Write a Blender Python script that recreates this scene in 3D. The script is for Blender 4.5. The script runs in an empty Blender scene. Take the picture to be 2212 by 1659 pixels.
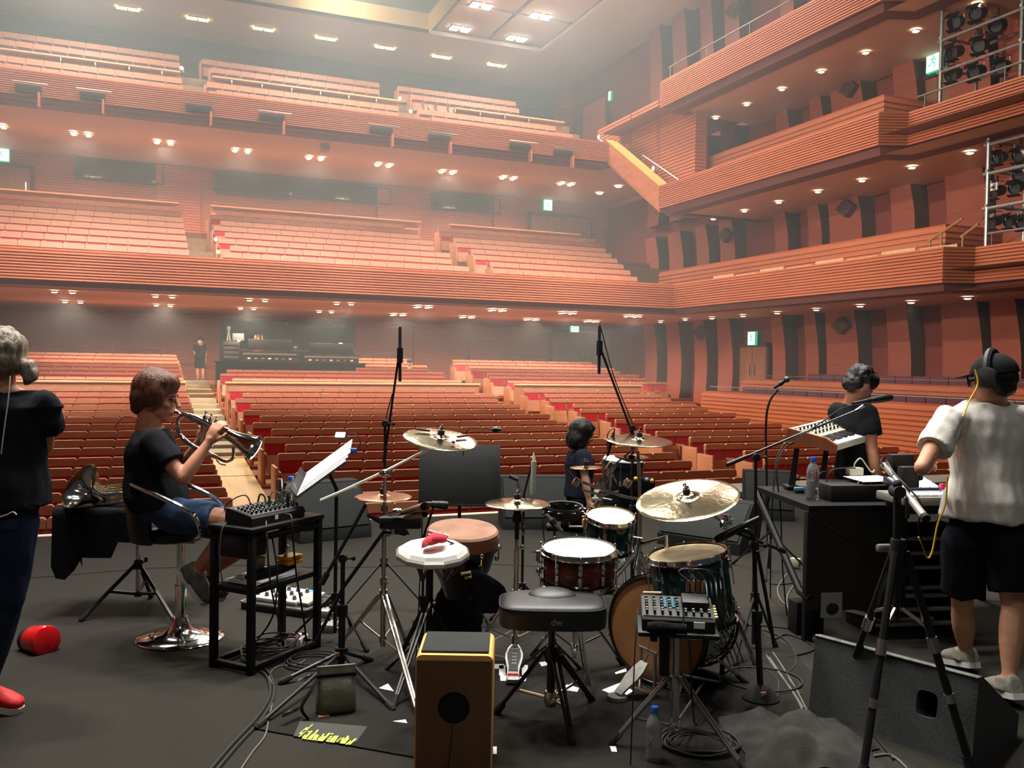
import bpy, bmesh, math, random
from mathutils import Vector as V, Matrix, noise
random.seed(7)
SC = bpy.context.scene
COL = SC.collection
PI = math.pi
# ---------------------------------------------------------------- camera (hall axes: X right, Y to the rear, Z up; stage floor z = 0)
F, CX, CY, EYE = 1933.0, 1106.0, 829.5, V((0, 0, 1.62))
_y = V((-796, 54.5, -F)).normalized()
_x = V((4694, -35.5, -F)); _x = (_x - _y * _x.dot(_y)).normalized()
_z = _x.cross(_y)
CAMR = Matrix((_x, _y, _z))
cd = bpy.data.cameras.new('camera'); cam = bpy.data.objects.new('camera', cd); COL.objects.link(cam)
cam.matrix_world = Matrix.Translation(EYE) @ CAMR.to_4x4()
cd.sensor_fit = 'HORIZONTAL'; cd.sensor_width = 36.0; cd.lens = 36.0 * F / 2212.0
cd.clip_start = 0.05; cd.clip_end = 300
SC.camera = cam
# ---------------------------------------------------------------- world, exposure, renderer limits
SC.view_settings.view_transform = 'Standard'; SC.view_settings.look = 'None'
SC.view_settings.exposure = 0.0; SC.view_settings.gamma = 1.0; SC.view_settings.use_curve_mapping = False
wd = bpy.data.worlds.new('world'); SC.world = wd; wd.use_nodes = True
wd.node_tree.nodes['Background'].inputs[0].default_value = (0.9, 0.95, 1.0, 1)
wd.node_tree.nodes['Background'].inputs[1].default_value = 0.03
cy = SC.cycles
cy.use_denoising = True
cy.use_adaptive_sampling = True; cy.adaptive_threshold = 0.02
cy.max_bounces = 5; cy.diffuse_bounces = 3; cy.glossy_bounces = 3; cy.transmission_bounces = 5; cy.volume_bounces = 0; cy.transparent_max_bounces = 6
cy.caustics_reflective = False; cy.caustics_refractive = False
cy.sample_clamp_indirect = 4.0
cy.volume_step_rate = 4.0
# ---------------------------------------------------------------- lamps of the hall and the stage rig, plus added fill lights
def area(name, loc, size, power, col=(1, 1, 1), aim=None, spread=180, shape='DISK'):
    l = bpy.data.lights.new(name, 'AREA'); l.shape = shape; l.size = size; l.energy = power; l.color = col
    l.spread = math.radians(spread)
    o = bpy.data.objects.new(name, l); COL.objects.link(o); o.location = loc
    d = V(aim) - V(loc) if aim is not None else V((0, 0, -1))
    o.rotation_euler = d.to_track_quat('-Z', 'Y').to_euler()
    return o
WARM = (1.0, 0.80, 0.60); HALLW = (1.0, 0.93, 0.82); COOL = (1.0, 0.97, 0.90)
for x in (-2.0, 5.8, 13.0):
    for y, p in ((18, 230), (24, 800), (29.5, 560), (34.5, 110)):
        area('hall_ceiling_light', (x, y, 14.85), 3.0, p, HALLW, spread=160)
for x in (0.0, 6.5):
    area('skylight_cove_light', (x, 33.2, 15.35), 0.6, 60, (1.0, 0.88, 0.62), (x + 1.0, 35.2, 15.45), 150)
for x in (-1.5, 5.0, 11.5):
    area('fascia_fill_light', (x, 9.0, 13.5), 0.6, 260, HALLW, (x, 24.0, 3.7), 34)  # unseen lamps added to brighten the balcony fronts
for k, (x, y, z) in enumerate(((-4.5, 15.0, 9.0), (-4.5, 12.5, 5.6))):
    area('side_fill_light', (x, y, z), 0.5, 230, HALLW, (16, 17.5, 5.2), 62)  # unseen pair on the left, added to brighten the right wall
for x, y, p in ((-1.2, 6.0, 44), (0.4, 6.9, 44), (1.9, 5.6, 44), (3.4, 6.9, 44), (4.9, 5.6, 44), (0.3, 4.9, 20), (2.6, 4.6, 20), (6.4, 6.8, 44)):
    for k in (-0.22, 0.22):
        area('stage_light', (x + k, y, 8.2), 0.32, p, COOL, (x * 0.85 + 0.3, y - 1.3, 0), 84, 'SQUARE')
for x in (-0.6, 2.4):
    area('front_fill_light', (x, -0.6, 7.6), 0.4, 17, COOL, (x * 1.1 + 0.5, 4.6, 0.6), 100, 'SQUARE')  # unseen fill over the camera, added to lift near faces and chrome
# ---------------------------------------------------------------- picture helpers (used to find real positions)
def ray(px, py): return CAMR @ V(((px - CX) / F, -(py - CY) / F, -1.0))
def W(px, py, t): return EYE + ray(px, py) * t
def G(px, py, z=0.0):
    r = ray(px, py); return EYE + r * ((z - EYE.z) / r.z)
def XP(px, py, x):
    r = ray(px, py); return EYE + r * (x / r.x)
def YP(px, py, y):
    r = ray(px, py); return EYE + r * (y / r.y)
def D(p): return -(CAMR.transposed() @ (V(p) - EYE)).z        # depth along the view
def pix(p):
    c = CAMR.transposed() @ (V(p) - EYE); return (CX - F * c.x / c.z, CY + F * c.y / c.z)
def WV(px, py, base):                                          # at the pixel, at the same depth as base
    return W(px, py, D(base))
def PXM(base): return D(base) / F                              # metres per pixel there
# ---------------------------------------------------------------- materials
def srgb(r, g, b):
    f = lambda c: (c / 12.92 if c <= 0.04045 else ((c + 0.055) / 1.055) ** 2.4)
    return tuple(f(c / 255.0) for c in (r, g, b)) + (1.0,)
MATS = {}
def mat(name, rgb, rough=0.6, metal=0.0, var=0.12, scale=8.0, stretch=(1, 1, 1), bump=0.0, bscale=60.0, spec=0.5, emit=None, es=0.0, trans=0.0, coat=0.0, obj=True, sheen=0.0, ior=1.45):
    if name in MATS: return MATS[name]
    m = bpy.data.materials.new(name); m.use_nodes = True
    nt = m.node_tree; b = nt.nodes['Principled BSDF']; L = nt.links
    c = srgb(*rgb)
    b.inputs['Roughness'].default_value = rough; b.inputs['Metallic'].default_value = metal
    b.inputs['Specular IOR Level'].default_value = spec; b.inputs['IOR'].default_value = ior
    b.inputs['Transmission Weight'].default_value = trans; b.inputs['Coat Weight'].default_value = coat
    b.inputs['Sheen Weight'].default_value = sheen
    b.inputs['Base Color'].default_value = c
    if var or bump:
        tc = nt.nodes.new('ShaderNodeTexCoord'); mp = nt.nodes.new('ShaderNodeMapping')
        L.new(tc.outputs['Object'], mp.inputs['Vector']); mp.inputs['Scale'].default_value = stretch
    if var:
        n = nt.nodes.new('ShaderNodeTexNoise'); n.inputs['Scale'].default_value = scale; n.inputs['Detail'].default_value = 3
        L.new(mp.outputs['Vector'], n.inputs['Vector'])
        r = nt.nodes.new('ShaderNodeValToRGB')
        r.color_ramp.elements[0].position = 0.3; r.color_ramp.elements[1].position = 0.7
        r.color_ramp.elements[0].color = tuple(x * (1 - var) for x in c[:3]) + (1,)
        r.color_ramp.elements[1].color = tuple(min(1, x * (1 + var)) for x in c[:3]) + (1,)
        L.new(n.outputs['Fac'], r.inputs['Fac']); L.new(r.outputs['Color'], b.inputs['Base Color'])
    if bump:
        n2 = nt.nodes.new('ShaderNodeTexNoise'); n2.inputs['Scale'].default_value = bscale; n2.inputs['Detail'].default_value = 4
        L.new(mp.outputs['Vector'], n2.inputs['Vector'])
        bp = nt.nodes.new('ShaderNodeBump'); bp.inputs['Strength'].default_value = bump; bp.inputs['Distance'].default_value = 0.01
        L.new(n2.outputs['Fac'], bp.inputs['Height']); L.new(bp.outputs['Normal'], b.inputs['Normal'])
    if emit:
        b.inputs['Emission Color'].default_value = srgb(*emit); b.inputs['Emission Strength'].default_value = es
    MATS[name] = m
    return m
LIPM = mat('shade_tone_lip', (104, 60, 54), 0.6, var=0.06)  # shade under the fascia put into the lip's darker colour
SLAT = mat('red_wood_slat', (186, 106, 70), 0.42, var=0.12, scale=1.5, stretch=(0.6, 0.6, 14))
SLATD = mat('brown_wood_slat', (190, 104, 74), 0.42, var=0.12, scale=1.5, stretch=(0.6, 0.6, 14))
PANELM = mat('wall_panel_wood', (152, 80, 62), 0.5, var=0.18, scale=2.0, stretch=(.4, .4, 22), bump=0.5, bscale=3)
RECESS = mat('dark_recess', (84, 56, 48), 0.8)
SOFFIT = mat('soffit_plaster', (196, 160, 136), 0.75, var=0.04, scale=0.8)
CEIL = mat('ceiling_plaster', (205, 190, 178), 0.8, var=0.03, scale=0.5)
CREAM = mat('cream_plaster', (235, 205, 150), 0.8, var=0.03, scale=0.5)
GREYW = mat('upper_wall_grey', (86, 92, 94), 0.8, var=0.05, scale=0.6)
SEATW = mat('seat_wood', (184, 122, 88), 0.45, var=0.12, scale=3.0, stretch=(1, 1, 8))
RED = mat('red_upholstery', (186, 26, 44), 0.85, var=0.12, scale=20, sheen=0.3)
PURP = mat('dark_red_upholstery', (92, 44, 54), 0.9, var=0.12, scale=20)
FLOORW = mat('aisle_board', (214, 176, 120), 0.5, var=0.10, scale=2, stretch=(6, 0.6, 1))
STEPM = mat('aisle_step', (150, 138, 112), 0.6, var=0.1, scale=3)
CARPET = mat('black_stage_carpet', (49, 47, 43), 0.95, var=0.25, scale=220, bump=0.5, bscale=400, spec=0.1)
GLASSD = mat('dark_window_glass', (24, 40, 40), 0.06, var=0.0, spec=0.6)
DOORM = mat('door_wood', (150, 100, 74), 0.5, var=0.1, scale=2, stretch=(4, 4, 0.5))
STEEL = mat('satin_steel', (190, 186, 180), 0.3, 1.0, var=0.05)
CHROME = mat('chrome', (225, 224, 220), 0.09, 1.0, var=0.03, scale=5)
BLK = mat('black_metal', (20, 20, 21), 0.42, 0.0, var=0.15, scale=20)
BLKP = mat('black_plastic', (24, 24, 25), 0.55, var=0.12, scale=30)
RUB = mat('black_rubber', (17, 17, 18), 0.8, var=0.15, scale=30)
CABLE = mat('black_cable', (26, 26, 27), 0.55, var=0.1, scale=40)
GCABLE = mat('grey_cable', (96, 94, 88), 0.55, var=0.1, scale=40)
CLOTHB = mat('black_cloth', (25, 25, 29), 0.95, var=0.2, scale=18, bump=0.35, bscale=120, spec=0.1)
WHITE = mat('white_paint', (232, 230, 224), 0.5, var=0.04)
PAPER = mat('white_paper', (240, 240, 240), 0.8, var=0.03)
TOLEX2 = mat('wedge_dark_paint', (32, 34, 34), 0.75, var=0.2, scale=90, bump=0.4, bscale=260, spec=0.25)
TOLEX = mat('speaker_paint', (70, 72, 72), 0.75, var=0.2, scale=90, bump=0.4, bscale=260, spec=0.25)
GRILLE = mat('speaker_grille', (32, 35, 33), 0.75, var=0.35, scale=420, bump=0.4, bscale=500)
LAMPW = mat('lamp_glow', (255, 240, 215), 0.5, var=0, emit=(255, 236, 205), es=14.0)
LAMPC = mat('coffer_lamp_glow', (255, 250, 240), 0.5, var=0, emit=(255, 248, 238), es=45.0)
LAMPY = mat('cove_lamp_glow', (255, 225, 140), 0.5, var=0, emit=(255, 214, 120), es=16.0)
EXITW = mat('exit_glow', (225, 255, 245), 0.5, var=0, emit=(205, 255, 240), es=2.2)
EXITG = mat('exit_green', (20, 160, 120), 0.5, var=0, emit=(30, 190, 140), es=1.0)
# ---------------------------------------------------------------- mesh builder
ORG = {}
def _frame(d):
    d = V(d).normalized(); a = V((0, 0, 1)) if abs(d.z) < 0.95 else V((1, 0, 0))
    u = a.cross(d).normalized(); return u, d.cross(u).normalized(), d
class MB:
    def __init__(s): s.v = []; s.f = []; s.m = []; s.mi = 0
    def add(s, vs, fs):
        b = len(s.v); s.v += [tuple(p) for p in vs]
        for f in fs: s.f.append(tuple(i + b for i in f)); s.m.append(s.mi)
        return s
    def box(s, c, size, R=None, bev=0.0, taper=1.0):
        c = V(c); hx, hy, hz = (a / 2 for a in size)
        R = R or Matrix.Identity(3)
        if bev:
            bm = bmesh.new(); bmesh.ops.create_cube(bm, size=1.0)
            for v in bm.verts:
                k = taper if v.co.z > 0 else 1.0
                v.co = V((v.co.x * 2 * hx * k, v.co.y * 2 * hy * k, v.co.z * 2 * hz))
            bmesh.ops.bevel(bm, geom=bm.edges[:], offset=bev, segments=2, affect='EDGES', profile=0.5, clamp_overlap=True)
            bm.verts.index_update()
            vs = [c + R @ v.co for v in bm.verts]; fs = [[v.index for v in f.verts] for f in bm.faces]; bm.free()
            return s.add(vs, fs)
        P = []
        for z in (-hz, hz):
            k = taper if z > 0 else 1.0
            for x, y in ((-hx, -hy), (hx, -hy), (hx, hy), (-hx, hy)): P.append(c + R @ V((x * k, y * k, z)))
        return s.add(P, [(3, 2, 1, 0), (4, 5, 6, 7), (0, 1, 5, 4), (1, 2, 6, 5), (2, 3, 7, 6), (3, 0, 4, 7)])
    def quad(s, a, b, c, d): return s.add([a, b, c, d], [(0, 1, 2, 3)])
    def tube(s, pts, r, n=8, caps=True, flat=1.0):
        P = [V(p) for p in pts]; P = [p for i, p in enumerate(P) if i == 0 or (p - P[i - 1]).length > 1e-6]
        if len(P) < 2: return s
        rs = list(r) if isinstance(r, (list, tuple)) else [r] * len(P)
        while len(rs) < len(P): rs.append(rs[-1])
        vs = []; fs = []; u = None
        for i, p in enumerate(P):
            d = (P[min(i + 1, len(P) - 1)] - P[max(i - 1, 0)])
            if d.length < 1e-9: d = P[i] - P[i - 1]
            d.normalize()
            if u is None: u, w, _ = _frame(d)
            else:
                u = (u - d * u.dot(d)); u = u.normalized() if u.length > 1e-6 else _frame(d)[0]; w = d.cross(u)
            for k in range(n):
                a = 2 * PI * k / n; vs.append(p + (u * math.cos(a) + w * math.sin(a) * flat) * rs[i])
        for i in range(len(P) - 1):
            for k in range(n): fs.append((i * n + k, i * n + (k + 1) % n, (i + 1) * n + (k + 1) % n, (i + 1) * n + k))
        if caps: fs.append(tuple(range(n))[::-1]); fs.append(tuple((len(P) - 1) * n + k for k in range(n)))
        return s.add(vs, fs)
    def lathe(s, prof, o=(0, 0, 0), ax=(0, 0, 1), n=24, sx=1.0):
        o = V(o); u, w, d = _frame(ax); vs = []; fs = []
        for r, z in prof:
            for k in range(n):
                a = 2 * PI * k / n; vs.append(o + d * z + (u * math.cos(a) * sx + w * math.sin(a)) * max(r, 1e-5))
        for i in range(len(prof) - 1):
            for k in range(n): fs.append((i * n + k, i * n + (k + 1) % n, (i + 1) * n + (k + 1) % n, (i + 1) * n + k))
        rr = [p[0] for p in prof]
        if min(rr) > 0.45 * max(rr):                               # a ring: close the section on itself, no discs
            m = len(prof) - 1
            for k in range(n): fs.append((m * n + k, m * n + (k + 1) % n, (k + 1) % n, k))
            return s.add(vs, fs)
        if prof[0][0] > 1e-4: fs.append(tuple(range(n))[::-1])
        if prof[-1][0] > 1e-4: fs.append(tuple((len(prof) - 1) * n + k for k in range(n)))
        return s.add(vs, fs)
    def loft(s, rings, caps=True):
        n = len(rings[0]); vs = [p for r in rings for p in r]; fs = []
        for i in range(len(rings) - 1):
            for k in range(n): fs.append((i * n + k, i * n + (k + 1) % n, (i + 1) * n + (k + 1) % n, (i + 1) * n + k))
        if caps: fs.append(tuple(range(n))[::-1]); fs.append(tuple((len(rings) - 1) * n + k for k in range(n)))
        return s.add(vs, fs)
    def prism(s, poly, h):
        h = V(h); n = len(poly); vs = [V(p) for p in poly] + [V(p) + h for p in poly]
        fs = [tuple(range(n))[::-1], tuple(range(n, 2 * n))] + [(k, (k + 1) % n, n + (k + 1) % n, n + k) for k in range(n)]
        return s.add(vs, fs)
    def ell(s, c, r, R=None, nu=16, nv=10):
        c = V(c); R = R or Matrix.Identity(3); r = (r, r, r) if isinstance(r, (int, float)) else r
        rings = []
        for j in range(nv + 1):
            ph = -PI / 2 + PI * j / nv; k = max(math.cos(ph), 1e-3)
            rings.append([c + R @ V((r[0] * k * math.cos(2 * PI * i / nu), r[1] * k * math.sin(2 * PI * i / nu), r[2] * math.sin(ph))) for i in range(nu)])
        return s.loft(rings)
    def build(s, name, mats, parent=None, ang=38, label=None, smooth=True):
        o0 = ORG.get(parent.name, V((0, 0, 0))) if parent else V((0, 0, 0))
        me = bpy.data.meshes.new(name)
        me.from_pydata([(p[0] - o0.x, p[1] - o0.y, p[2] - o0.z) for p in s.v], [], s.f)
        for m in (mats if isinstance(mats, (list, tuple)) else [mats]): me.materials.append(m)
        if any(s.m): me.polygons.foreach_set('material_index', s.m)
        if smooth:
            me.polygons.foreach_set('use_smooth', [True] * len(me.polygons)); me.set_sharp_from_angle(angle=math.radians(ang))
        me.update()
        o = bpy.data.objects.new(name, me); COL.objects.link(o)
        if parent: o.parent = parent
        ORG[o.name] = o0.copy()
        if label: o['label'] = label
        return o
def tag(o, label, cat, group=None, kind=None):
    o['label'] = label; o['category'] = cat
    if group: o['group'] = group
    if kind: o['kind'] = kind
    return o
def thing(name, label, cat, loc=(0, 0, 0), group=None):
    o = bpy.data.objects.new(name, None); COL.objects.link(o); o.empty_display_size = 0.1
    o.location = loc; ORG[o.name] = V(loc); return tag(o, label, cat, group)
def struct(mb, name, mats, parent=None, **k):
    o = mb.build(name, mats, parent, **k)
    if not parent: o['kind'] = 'structure'
    return o
def dup(root, loc, label=None, group=None, rz=None):
    r = root.copy(); COL.objects.link(r); r.location = loc; ORG[r.name] = V(loc)
    if rz is not None: r.rotation_euler = (0, 0, rz)
    if label: r['label'] = label
    if group: r['group'] = group
    for ch in list(root.children):
        c = ch.copy(); COL.objects.link(c); c.parent = r
        for g in list(ch.children):
            d = g.copy(); COL.objects.link(d); d.parent = c
    return r
def spline(pts, k=6):
    P = [V(p) for p in pts]
    if len(P) < 3: return P
    out = []
    for i in range(len(P) - 1):
        a, b, c, d = P[max(i - 1, 0)], P[i], P[i + 1], P[min(i + 2, len(P) - 1)]
        for j in range(k):
            t = j / k
            out.append(0.5 * ((2 * b) + (c - a) * t + (2 * a - 5 * b + 4 * c - d) * t * t + (3 * b - a - 3 * c + d) * t ** 3))
    return out + [P[-1]]
def rotm(ax, deg): return Matrix.Rotation(math.radians(deg), 3, ax)
def axes(x, y, z): return Matrix((x, y, z)).transposed()
ORD = ['zeroth', 'first', 'second', 'third', 'fourth', 'fifth', 'sixth', 'seventh', 'eighth', 'ninth', 'tenth', 'eleventh', 'twelfth', 'thirteenth', 'fourteenth', 'fifteenth', 'sixteenth', 'seventeenth', 'eighteenth', 'nineteenth', 'twentieth']
# ================================================================ the hall
def offset_path(path, side):
    """left-hand (side=1) or right-hand (-1) mitred normals of a plan polyline"""
    P = [V((p[0], p[1])) for p in path]; N = []
    for i in range(len(P)):
        ns = []
        for a, b in ((i - 1, i), (i, i + 1)):
            if 0 <= a and b < len(P):
                d = (P[b] - P[a]).normalized(); ns.append(V((-d.y, d.x)) * side)
        n = sum(ns, V((0, 0))); n.normalize()
        N.append(n / max(0.35, n.dot(ns[0])))
    return P, N
def profile_band(mb, path, side, prof):
    """sweep a profile [(offset, z)] along a plan path; sharp real relief"""
    P, N = offset_path(path, side); vs = []; fs = []; m = len(prof)
    for p, n in zip(P, N):
        for o, z in prof: q = p + n * o; vs.append((q.x, q.y, z))
    for i in range(len(P) - 1):
        for k in range(m - 1):
            f = (i * m + k, i * m + k + 1, (i + 1) * m + k + 1, (i + 1) * m + k); fs.append(f if side > 0 else f[::-1])
    mb.add(vs, fs)
def slat_prof(z0, z1, n, d=0.035, gap=0.3):
    h = (z1 - z0) / n; out = []
    for i in range(n):
        z = z0 + i * h; out += [(0, z), (d, z + h * gap * 0.2), (d, z + h * (1 - gap)), (0, z + h * (1 - gap * 0.8))]
    return out + [(0, z1)]
def slats(mb, path, side, z0, z1, n, d=0.035, gap=0.3): profile_band(mb, path, side, slat_prof(z0, z1, n, d, gap))
XL, XR, XS, YR, YT, ZC = -7.4, 19.0, 15.3, 35.4, 40.0, 15.0
# ---- stage and floors
mb = MB(); mb.add([(-9, -4, 0), (15.2, -4, 0), (15.2, 9.1, 0), (-9, 9.1, 0), (-9, 9.1, -1.0), (15.2, 9.1, -1.0), (-9, -4, -1.0), (15.2, -4, -1.0)],
    [(0, 1, 2, 3), (3, 2, 5, 4), (6, 7, 1, 0)])
floor = struct(mb, 'floor', CARPET)
mb = MB(); mb.box((3.1, 9.08, -0.03), (24.2, 0.09, 0.075), bev=0.006); struct(mb, 'trim_1', mat('stage_nosing', (225, 215, 190), 0.5))
mb = MB(); mb.box((8.9, 9.75, -0.52), (9.0, 1.0, 1.04)); mb.mi = 1; mb.box((8.9, 9.9, 0.012), (9.0, 0.7, 0.03))
struct(mb, 'trim_2', [CLOTHB, mat('grey_ledge', (168, 162, 154), 0.7)])
ROWS = [(10.7, 1.72), (11.65, 1.724), (12.6, 1.72), (13.55, 1.668), (14.5, 1.617), (15.45, 1.567), (16.4, 1.50), (17.35, 1.445), (18.3, 1.363), (19.25, 1.295),
        (20.2, 1.21), (21.15, 1.138), (22.1, 1.052), (23.05, .949), (24.0, .844), (24.95, .736), (26.9, .52), (27.85, .40), (28.8, .29), (29.75, .18), (30.7, .07), (31.65, -.05), (32.6, -.16)]
SEATH = 0.86
prev = 9.1; mb = MB(); zf = []
for y, dr in ROWS: zf.append((y, EYE.z - dr - SEATH))
st = [(9.1, zf[0][1])]
for i, (y, z) in enumerate(zf): st += [(y - 0.42, st[-1][1]), (y - 0.42, z)]
st += [(YR, zf[-1][1])]
for a, b in zip(st, st[1:]): mb.quad((XL, a[0], a[1]), (XR, a[0], a[1]), (XR, b[0], b[1]), (XL, b[0], b[1]))
struct(mb, 'floor_hall', mat('hall_floor_wood', (150, 96, 66), 0.55, var=0.12, scale=2, stretch=(6, 0.6, 1)), smooth=False)
def zfloor(y):
    for (a, za), (b, zb) in zip(zf, zf[1:]):
        if a <= y <= b: return za + (zb - za) * (y - a) / (b - a)
    return zf[0][1] if y < zf[0][0] else zf[-1][1]
mb = MB(); ys = [9.2] + [10 + k for k in range(11)]
for a, b in zip(ys, ys[1:]): mb.quad((1.12, a, zfloor(a) + 0.03), (2.0, a, zfloor(a) + 0.03), (2.0, b, zfloor(b) + 0.03), (1.12, b, zfloor(b) + 0.03))
for a, b in zip(ys, ys[1:]): mb.quad((9.55, a, zfloor(a) + 0.03), (10.6, a, zfloor(a) + 0.03), (10.6, b, zfloor(b) + 0.03), (9.55, b, zfloor(b) + 0.03))
aisle = struct(mb, 'floor_aisle', FLOORW)
for k in range(13):
    y0 = 20.0 + k * 0.95
    mb = MB(); zt = zfloor(y0 + 0.8) + 0.05
    mb.box((1.56, y0 + 0.475, zt - 0.3), (0.88, 0.95, 0.6), bev=0.01); struct(mb, 'step', STEPM, aisle)
    mb = MB(); mb.box((10.05, y0 + 0.475, zt - 0.3), (1.0, 0.95, 0.6), bev=0.01); struct(mb, 'step', STEPM, aisle)
# ---- rear walls
WRL = MB(); slats(WRL, [(XL, YR), (XR, YR)], -1, 0.4, 3.4, 30, 0.03)
wall_rear = struct(WRL, 'wall_rear', SLATD)
for x0, x1 in ((-2.3, -0.6), (0.6, 2.1), (10.2, 11.6), (12.6, 14.0)):
    mb = MB(); slats(mb, [(x0, YR - 0.02), (x0, YR - 0.18), (x1, YR - 0.18), (x1, YR - 0.02)], -1, 0.5, 3.25, 27, 0.03)
    struct(mb, 'panel', SLATD, wall_rear)
mb = MB(); slats(mb, [(XL, YR), (XR, YR)], -1, 6.2, 8.75, 26, 0.03); wall_rear2 = struct(mb, 'wall_rear_upper', SLATD)
for x0, x1 in ((0.4, 1.9), (8.6, 10.4), (13.6, 14.5)):
    mb = MB(); slats(mb, [(x0, YR - 0.02), (x0, YR - 0.16), (x1, YR - 0.16), (x1, YR - 0.02)], -1, 6.3, 8.7, 24, 0.03)
    struct(mb, 'panel', SLATD, wall_rear2)
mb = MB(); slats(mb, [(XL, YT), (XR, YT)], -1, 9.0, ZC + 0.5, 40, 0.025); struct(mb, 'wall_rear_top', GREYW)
# ---- ceiling: lower rim round a raised coffer field and an open skylight well
CZ = ZC + 0.16
mb = MB()
mb.quad((XL, 35.2, ZC), (XR, 35.2, ZC), (XR, YT, ZC), (XL, YT, ZC)); mb.quad((15.6, 8, ZC), (XR, 8, ZC), (XR, 35.2, ZC), (15.6, 35.2, ZC))
mb.quad((XL, 35.2, ZC), (15.6, 35.2, ZC), (15.6, 35.2, CZ), (XL, 35.2, CZ)); mb.quad((15.6, 35.2, ZC), (15.6, 8, ZC), (15.6, 8, CZ), (15.6, 35.2, CZ))
ceiling = struct(mb, 'ceiling', CEIL, smooth=False)
for i in range(2):
    for j in range(9):
        x0 = 10.75 + i * 2.43; y0 = 35.15 - (j + 1) * 3.0
        mb = MB(); mb.box((x0 + 1.2, y0 + 1.5, CZ + 0.03), (2.26, 2.8, 0.12), bev=0.02); struct(mb, 'panel', CEIL, ceiling)
mb = MB()
for a, b, c, d in (((XL, 35.2), (10.6, 35.2), ZC, 15.8), ((10.6, 35.2), (10.6, 8), ZC, 15.8)):
    mb.quad((*a, c), (*b, c), (*b, d), (*a, d))
mb.mi = 1; mb.quad((XL, 8, 15.8), (10.6, 8, 15.8), (10.6, 35.2, 15.8), (XL, 35.2, 15.8))
well = struct(mb, 'ceiling_well', [CREAM, mat('teal_skylight', (86, 132, 130), 0.4, var=0.05, scale=0.4)], smooth=False)
mb = MB()
for x in (1.5, 6.3): mb.box((x, 22, 15.74), (0.25, 26, 0.1))
for y in (31.5, 28, 24): mb.box((1.6, y, 15.74), (18, 0.2, 0.1))
struct(mb, 'glazing_bar', WHITE, well)
# ---- walls left and right
mb = MB(); mb.quad((XL, -4, -1), (XL, YT, -1), (XL, YT, ZC), (XL, -4, ZC)); struct(mb, 'wall_left', PANELM)
mb = MB(); mb.quad((XR + 0.12, 0, -1), (XR + 0.12, YT, -1), (XR + 0.12, YT, CZ), (XR + 0.12, 0, CZ))
wall_right = struct(mb, 'wall_right', mat('red_wall', (128, 54, 46), 0.6, var=0.08, scale=1.5, stretch=(1, 1, 14)))
PX = [(1388, 1414), (1436, 1466), (1495, 1521), (1545, 1576), (1662, 1689), (1733, 1760), (1778, 1845), (1910, 1957), (2027, 2110), (2132, 2192), (2260, 2340), (2420, 2520)]
def bulge_panel(y0, y1, z0, z1, par):
    """a wall panel whose face bows out and whose near end is coloured dark to stand for shade"""
    mb = MB(); n = 9; vs = []
    for i in range(n):
        t = i / (n - 1); z = z0 + (z1 - z0) * t; k = 0.16 + 0.42 * (1 - t) ** 0.7 * 0.55 + 0.30 * (t ** 2.2)
        sh = 0.16 * math.sin(t * PI * 0.9 + 0.3)
        vs += [(XR + 0.1, y0 - 0.02 - sh, z), (XR - k, y0 - sh, z), (XR - k * 0.82, y1 + 0.0 - sh * 0.4, z), (XR + 0.1, y1, z)]
    for i in range(n - 1):
        a, b = i * 4, i * 4 + 4
        mb.mi = 1; mb.add([vs[a], vs[b], vs[b + 1], vs[a + 1]], [(0, 1, 2, 3)])  # end face takes the dark tone in place of shade
        mb.mi = 0; mb.add([vs[a + 1], vs[b + 1], vs[b + 2], vs[a + 2]], [(0, 1, 2, 3)])
        mb.add([vs[a + 2], vs[b + 2], vs[b + 3], vs[a + 3]], [(0, 1, 2, 3)])
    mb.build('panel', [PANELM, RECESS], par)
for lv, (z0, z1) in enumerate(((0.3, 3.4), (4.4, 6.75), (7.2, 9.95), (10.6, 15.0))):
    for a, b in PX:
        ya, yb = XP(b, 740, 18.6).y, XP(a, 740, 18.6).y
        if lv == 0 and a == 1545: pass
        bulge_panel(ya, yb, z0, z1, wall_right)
# ---- balconies: rear lower, rear upper, three side tiers
def balcony(name, path, side, lip, b0, top, n, soff, zs, par_t=0.12):
    mb = MB()
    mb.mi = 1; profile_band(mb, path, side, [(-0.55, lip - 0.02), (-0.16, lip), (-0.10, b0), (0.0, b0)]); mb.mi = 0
    slats(mb, path, side, b0, top, n, 0.055, 0.42)
    profile_band(mb, path, side, [(0.0, top), (0.03, top + 0.01), (0.03, top + 0.05), (-par_t, top + 0.05), (-par_t, top - 0.75)])
    o = struct(mb, name, [SLAT, LIPM])
    m2 = MB()
    for q in soff: m2.add([(x, y, zs) for x, y in q], [tuple(range(len(q)))[::-1]])
    s = struct(m2, 'soffit', SOFFIT, o, smooth=False)
    return o
ST = [(XS, 27.0), (XS, 15.65), (XS + 0.62, 15.4), (XS + 0.62, 4)]
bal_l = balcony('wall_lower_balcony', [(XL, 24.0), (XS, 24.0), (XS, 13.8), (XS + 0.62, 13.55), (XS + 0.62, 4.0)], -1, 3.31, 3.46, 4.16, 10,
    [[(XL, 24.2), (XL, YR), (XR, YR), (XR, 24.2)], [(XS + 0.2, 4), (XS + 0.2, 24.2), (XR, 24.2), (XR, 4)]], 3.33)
bal_u = balcony('wall_upper_balcony', [(XL, 28.4), (XS, 28.4)], -1, 8.72, 8.9, 9.55, 11, [[(XL, 28.6), (XL, YR), (XR, YR), (XR, 28.6)]], 8.74)
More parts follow.
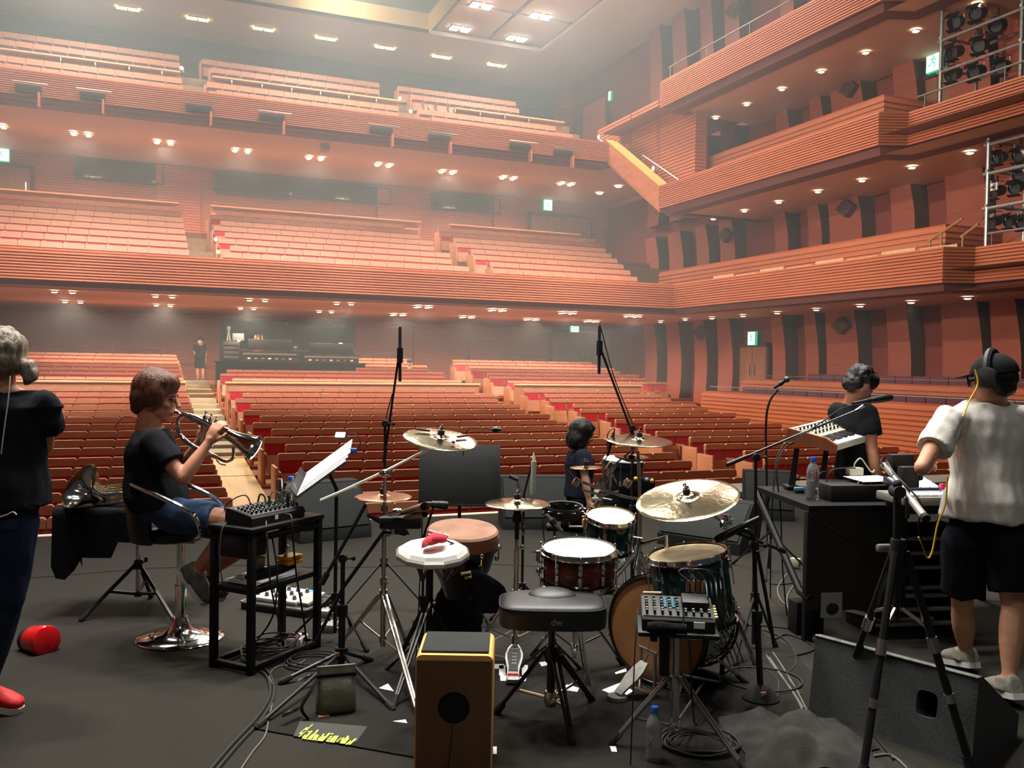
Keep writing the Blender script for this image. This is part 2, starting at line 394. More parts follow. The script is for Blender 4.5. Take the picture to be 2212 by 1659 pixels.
bal_m = balcony('wall_middle_side_balcony', [(XR, 24.95), (XS, 24.9), (XS, 15.65), (XS + 0.62, 15.4), (XS + 0.62, 4.0)], -1, 6.52, 6.70, 7.40, 11,
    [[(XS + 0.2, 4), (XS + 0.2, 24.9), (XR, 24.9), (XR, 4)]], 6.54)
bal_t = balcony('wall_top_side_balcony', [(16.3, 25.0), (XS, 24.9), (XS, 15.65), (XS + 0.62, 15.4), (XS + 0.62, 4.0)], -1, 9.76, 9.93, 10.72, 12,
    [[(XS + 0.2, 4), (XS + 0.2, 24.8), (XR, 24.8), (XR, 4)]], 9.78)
# balcony floors (dark inside) and second parapets
mb = MB()
mb.quad((XS + 0.1, 4, 3.75), (XR, 4, 3.75), (XR, 24.2, 3.75), (XS + 0.1, 24.2, 3.75)); mb.quad((XS + 0.1, 4, 6.95), (XR, 4, 6.95), (XR, 24.9, 6.95), (XS + 0.1, 24.9, 6.95))
mb.quad((XS + 0.1, 4, 10.1), (XR, 4, 10.1), (XR, 29.2, 10.1), (XS + 0.1, 29.2, 10.1))
struct(mb, 'floor_side_balconies', mat('balcony_floor', (140, 100, 78), 0.6), smooth=False)
def parapet(name, path, side, z0, z1, n, t=0.14, m=SLAT):
    mb = MB(); slats(mb, path, side, z0, z1, n, 0.04); profile_band(mb, path, side, [(0, z1), (0.02, z1 + 0.04), (-t, z1 + 0.04), (-t, z0)])
    return struct(mb, name, m)
parapet('wall_lower_box_parapet', [(18.9, 27.5), (16.9, 27.4), (16.9, 15.2), (18.9, 15.2)], -1, 3.75, 4.95, 9)
parapet('wall_middle_box_parapet', [(18.9, 24.8), (16.9, 24.7), (16.9, 17.15), (18.9, 17.15)], -1, 6.95, 8.42, 11)
parapet('wall_parterre_front', [(17.2, 22.5), (15.3, 22.3), (15.3, 6)], -1, -1.0, 0.9, 17)
parapet('wall_parterre_back', [(18.9, 22.8), (17.0, 22.7), (17.0, 6)], -1, -0.2, 1.27, 13)
mb = MB(); mb.quad((15.3, 6, 0.1), (17, 6, 0.1), (17, 22.5, 0.1), (15.3, 22.5, 0.1)); mb.quad((17, 6, 0.45), (XR + 0.1, 6, 0.45), (XR + 0.1, 24, 0.45), (17, 24, 0.45))
struct(mb, 'floor_parterre', mat('parterre_floor', (120, 76, 60), 0.7), smooth=False)
# stair from the middle side balcony up to the rear upper balcony
mb = MB()
a, b = V((XS, 28.5, 8.95)), V((XS, 24.9, 6.70)); h = V((0, 0, 0.72))
for i in range(10):
    t0, t1 = i / 10, (i + 0.72) / 10
    for q0, q1, x in ((t0, t1, XS - 0.045),):
        mb.add([(x, a.y, a.z + h.z * q0), (x, a.y, a.z + h.z * q1), (x, b.y, b.z + h.z * q1), (x, b.y, b.z + h.z * q0)], [(0, 1, 2, 3)])
        mb.add([(x, a.y, a.z + h.z * q1), (x + 0.045, a.y, a.z + h.z * (q1 + .01)), (x + 0.045, b.y, b.z + h.z * (q1 + .01)), (x, b.y, b.z + h.z * q1)], [(0, 1, 2, 3)])
mb.prism([(XS, a.y, a.z - .12), (XS, a.y, a.z + h.z), (XS, b.y, b.z + h.z), (XS, b.y, b.z - .12)], (0.3, 0, 0))
mb.prism([(XS + 0.3, a.y, a.z - .2), (XS + 0.3, a.y, a.z + .2), (XS + 0.3, b.y, b.z + .2), (XS + 0.3, b.y, b.z - .2)], (1.1, 0, 0))
mb.mi = 1; mb.prism([(XS - 0.05, a.y, a.z + h.z), (XS - 0.05, a.y, a.z + h.z + .05), (XS - 0.05, b.y, b.z + h.z + .05), (XS - 0.05, b.y, b.z + h.z)], (0.42, 0, 0))
struct(mb, 'wall_stair_parapet', [SLAT, mat('amber_handrail_wood', (228, 158, 84), 0.45)])
mb = MB()
for ya, yb, z0 in ((30.9, 28.4, 9.05), (28.4, 26.5, 8.3), (26.5, 24.3, 7.25)): slats(mb, [(16.6, ya), (16.2, ya), (16.2, yb), (16.6, yb)], -1, z0, 10.75, int((10.75 - z0) / .11), 0.035)
struct(mb, 'wall_stair', SLAT)
for nm, p0, p1 in (('a', (16.04, 30.6, 10.3), (16.04, 28.2, 8.95)), ('b', (16.04, 27.3, 9.0), (16.04, 24.6, 7.5))):
    mb = MB(); mb.tube([p0, p1], 0.025, 6); mb.tube([V(p0) + V((0.13, -.1, -.06)), V(p0) + V((0, -.1, -.06))], 0.012, 5); mb.tube([V(p1) + V((0.13, .1, .06)), V(p1) + V((0, .1, .06))], 0.012, 5)
    tag(mb.build('handrail', STEEL), ('upper' if nm == 'a' else 'lower') + ' slanting steel handrail on the slatted stair wall', 'handrail', 'stair handrails')
# rear balcony stepped floors
def tiers(name, rows, x0, x1, yb, depth):
    mb = MB(); z = rows[0][1]; st = [(rows[0][0] - 0.9, z - SEATH)]
    for y, zt in rows: st += [(y - 0.42, st[-1][1]), (y - 0.42, zt - SEATH)]
    st += [(yb, st[-1][1])]
    for a, b in zip(st, st[1:]): mb.quad((x0, a[0], a[1]), (x1, a[0], a[1]), (x1, b[0], b[1]), (x0, b[0], b[1]))
    struct(mb, name, mat('tier_floor', (150, 118, 90), 0.6), smooth=False)
ROWS2 = [(25.2 + 0.9 * i, 4.52 + 0.30 * i) for i in range(8)]
ROWS3 = [(29.4, 9.78), (30.35, 10.28), (31.3, 10.78), (33.2, 11.85), (34.15, 12.4)]
tiers('floor_lower_balcony', ROWS2, XL, XR, YR, 0); tiers('floor_upper_balcony', ROWS3, XL, XS + 1.0, YT, 0)
def lowwall(name, x0, x1, y, z0, z1, m, capm=None, cap=0.05, lip=0.08):
    mb = MB(); mb.box(((x0 + x1) / 2, y, (z0 + z1) / 2), (x1 - x0, 0.1, z1 - z0)); mb.mi = 1
    mb.box(((x0 + x1) / 2, y - lip / 2, z1 + cap / 2), (x1 - x0 + 0.04, 0.1 + lip, cap), bev=0.008)
    return struct(mb, name, [m, capm or m])
PALE = mat('pale_cap_wood', (240, 186, 130), 0.35, var=0.08, scale=3, stretch=(1, 6, 6))
for x0, x1 in ((XL, 1.05), (2.1, 9.5), (10.7, 15.2)):
    lowwall('trim_3', x0, x1, 25.75, 0.0, 0.98, SEATW, PALE)
    lowwall('trim_4', x0, x1 if x1 < 12 else 16.2, 32.45, 5.5, 6.86, SEATW)
    lowwall('trim_5', x0, x1 - (0.9 if x1 > 2 and x1 < 12 else 0), 32.2, 10.0, 11.14, SEATW, PALE, 0.05, 0.22)
# brackets under the wide upper-balcony shelf
for x0, x1 in ((-3.0, 1.0), (2.2, 8.3), (9.2, 14.9)):
    n = int((x1 - x0) / 1.0)
    for k in range(n):
        mb = MB(); mb.box((x0 + 0.5 + k, 32.05, 11.05), (0.05, 0.2, 0.16), bev=0.01); struct(mb, 'trim_6', STEEL)
# upper-balcony rim brackets (small ledges with a rail on the fascia)
for i, (a, b, y) in enumerate(((25, 103, 177), (165, 241, 193), (396, 473, 220), (556, 630, 241), (796, 864, 270), (924, 989, 287), (1101, 1162, 306), (1197, 1252, 320))):
    p, q = YP(a, y - 3, 28.1), YP(b, y + 5, 28.1); xm = (p.x + q.x) / 2; w = q.x - p.x
    t = thing('fascia_ledge', f'{ORD[i + 1]} small dark ledge with steel rail from the left on the upper balcony front', 'ledge', (xm, 28.35, 9.2), 'ledges on the upper balcony front')
    mb = MB(); mb.box((xm - 0.05, 28.3, p.z - 0.13 - 0.0), (w * 0.72, 0.16, 0.22), bev=0.02); mb.build('box', mat('ledge_grey', (44, 34, 32), 0.85), t)
    mb = MB(); mb.tube([(p.x, 28.1, p.z), (q.x, 28.1, p.z)], 0.022, 6); mb.build('rail', STEEL, t)
    mb = MB(); mb.box((q.x - 0.22, 28.22, p.z - 0.42), (0.06, 0.22, 0.4)); mb.build('bracket', SLATD, t)
# ---- windows, doors, exit signs, ceiling loudspeaker
def window(n, a, b, y):
    """dark glazed opening in a rear wall between two pixels of the plane Y = y"""
    p, q = YP(a[0], a[1], y), YP(b[0], b[1], y); x0, x1, z1, z0 = p.x, q.x, p.z, q.z
    mb = MB(); t = 0.07
    for c, s in ((((x0 + x1) / 2, z0), (x1 - x0 + t, t)), (((x0 + x1) / 2, z1), (x1 - x0 + t, t)), ((x0, (z0 + z1) / 2), (t, z1 - z0)), ((x1, (z0 + z1) / 2), (t, z1 - z0))):
        mb.box((c[0], y, c[1]), (s[0], 0.14, s[1]))
    w = struct(mb, f'window_{n}', RECESS)
    mb = MB(); mb.box(((x0 + x1) / 2, y + 0.02, (z0 + z1) / 2), (x1 - x0, 0.03, z1 - z0)); struct(mb, 'pane', GLASSD, w)
    return w
YW = YR - 0.12
window(1, (163, 334), (352, 399), YW)
w2 = window(2, (464, 372), (843, 442), YW)
window(3, (934, 418), (1079, 462), YW)
window(4, (478, 690), (764, 792), YW)
p, q = YP(466, 398, YW - 0.03), YP(625, 434, YW - 0.03)
mb = MB(); mb.box(((p.x + q.x) / 2, YW - 0.03, (p.z + q.z) / 2), (q.x - p.x, 0.03, p.z - q.z - 0.1), bev=0.01); struct(mb, 'blind', mat('window_blind', (84, 96, 92), 0.7), w2)
def door(n, plane, lo, hi, c0, c1, z0, z1, leaves=2, m=DOORM):
    """double door in a wall plane; plane 'Y' (rear) or 'X' (side)"""
    def pt(u, d, z): return (u, c0 - d, z) if plane == 'Y' else (c0 - d, u, z)
    def bx(mb, u0, u1, d0, d1, za, zb):
        a, b = pt(u0, d0, za), pt(u1, d1, zb); mb.box([(i + j) / 2 for i, j in zip(a, b)], [max(0.004, abs(i - j)) for i, j in zip(a, b)])
    mb = MB(); bx(mb, lo - .1, lo, 0, .12, z0, z1 + .1); bx(mb, hi, hi + .1, 0, .12, z0, z1 + .1); bx(mb, lo - .1, hi + .1, 0, .12, z1, z1 + .1)
    w = struct(mb, f'door_{n}', RECESS)
    for k in range(leaves):
        u0 = lo + (hi - lo) * k / leaves + 0.012; u1 = lo + (hi - lo) * (k + 1) / leaves - 0.012
        mb = MB(); bx(mb, u0, u1, 0.02, 0.09, z0, z1 - .02); lf = struct(mb, 'leaf', m, w)
        uh = u1 - .12 if k == 0 else u0 + .12
        mb = MB(); bx(mb, uh - .02, uh + .02, .11, .14, z0 + .95, z0 + 1.3); struct(mb, 'handle', STEEL, lf)
p, q = YP(1146, 463, YW), YP(1272, 520, YW); door(1, 'Y', p.x, q.x, YW, 0, 6.35, p.z, 2)
p, q = YP(1192, 716, YW), YP(1330, 780, YW); door(2, 'Y', p.x, q.x, YW, 0, zf[-1][1], p.z, 2)
p = YP(0, 358, YW); q = YP(66, 440, YW); door(3, 'Y', p.x, q.x, YW, 0, 6.35, p.z, 1)
ya, yb = XP(1600, 790, XR).y, XP(1660, 790, XR).y; door(4, 'X', yb, ya, XR, 0, 0.45, XP(1630, 748, XR).z, 2)
ya, yb = XP(1988, 200, XR).y, XP(2075, 200, XR).y; door(5, 'X', yb, ya, XR, 0, 6.95, XP(2020, 168, XR).z, 2)
ya, yb = XP(1262, 260, XR).y, XP(1312, 260, XR).y; door(6, 'X', yb, ya, XR, 0, 9.6, XP(1290, 218, XR).z, 1, SLATD)
def exit_sign(label, c, face, w=0.34, h=0.34):
    """green and white running-man exit sign; face is the outward normal"""
    c = V(c); f = V(face).normalized(); u = V((0, 0, 1)).cross(f).normalized(); R = axes(u, -f, V((0, 0, 1)))
    t = thing('exit_sign', label, 'exit sign', c, 'exit signs')
    mb = MB(); mb.box(c - f * 0.05, (w + .05, 0.1, h + .05), R, 0.01); mb.build('housing', EXITG, t)
    mb = MB(); mb.box(c + f * 0.004, (w, 0.01, h), R); mb.build('face', EXITW, t)
    s = h; P = lambda x, z: c + f * 0.014 + u * (x * s) + V((0, 0, z * s))
    mb = MB(); mb.ell(P(0.04, 0.27), 0.055 * s, nu=8, nv=6)
    for a, b in (((0.02, .2), (-.03, -.02)), ((-.03, -.02), (.14, -.12)), ((.14, -.12), (.1, -.32)), ((-.03, -.02), (-.14, -.16)), ((-.14, -.16), (-.3, -.18)), ((.02, .17), (.2, .06)), ((.0, .17), (-.18, .1))):
        mb.tube([P(*a), P(*b)], 0.03 * s, 5)
    mb.build('running_figure', EXITG, t)
exit_sign('green exit sign at the far left under the upper balcony', YP(1, 334, YW - 0.1), (0, -1, 0), .5, .4)
exit_sign('green exit sign over the doors under the upper balcony', YP(1184, 443, YW - 0.1), (0, -1, 0), .36, .42)
exit_sign('green exit sign over the rear doors on the ground floor', YP(1242, 703, YW - 0.5), (0, -1, 0), .36, .55)
exit_sign('green exit sign over the side wall door on the ground floor', XP(1623, 731, XR - 0.2), (-1, 0, 0), .36, .42)
exit_sign('green exit sign above the dark doorway at the top rear corner', XP(1311, 210, XR - .02), (-1, 0, 0), .62, .36)
exit_sign('green exit sign beside the upper lighting scaffold', XP(2016, 133, XR - 0.25), (-1, 0, 0), .42, .48)
exit_sign('green exit sign hidden behind the lower lighting scaffold', XP(2146, 322, XR - 0.25), (-1, 0, 0), .5, .3)
# diamond air grilles on the wall panels
for i, (px, py, pl) in enumerate(((1812, 703, 'lower'), (1508, 718, 'lower'), (1822, 449, 'middle'), (1563, 508, 'middle'), (1828, 190, 'upper'), (1578, 22, 'top'))):
    c = XP(px, py, XR - 0.62); t = thing('diamond_grille', f'dark diamond grille on the {pl} side wall, {"nearer" if i in (0, 2, 4) else "farther"} one', 'grille', c, 'diamond grilles')
    mb = MB(); mb.prism([c + V((0, -.34, 0)), c + V((0, 0, .26)), c + V((0, .34, 0)), c + V((0, 0, -.26))], (0.2, 0, 0)); mb.build('plate', RECESS, t)
    mb = MB()
    for k in (-.12, -.04, .04, .12): mb.box(c + V((-.01, 0, k)), (0.02, 0.5 - abs(k) * 2.6, 0.02))
    mb.build('louver', BLKP, t)
mb = MB(); p, q = W(1190, 118, 44), W(1242, 118, 44); slats(mb, [(p.x, 39.9), (p.x, 39.2), (q.x, 39.2), (q.x, 39.9)], -1, 9.0, ZC, 40, 0.03); struct(mb, 'wall_corner_pier', SLAT)
# ---- lamps
for m in (LAMPW, LAMPC, LAMPY): m.cycles.emission_sampling = 'NONE'
def spot(loc, e, ang=130, col=WARM, blend=1.0):
    l = bpy.data.lights.new('downlight_lamp', 'SPOT'); l.energy = e; l.spot_size = math.radians(ang); l.spot_blend = blend; l.color = col; l.shadow_soft_size = 0.12
    o = bpy.data.objects.new('downlight_lamp', l); COL.objects.link(o); o.location = loc
def lamp(c, r, label, group, m=LAMPW):
    mb = MB(); mb.lathe([(0.0, -0.03), (r * 0.6, -0.028), (r, -0.008), (r, 0.01)], c, n=14); o = mb.build('downlight', m); tag(o, label, 'downlight', group)
    mb = MB(); mb.lathe([(r, -0.012), (r * 1.18, -0.012), (r * 1.22, 0.0), (r * 1.2, 0.012)], c, n=14); mb.build('trim_ring', STEEL, o)
ROWA = [(137, 631), (354, 641), (556, 649), (743, 656.5), (914, 663), (1074, 670), (1226, 676), (1367, 683)]
ROWB = [(157, 652.5), (353, 660), (534, 667), (703, 674), (860, 680), (1009, 685), (1148, 690), (1278, 694)]
for nm, rw, zz, dx, dy in (('front', ROWA, 3.29, .19, 0), ('back', ROWB, 3.29, .19, 0)):
    for i, (px, py) in enumerate(rw):
        c = G(px, py, zz)
        for sx in (-1, 1):
            for sy in ((-1, 1) if i > 3 else (0,)):
                lamp(c + V((sx * (.21 if sy == 0 else .17), sy * .16, 0)), 0.078, f'round downlight, {"left" if sx < 0 else "right"}{"" if sy == 0 else (" near" if sy < 0 else " far")} lamp of {ORD[i + 1]} cluster in the {nm} row under the lower balcony', 'downlights under the lower balcony')
        spot(c + V((0, 0, -0.06)), 220 if nm == 'front' else 480, 168, WARM, .5)
for i, (px, py) in enumerate([(175, 290), (354, 308), (522, 326), (681, 342), (829, 357), (967, 372), (1098, 385), (1223, 398), (-10, 272)]):
    c = G(px, py, 8.70)
    for sx in (-1, 1):
        for sy in (-1, 1):
            lamp(c + V((sx * .21, sy * .14, 0)), 0.088, f'round downlight, {"near" if sy < 0 else "far"} {"left" if sx < 0 else "right"} lamp of {ORD[i + 1] + " cluster" if i < 8 else "the cluster cut by the frame"} under the upper balcony', 'downlights under the upper balcony')
    spot(c + V((0, 0, -0.06)), 560, 165, WARM, .6)
SIDE = [('lower', 3.29, [(1427, 695), (1480, 690), (1538, 687), (1605, 682), (1679, 676), (1763, 669), (1858, 661), (1968, 653), (2090, 644), (2240, 632)], 62),
        ('middle', 6.50, [(1541, 473), (1608, 456), (1682, 437), (1767, 414), (1862, 390), (1970, 362), (2095, 330), (2245, 290)], 80),
        ('top', 9.74, [(1546, 255), (1613, 226), (1689, 193), (1774, 155), (1870, 114), (1978, 67), (2110, 10)], 80)]
for nm, zz, L, e in SIDE:
    for i, (px, py) in enumerate(L):
        c = G(px, py, zz); lamp(c, 0.085, f'round downlight, {ORD[i + 1]} from the rear in the {nm} side balcony soffit', f'downlights under the {nm} side balcony'); spot(c + V((0, 0, -0.06)), e)
for i, (px, py) in enumerate(((1295, 418), (1336, 403))):
    lamp(G(px, py, 8.70), 0.13, f'single round downlight near the stair corner, {"rear" if i == 0 else "front"} one', 'downlights under the upper balcony')
# coffer lamps: four pairs in view
for i, (px, py) in enumerate(((994, 62), (1116, 83), (1040, 12), (1168, 35), (1212, -12))):
    c = G(px, py, CZ - 0.06)
    t = thing('coffer_lamp', ['bright twin square lamp in the rear left ceiling coffer', 'bright twin square lamp in the rear right ceiling coffer', 'bright twin square lamp in the second left ceiling coffer', 'bright twin square lamp in the second right ceiling coffer', 'twin square lamp in the coffer cut by the top edge'][i], 'ceiling lamp', c, 'ceiling coffer lamps')
    for s in (-1, 1):
        mb = MB(); mb.box(c + V((s * 0.24, 0, -0.02)), (0.3, 0.42, 0.04), bev=0.01); mb.build('lens', LAMPC, t)
        mb = MB(); mb.box(c + V((s * 0.24, 0, 0.02)), (0.36, 0.48, 0.06), bev=0.01); mb.build('housing', WHITE, t)
for i, (px, py) in enumerate(((276, 17.6), (427, 40), (569, 62), (704, 82), (832, 102), (954, 122), (1073, 140))):
    c = G(px, py, ZC - 0.02); t = thing('cove_lamp', f'yellow recessed slot lamp, {ORD[i + 1]} from the left in the rear ceiling rim', 'ceiling lamp', c, 'slot lamps in the rear ceiling rim')
    mb = MB(); mb.box(c + V((0, 0, -0.03)), (0.80, 0.22, 0.03), bev=0.008); mb.build('lens', LAMPY, t)
    mb = MB(); mb.box(c + V((0, 0, 0.0)), (0.72, 0.26, 0.03)); mb.build('trim_ring', CEIL, t)
    mb = MB(); mb.box(c + V((0, 0, -0.05)), (0.05, 0.22, 0.03)); mb.build('divider', WHITE, t)
# ================================================================ seats
HEROROWS = 10
def seat_shell(mb, o, w=0.49, band=.112):                                   # wooden back: slightly reclined board with a rounded top
    x, y, z = o
    prof = [(-w / 2, .30), (w / 2, .30), (w / 2, .835), (w / 2 - .025, .86), (-w / 2 + .025, .86), (-w / 2, .835)]
    mb.prism([(x + a, y + (b - .3) * .14 - 0.02, z + b) for a, b in prof], (0, 0.035, 0))
    mb.prism([(x + a, y + (b - .3) * .14 - 0.065, z + b) for a, b in ((-w / 2, .858 - band), (w / 2, .858 - band), (w / 2, .835), (w / 2 - .025, .858), (-w / 2 + .025, .858), (-w / 2, .835))], (0, 0.05, 0))
def seat_pad(mb, o, w=0.43, band=.11):                           # upholstered back pad, recessed under the wood band
    x, y, z = o; top = .855 - band; zc = (top + .45) / 2
    mb.box((x, y + (zc - .3) * .14 - 0.020, z + zc), (w, 0.05, top - .45), rotm('X', -8))
def seat_pan(mb, o, w=0.42):
    x, y, z = o
    mb.box((x, y - 0.10, z + .36), (w, 0.08, 0.34), rotm('X', -14))
def seat_arm(mb, o, s):
    x, y, z = o
    mb.box((x + s * .25, y - .16, z + .56), (0.035, 0.36, 0.04)); mb.box((x + s * .25, y - .12, z + .28), (0.03, 0.12, 0.56))
PITCH = 0.5
def blocks(y, lim):                                             # seats of a row: (block, index from that block's aisle, x)
    out = []
    return out
def build_proto():
    mb = MB(); seat_shell(mb, (0, 0, 0)); r = mb.build('hall_seat', SEATW); r.hide_render = False
    mb = MB(); seat_pad(mb, (0, 0, 0)); mb.build('back_pad', RED, r)
    mb = MB(); seat_pan(mb, (0, 0, 0)); mb.build('seat_pan', SEATW, r)
    mb = MB(); seat_arm(mb, (0, 0, 0), -1); mb.build('armrest', SEATW, r)
    return r
proto = build_proto(); first = True
def place_seat(x, y, z, label):
    global first
    if first:
        first = False; proto.location = (x, y, z); o = proto; ORG[o.name] = V((x, y, z))
    else: o = dup(proto, (x, y, z))
    tag(o, label, 'seat', 'seats in the stalls'); return o
mass = MB()
def mass_seat(x, y, z, band=.10, pm=1):
    mass.mi = 0; seat_shell(mass, (x, y, z), band=band); mass.mi = pm; seat_pad(mass, (x, y, z), band=band); mass.mi = 0; seat_pan(mass, (x, y, z)); seat_arm(mass, (x, y, z), -1)
def end_panel(mb, x, y, z): mb.box((x, y - .08, z + .33), (0.05, 0.55, 0.66), bev=0.01)
def infr(p, m=30):
    if D(p) < 1: return False
    a = pix(p); return -m < a[0] < 2212 + m and -m < a[1] < 1659 + m
count = 0
HERO = []
for ri, (y, dr) in enumerate(ROWS):
    z = EYE.z - dr - SEATH; stg = 0.0 if ri % 2 == 0 else 0.25
    rear = ri >= 16
    L = [('left', i + 1, 0.80 - stg * 0.0 - PITCH * i) for i in range(12)]
    c0 = 2.36 + (0.26 if ri % 2 == 0 else 0.0); nC = int((9.48 - c0) / PITCH + (0.5 if ri % 2 else 0.55))
    Cb = [('centre', i + 1, c0 + PITCH * i) for i in range(nC)]
    r0 = 10.95 + (0.26 if ri % 2 == 0 else 0.0); nR = int((15.05 - r0) / PITCH + 0.4) + (4 if rear else 0)
    Rb = [('right', i + 1, r0 + PITCH * i) for i in range(nR)]
    if ri < 2: Rb = Rb[:]
    for blk, idx, x in L + Cb + Rb:
        p = V((x, y, z + .8))
        if not infr(p): continue
        if rear and blk == 'centre' and ri >= 19 and x < 6.6: continue       # the sound desk stands there
        HERO.append((D(p), ri, blk, idx, x, y, z))
        # end panels at the aisles
HERO.sort()
NEAR = [h for h in HERO if h[1] < 16][:300]
rest = [h for h in HERO if h not in set(NEAR)]
for d, ri, blk, idx, x, y, z in NEAR:
    s = {'left': 'left block', 'centre': 'centre block', 'right': 'right block'}[blk]
    o = place_seat(x, y, z, f'wood-backed red hall seat, {ORD[idx]} from the aisle in {ORD[ri + 1]} row of the {s}')
    if idx == 1:
        mb = MB(); end_panel(mb, x - .31 if blk != 'left' else x + .29, y, z); ep = mb.build('end_panel', SEATW, o)
for d, ri, blk, idx, x, y, z in rest:
    mass_seat(x, y, z, .10 if ri < 16 else .072)
    if idx == 1: end_panel(mass, x - .31 if blk != 'left' else x + .29, y, z)
for ri, (y, zt) in enumerate(ROWS2):
    o2 = 0.25 if ri % 2 else 0.0
    for a, b in ((-7, 1.1), (1.95 + o2, 8.9 + o2 * .4), (9.7 + o2, 15.0 + ri * 0.22)):
        x = b - .25 if a < 0 else a + .25
        while (x > a if a < 0 else x < b - .1):
            if infr((x, y, zt)): mass_seat(x, y, zt - SEATH, .15)
            x += -PITCH if a < 0 else PITCH
        if a > 0: mass.mi = 0; end_panel(mass, a - .06, y, zt - SEATH)
for ri, (y, zt) in enumerate(ROWS3):
    o2 = 0.25 if ri % 2 else 0.0
    for a, b in ((-7, 1.1), (1.85 + o2, 8.3), (9.05 + o2, 14.9 - (0.8 if ri > 2 else 0))):
        x = b - .25 if a < 0 else a + .25
        while (x > a if a < 0 else x < b - .1):
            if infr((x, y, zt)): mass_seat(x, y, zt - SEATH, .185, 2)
            x += -PITCH if a < 0 else PITCH
        if a > 0: mass.mi = 0; end_panel(mass, a - .06, y, zt - SEATH)
o = mass.build('hall_seats', [SEATW, RED, PURP], ang=30); tag(o, 'rows of wood-backed red seats in the rear stalls and both rear balconies', 'seats', kind='stuff')
mb = MB()                                                       # dark seats in the side boxes, facing the hall centre
for X, z, ya, yb in ((16.1, 0.1, 8, 21.6), (17.9, 0.5, 9, 20.8)):
    y = ya
    while y < yb:
        for k in range(1):
            mb.mi = 0; mb.box((X, y, z + .72), (0.05, .52, .55), bev=0.015); mb.box((X - .18, y, z + .42), (.4, .48, .09), bev=0.015)
        y += .55
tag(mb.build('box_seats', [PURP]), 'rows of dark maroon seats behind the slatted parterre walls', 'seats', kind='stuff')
mb = MB()                                                       # pale seat backs that rise stepwise behind the side balcony fronts
for z0, ya, yb in ((4.3, 14.6, 22.6), (7.45, 16.4, 23.2)):
    k = 0; y = ya
    while y < yb:
        mb.box((16.05, y, z0 + .0 - (0.0 if k % 2 else .05)), (0.06, 1.0, 0.22), bev=0.01); y += 1.12; k += 1
tag(mb.build('side_balcony_seats', [mat('pale_seat_wood', (206, 160, 120), .5)]), 'pale wooden seat backs behind the side balcony fronts', 'seats', kind='stuff')
# ================================================================ people
SKIN = mat('skin_light', (205, 150, 120), 0.55, var=0.06, scale=14)
SKIN2 = mat('skin_tan', (190, 130, 102), 0.55, var=0.06, scale=14)
TEE = mat('black_tshirt', (30, 31, 36), 0.95, var=0.1, scale=12, bump=0.15, bscale=200, spec=0.1)
TEEN = mat('navy_tshirt', (34, 36, 50), 0.95, var=0.1, scale=12, bump=0.15, bscale=200, spec=0.1)
TEEW = mat('white_tshirt', (214, 210, 202), 0.9, var=0.04, scale=10, bump=0.15, bscale=200, spec=0.2)
JEAN = mat('blue_denim', (58, 76, 104), 0.9, var=0.25, scale=20, bump=0.2, bscale=250, spec=0.1)
JEAND = mat('dark_denim', (36, 44, 64), 0.9, var=0.25, scale=20, bump=0.2, bscale=250, spec=0.1)
SHORT = mat('black_shorts', (24, 26, 34), 0.95, var=0.12, scale=14, spec=0.1)
HAIRB = mat('black_hair', (22, 20, 20), 0.5, var=0.4, scale=60, stretch=(1, 1, .15), bump=0.6, bscale=160)
HAIRR = mat('brown_hair', (88, 50, 34), 0.45, var=0.35, scale=60, stretch=(1, 1, .15), bump=0.6, bscale=160)
HAIRG = mat('grey_hair', (140, 128, 112), 0.5, var=0.45, scale=70, stretch=(1, 1, .15), bump=0.7, bscale=160)
EYEM = mat('eye_dark', (20, 16, 14), 0.2)
SHOEG = mat('grey_sneaker', (150, 146, 136), 0.8, var=0.15, scale=30, bump=0.2, bscale=120)
SHOED = mat('dark_grey_sneaker', (96, 96, 94), 0.85, var=0.15, scale=30, bump=0.2, bscale=120)
SHOER = mat('red_shoe', (200, 30, 24), 0.6, var=0.1, scale=20)
SOLE = mat('white_sole', (214, 212, 204), 0.7, var=0.05)
CAMX = CAMR @ V((1, 0, 0)); CAMX.z = 0; CAMX.normalize(); AWAY = V((-CAMX.y, CAMX.x, 0)); UP = V((0, 0, 1))
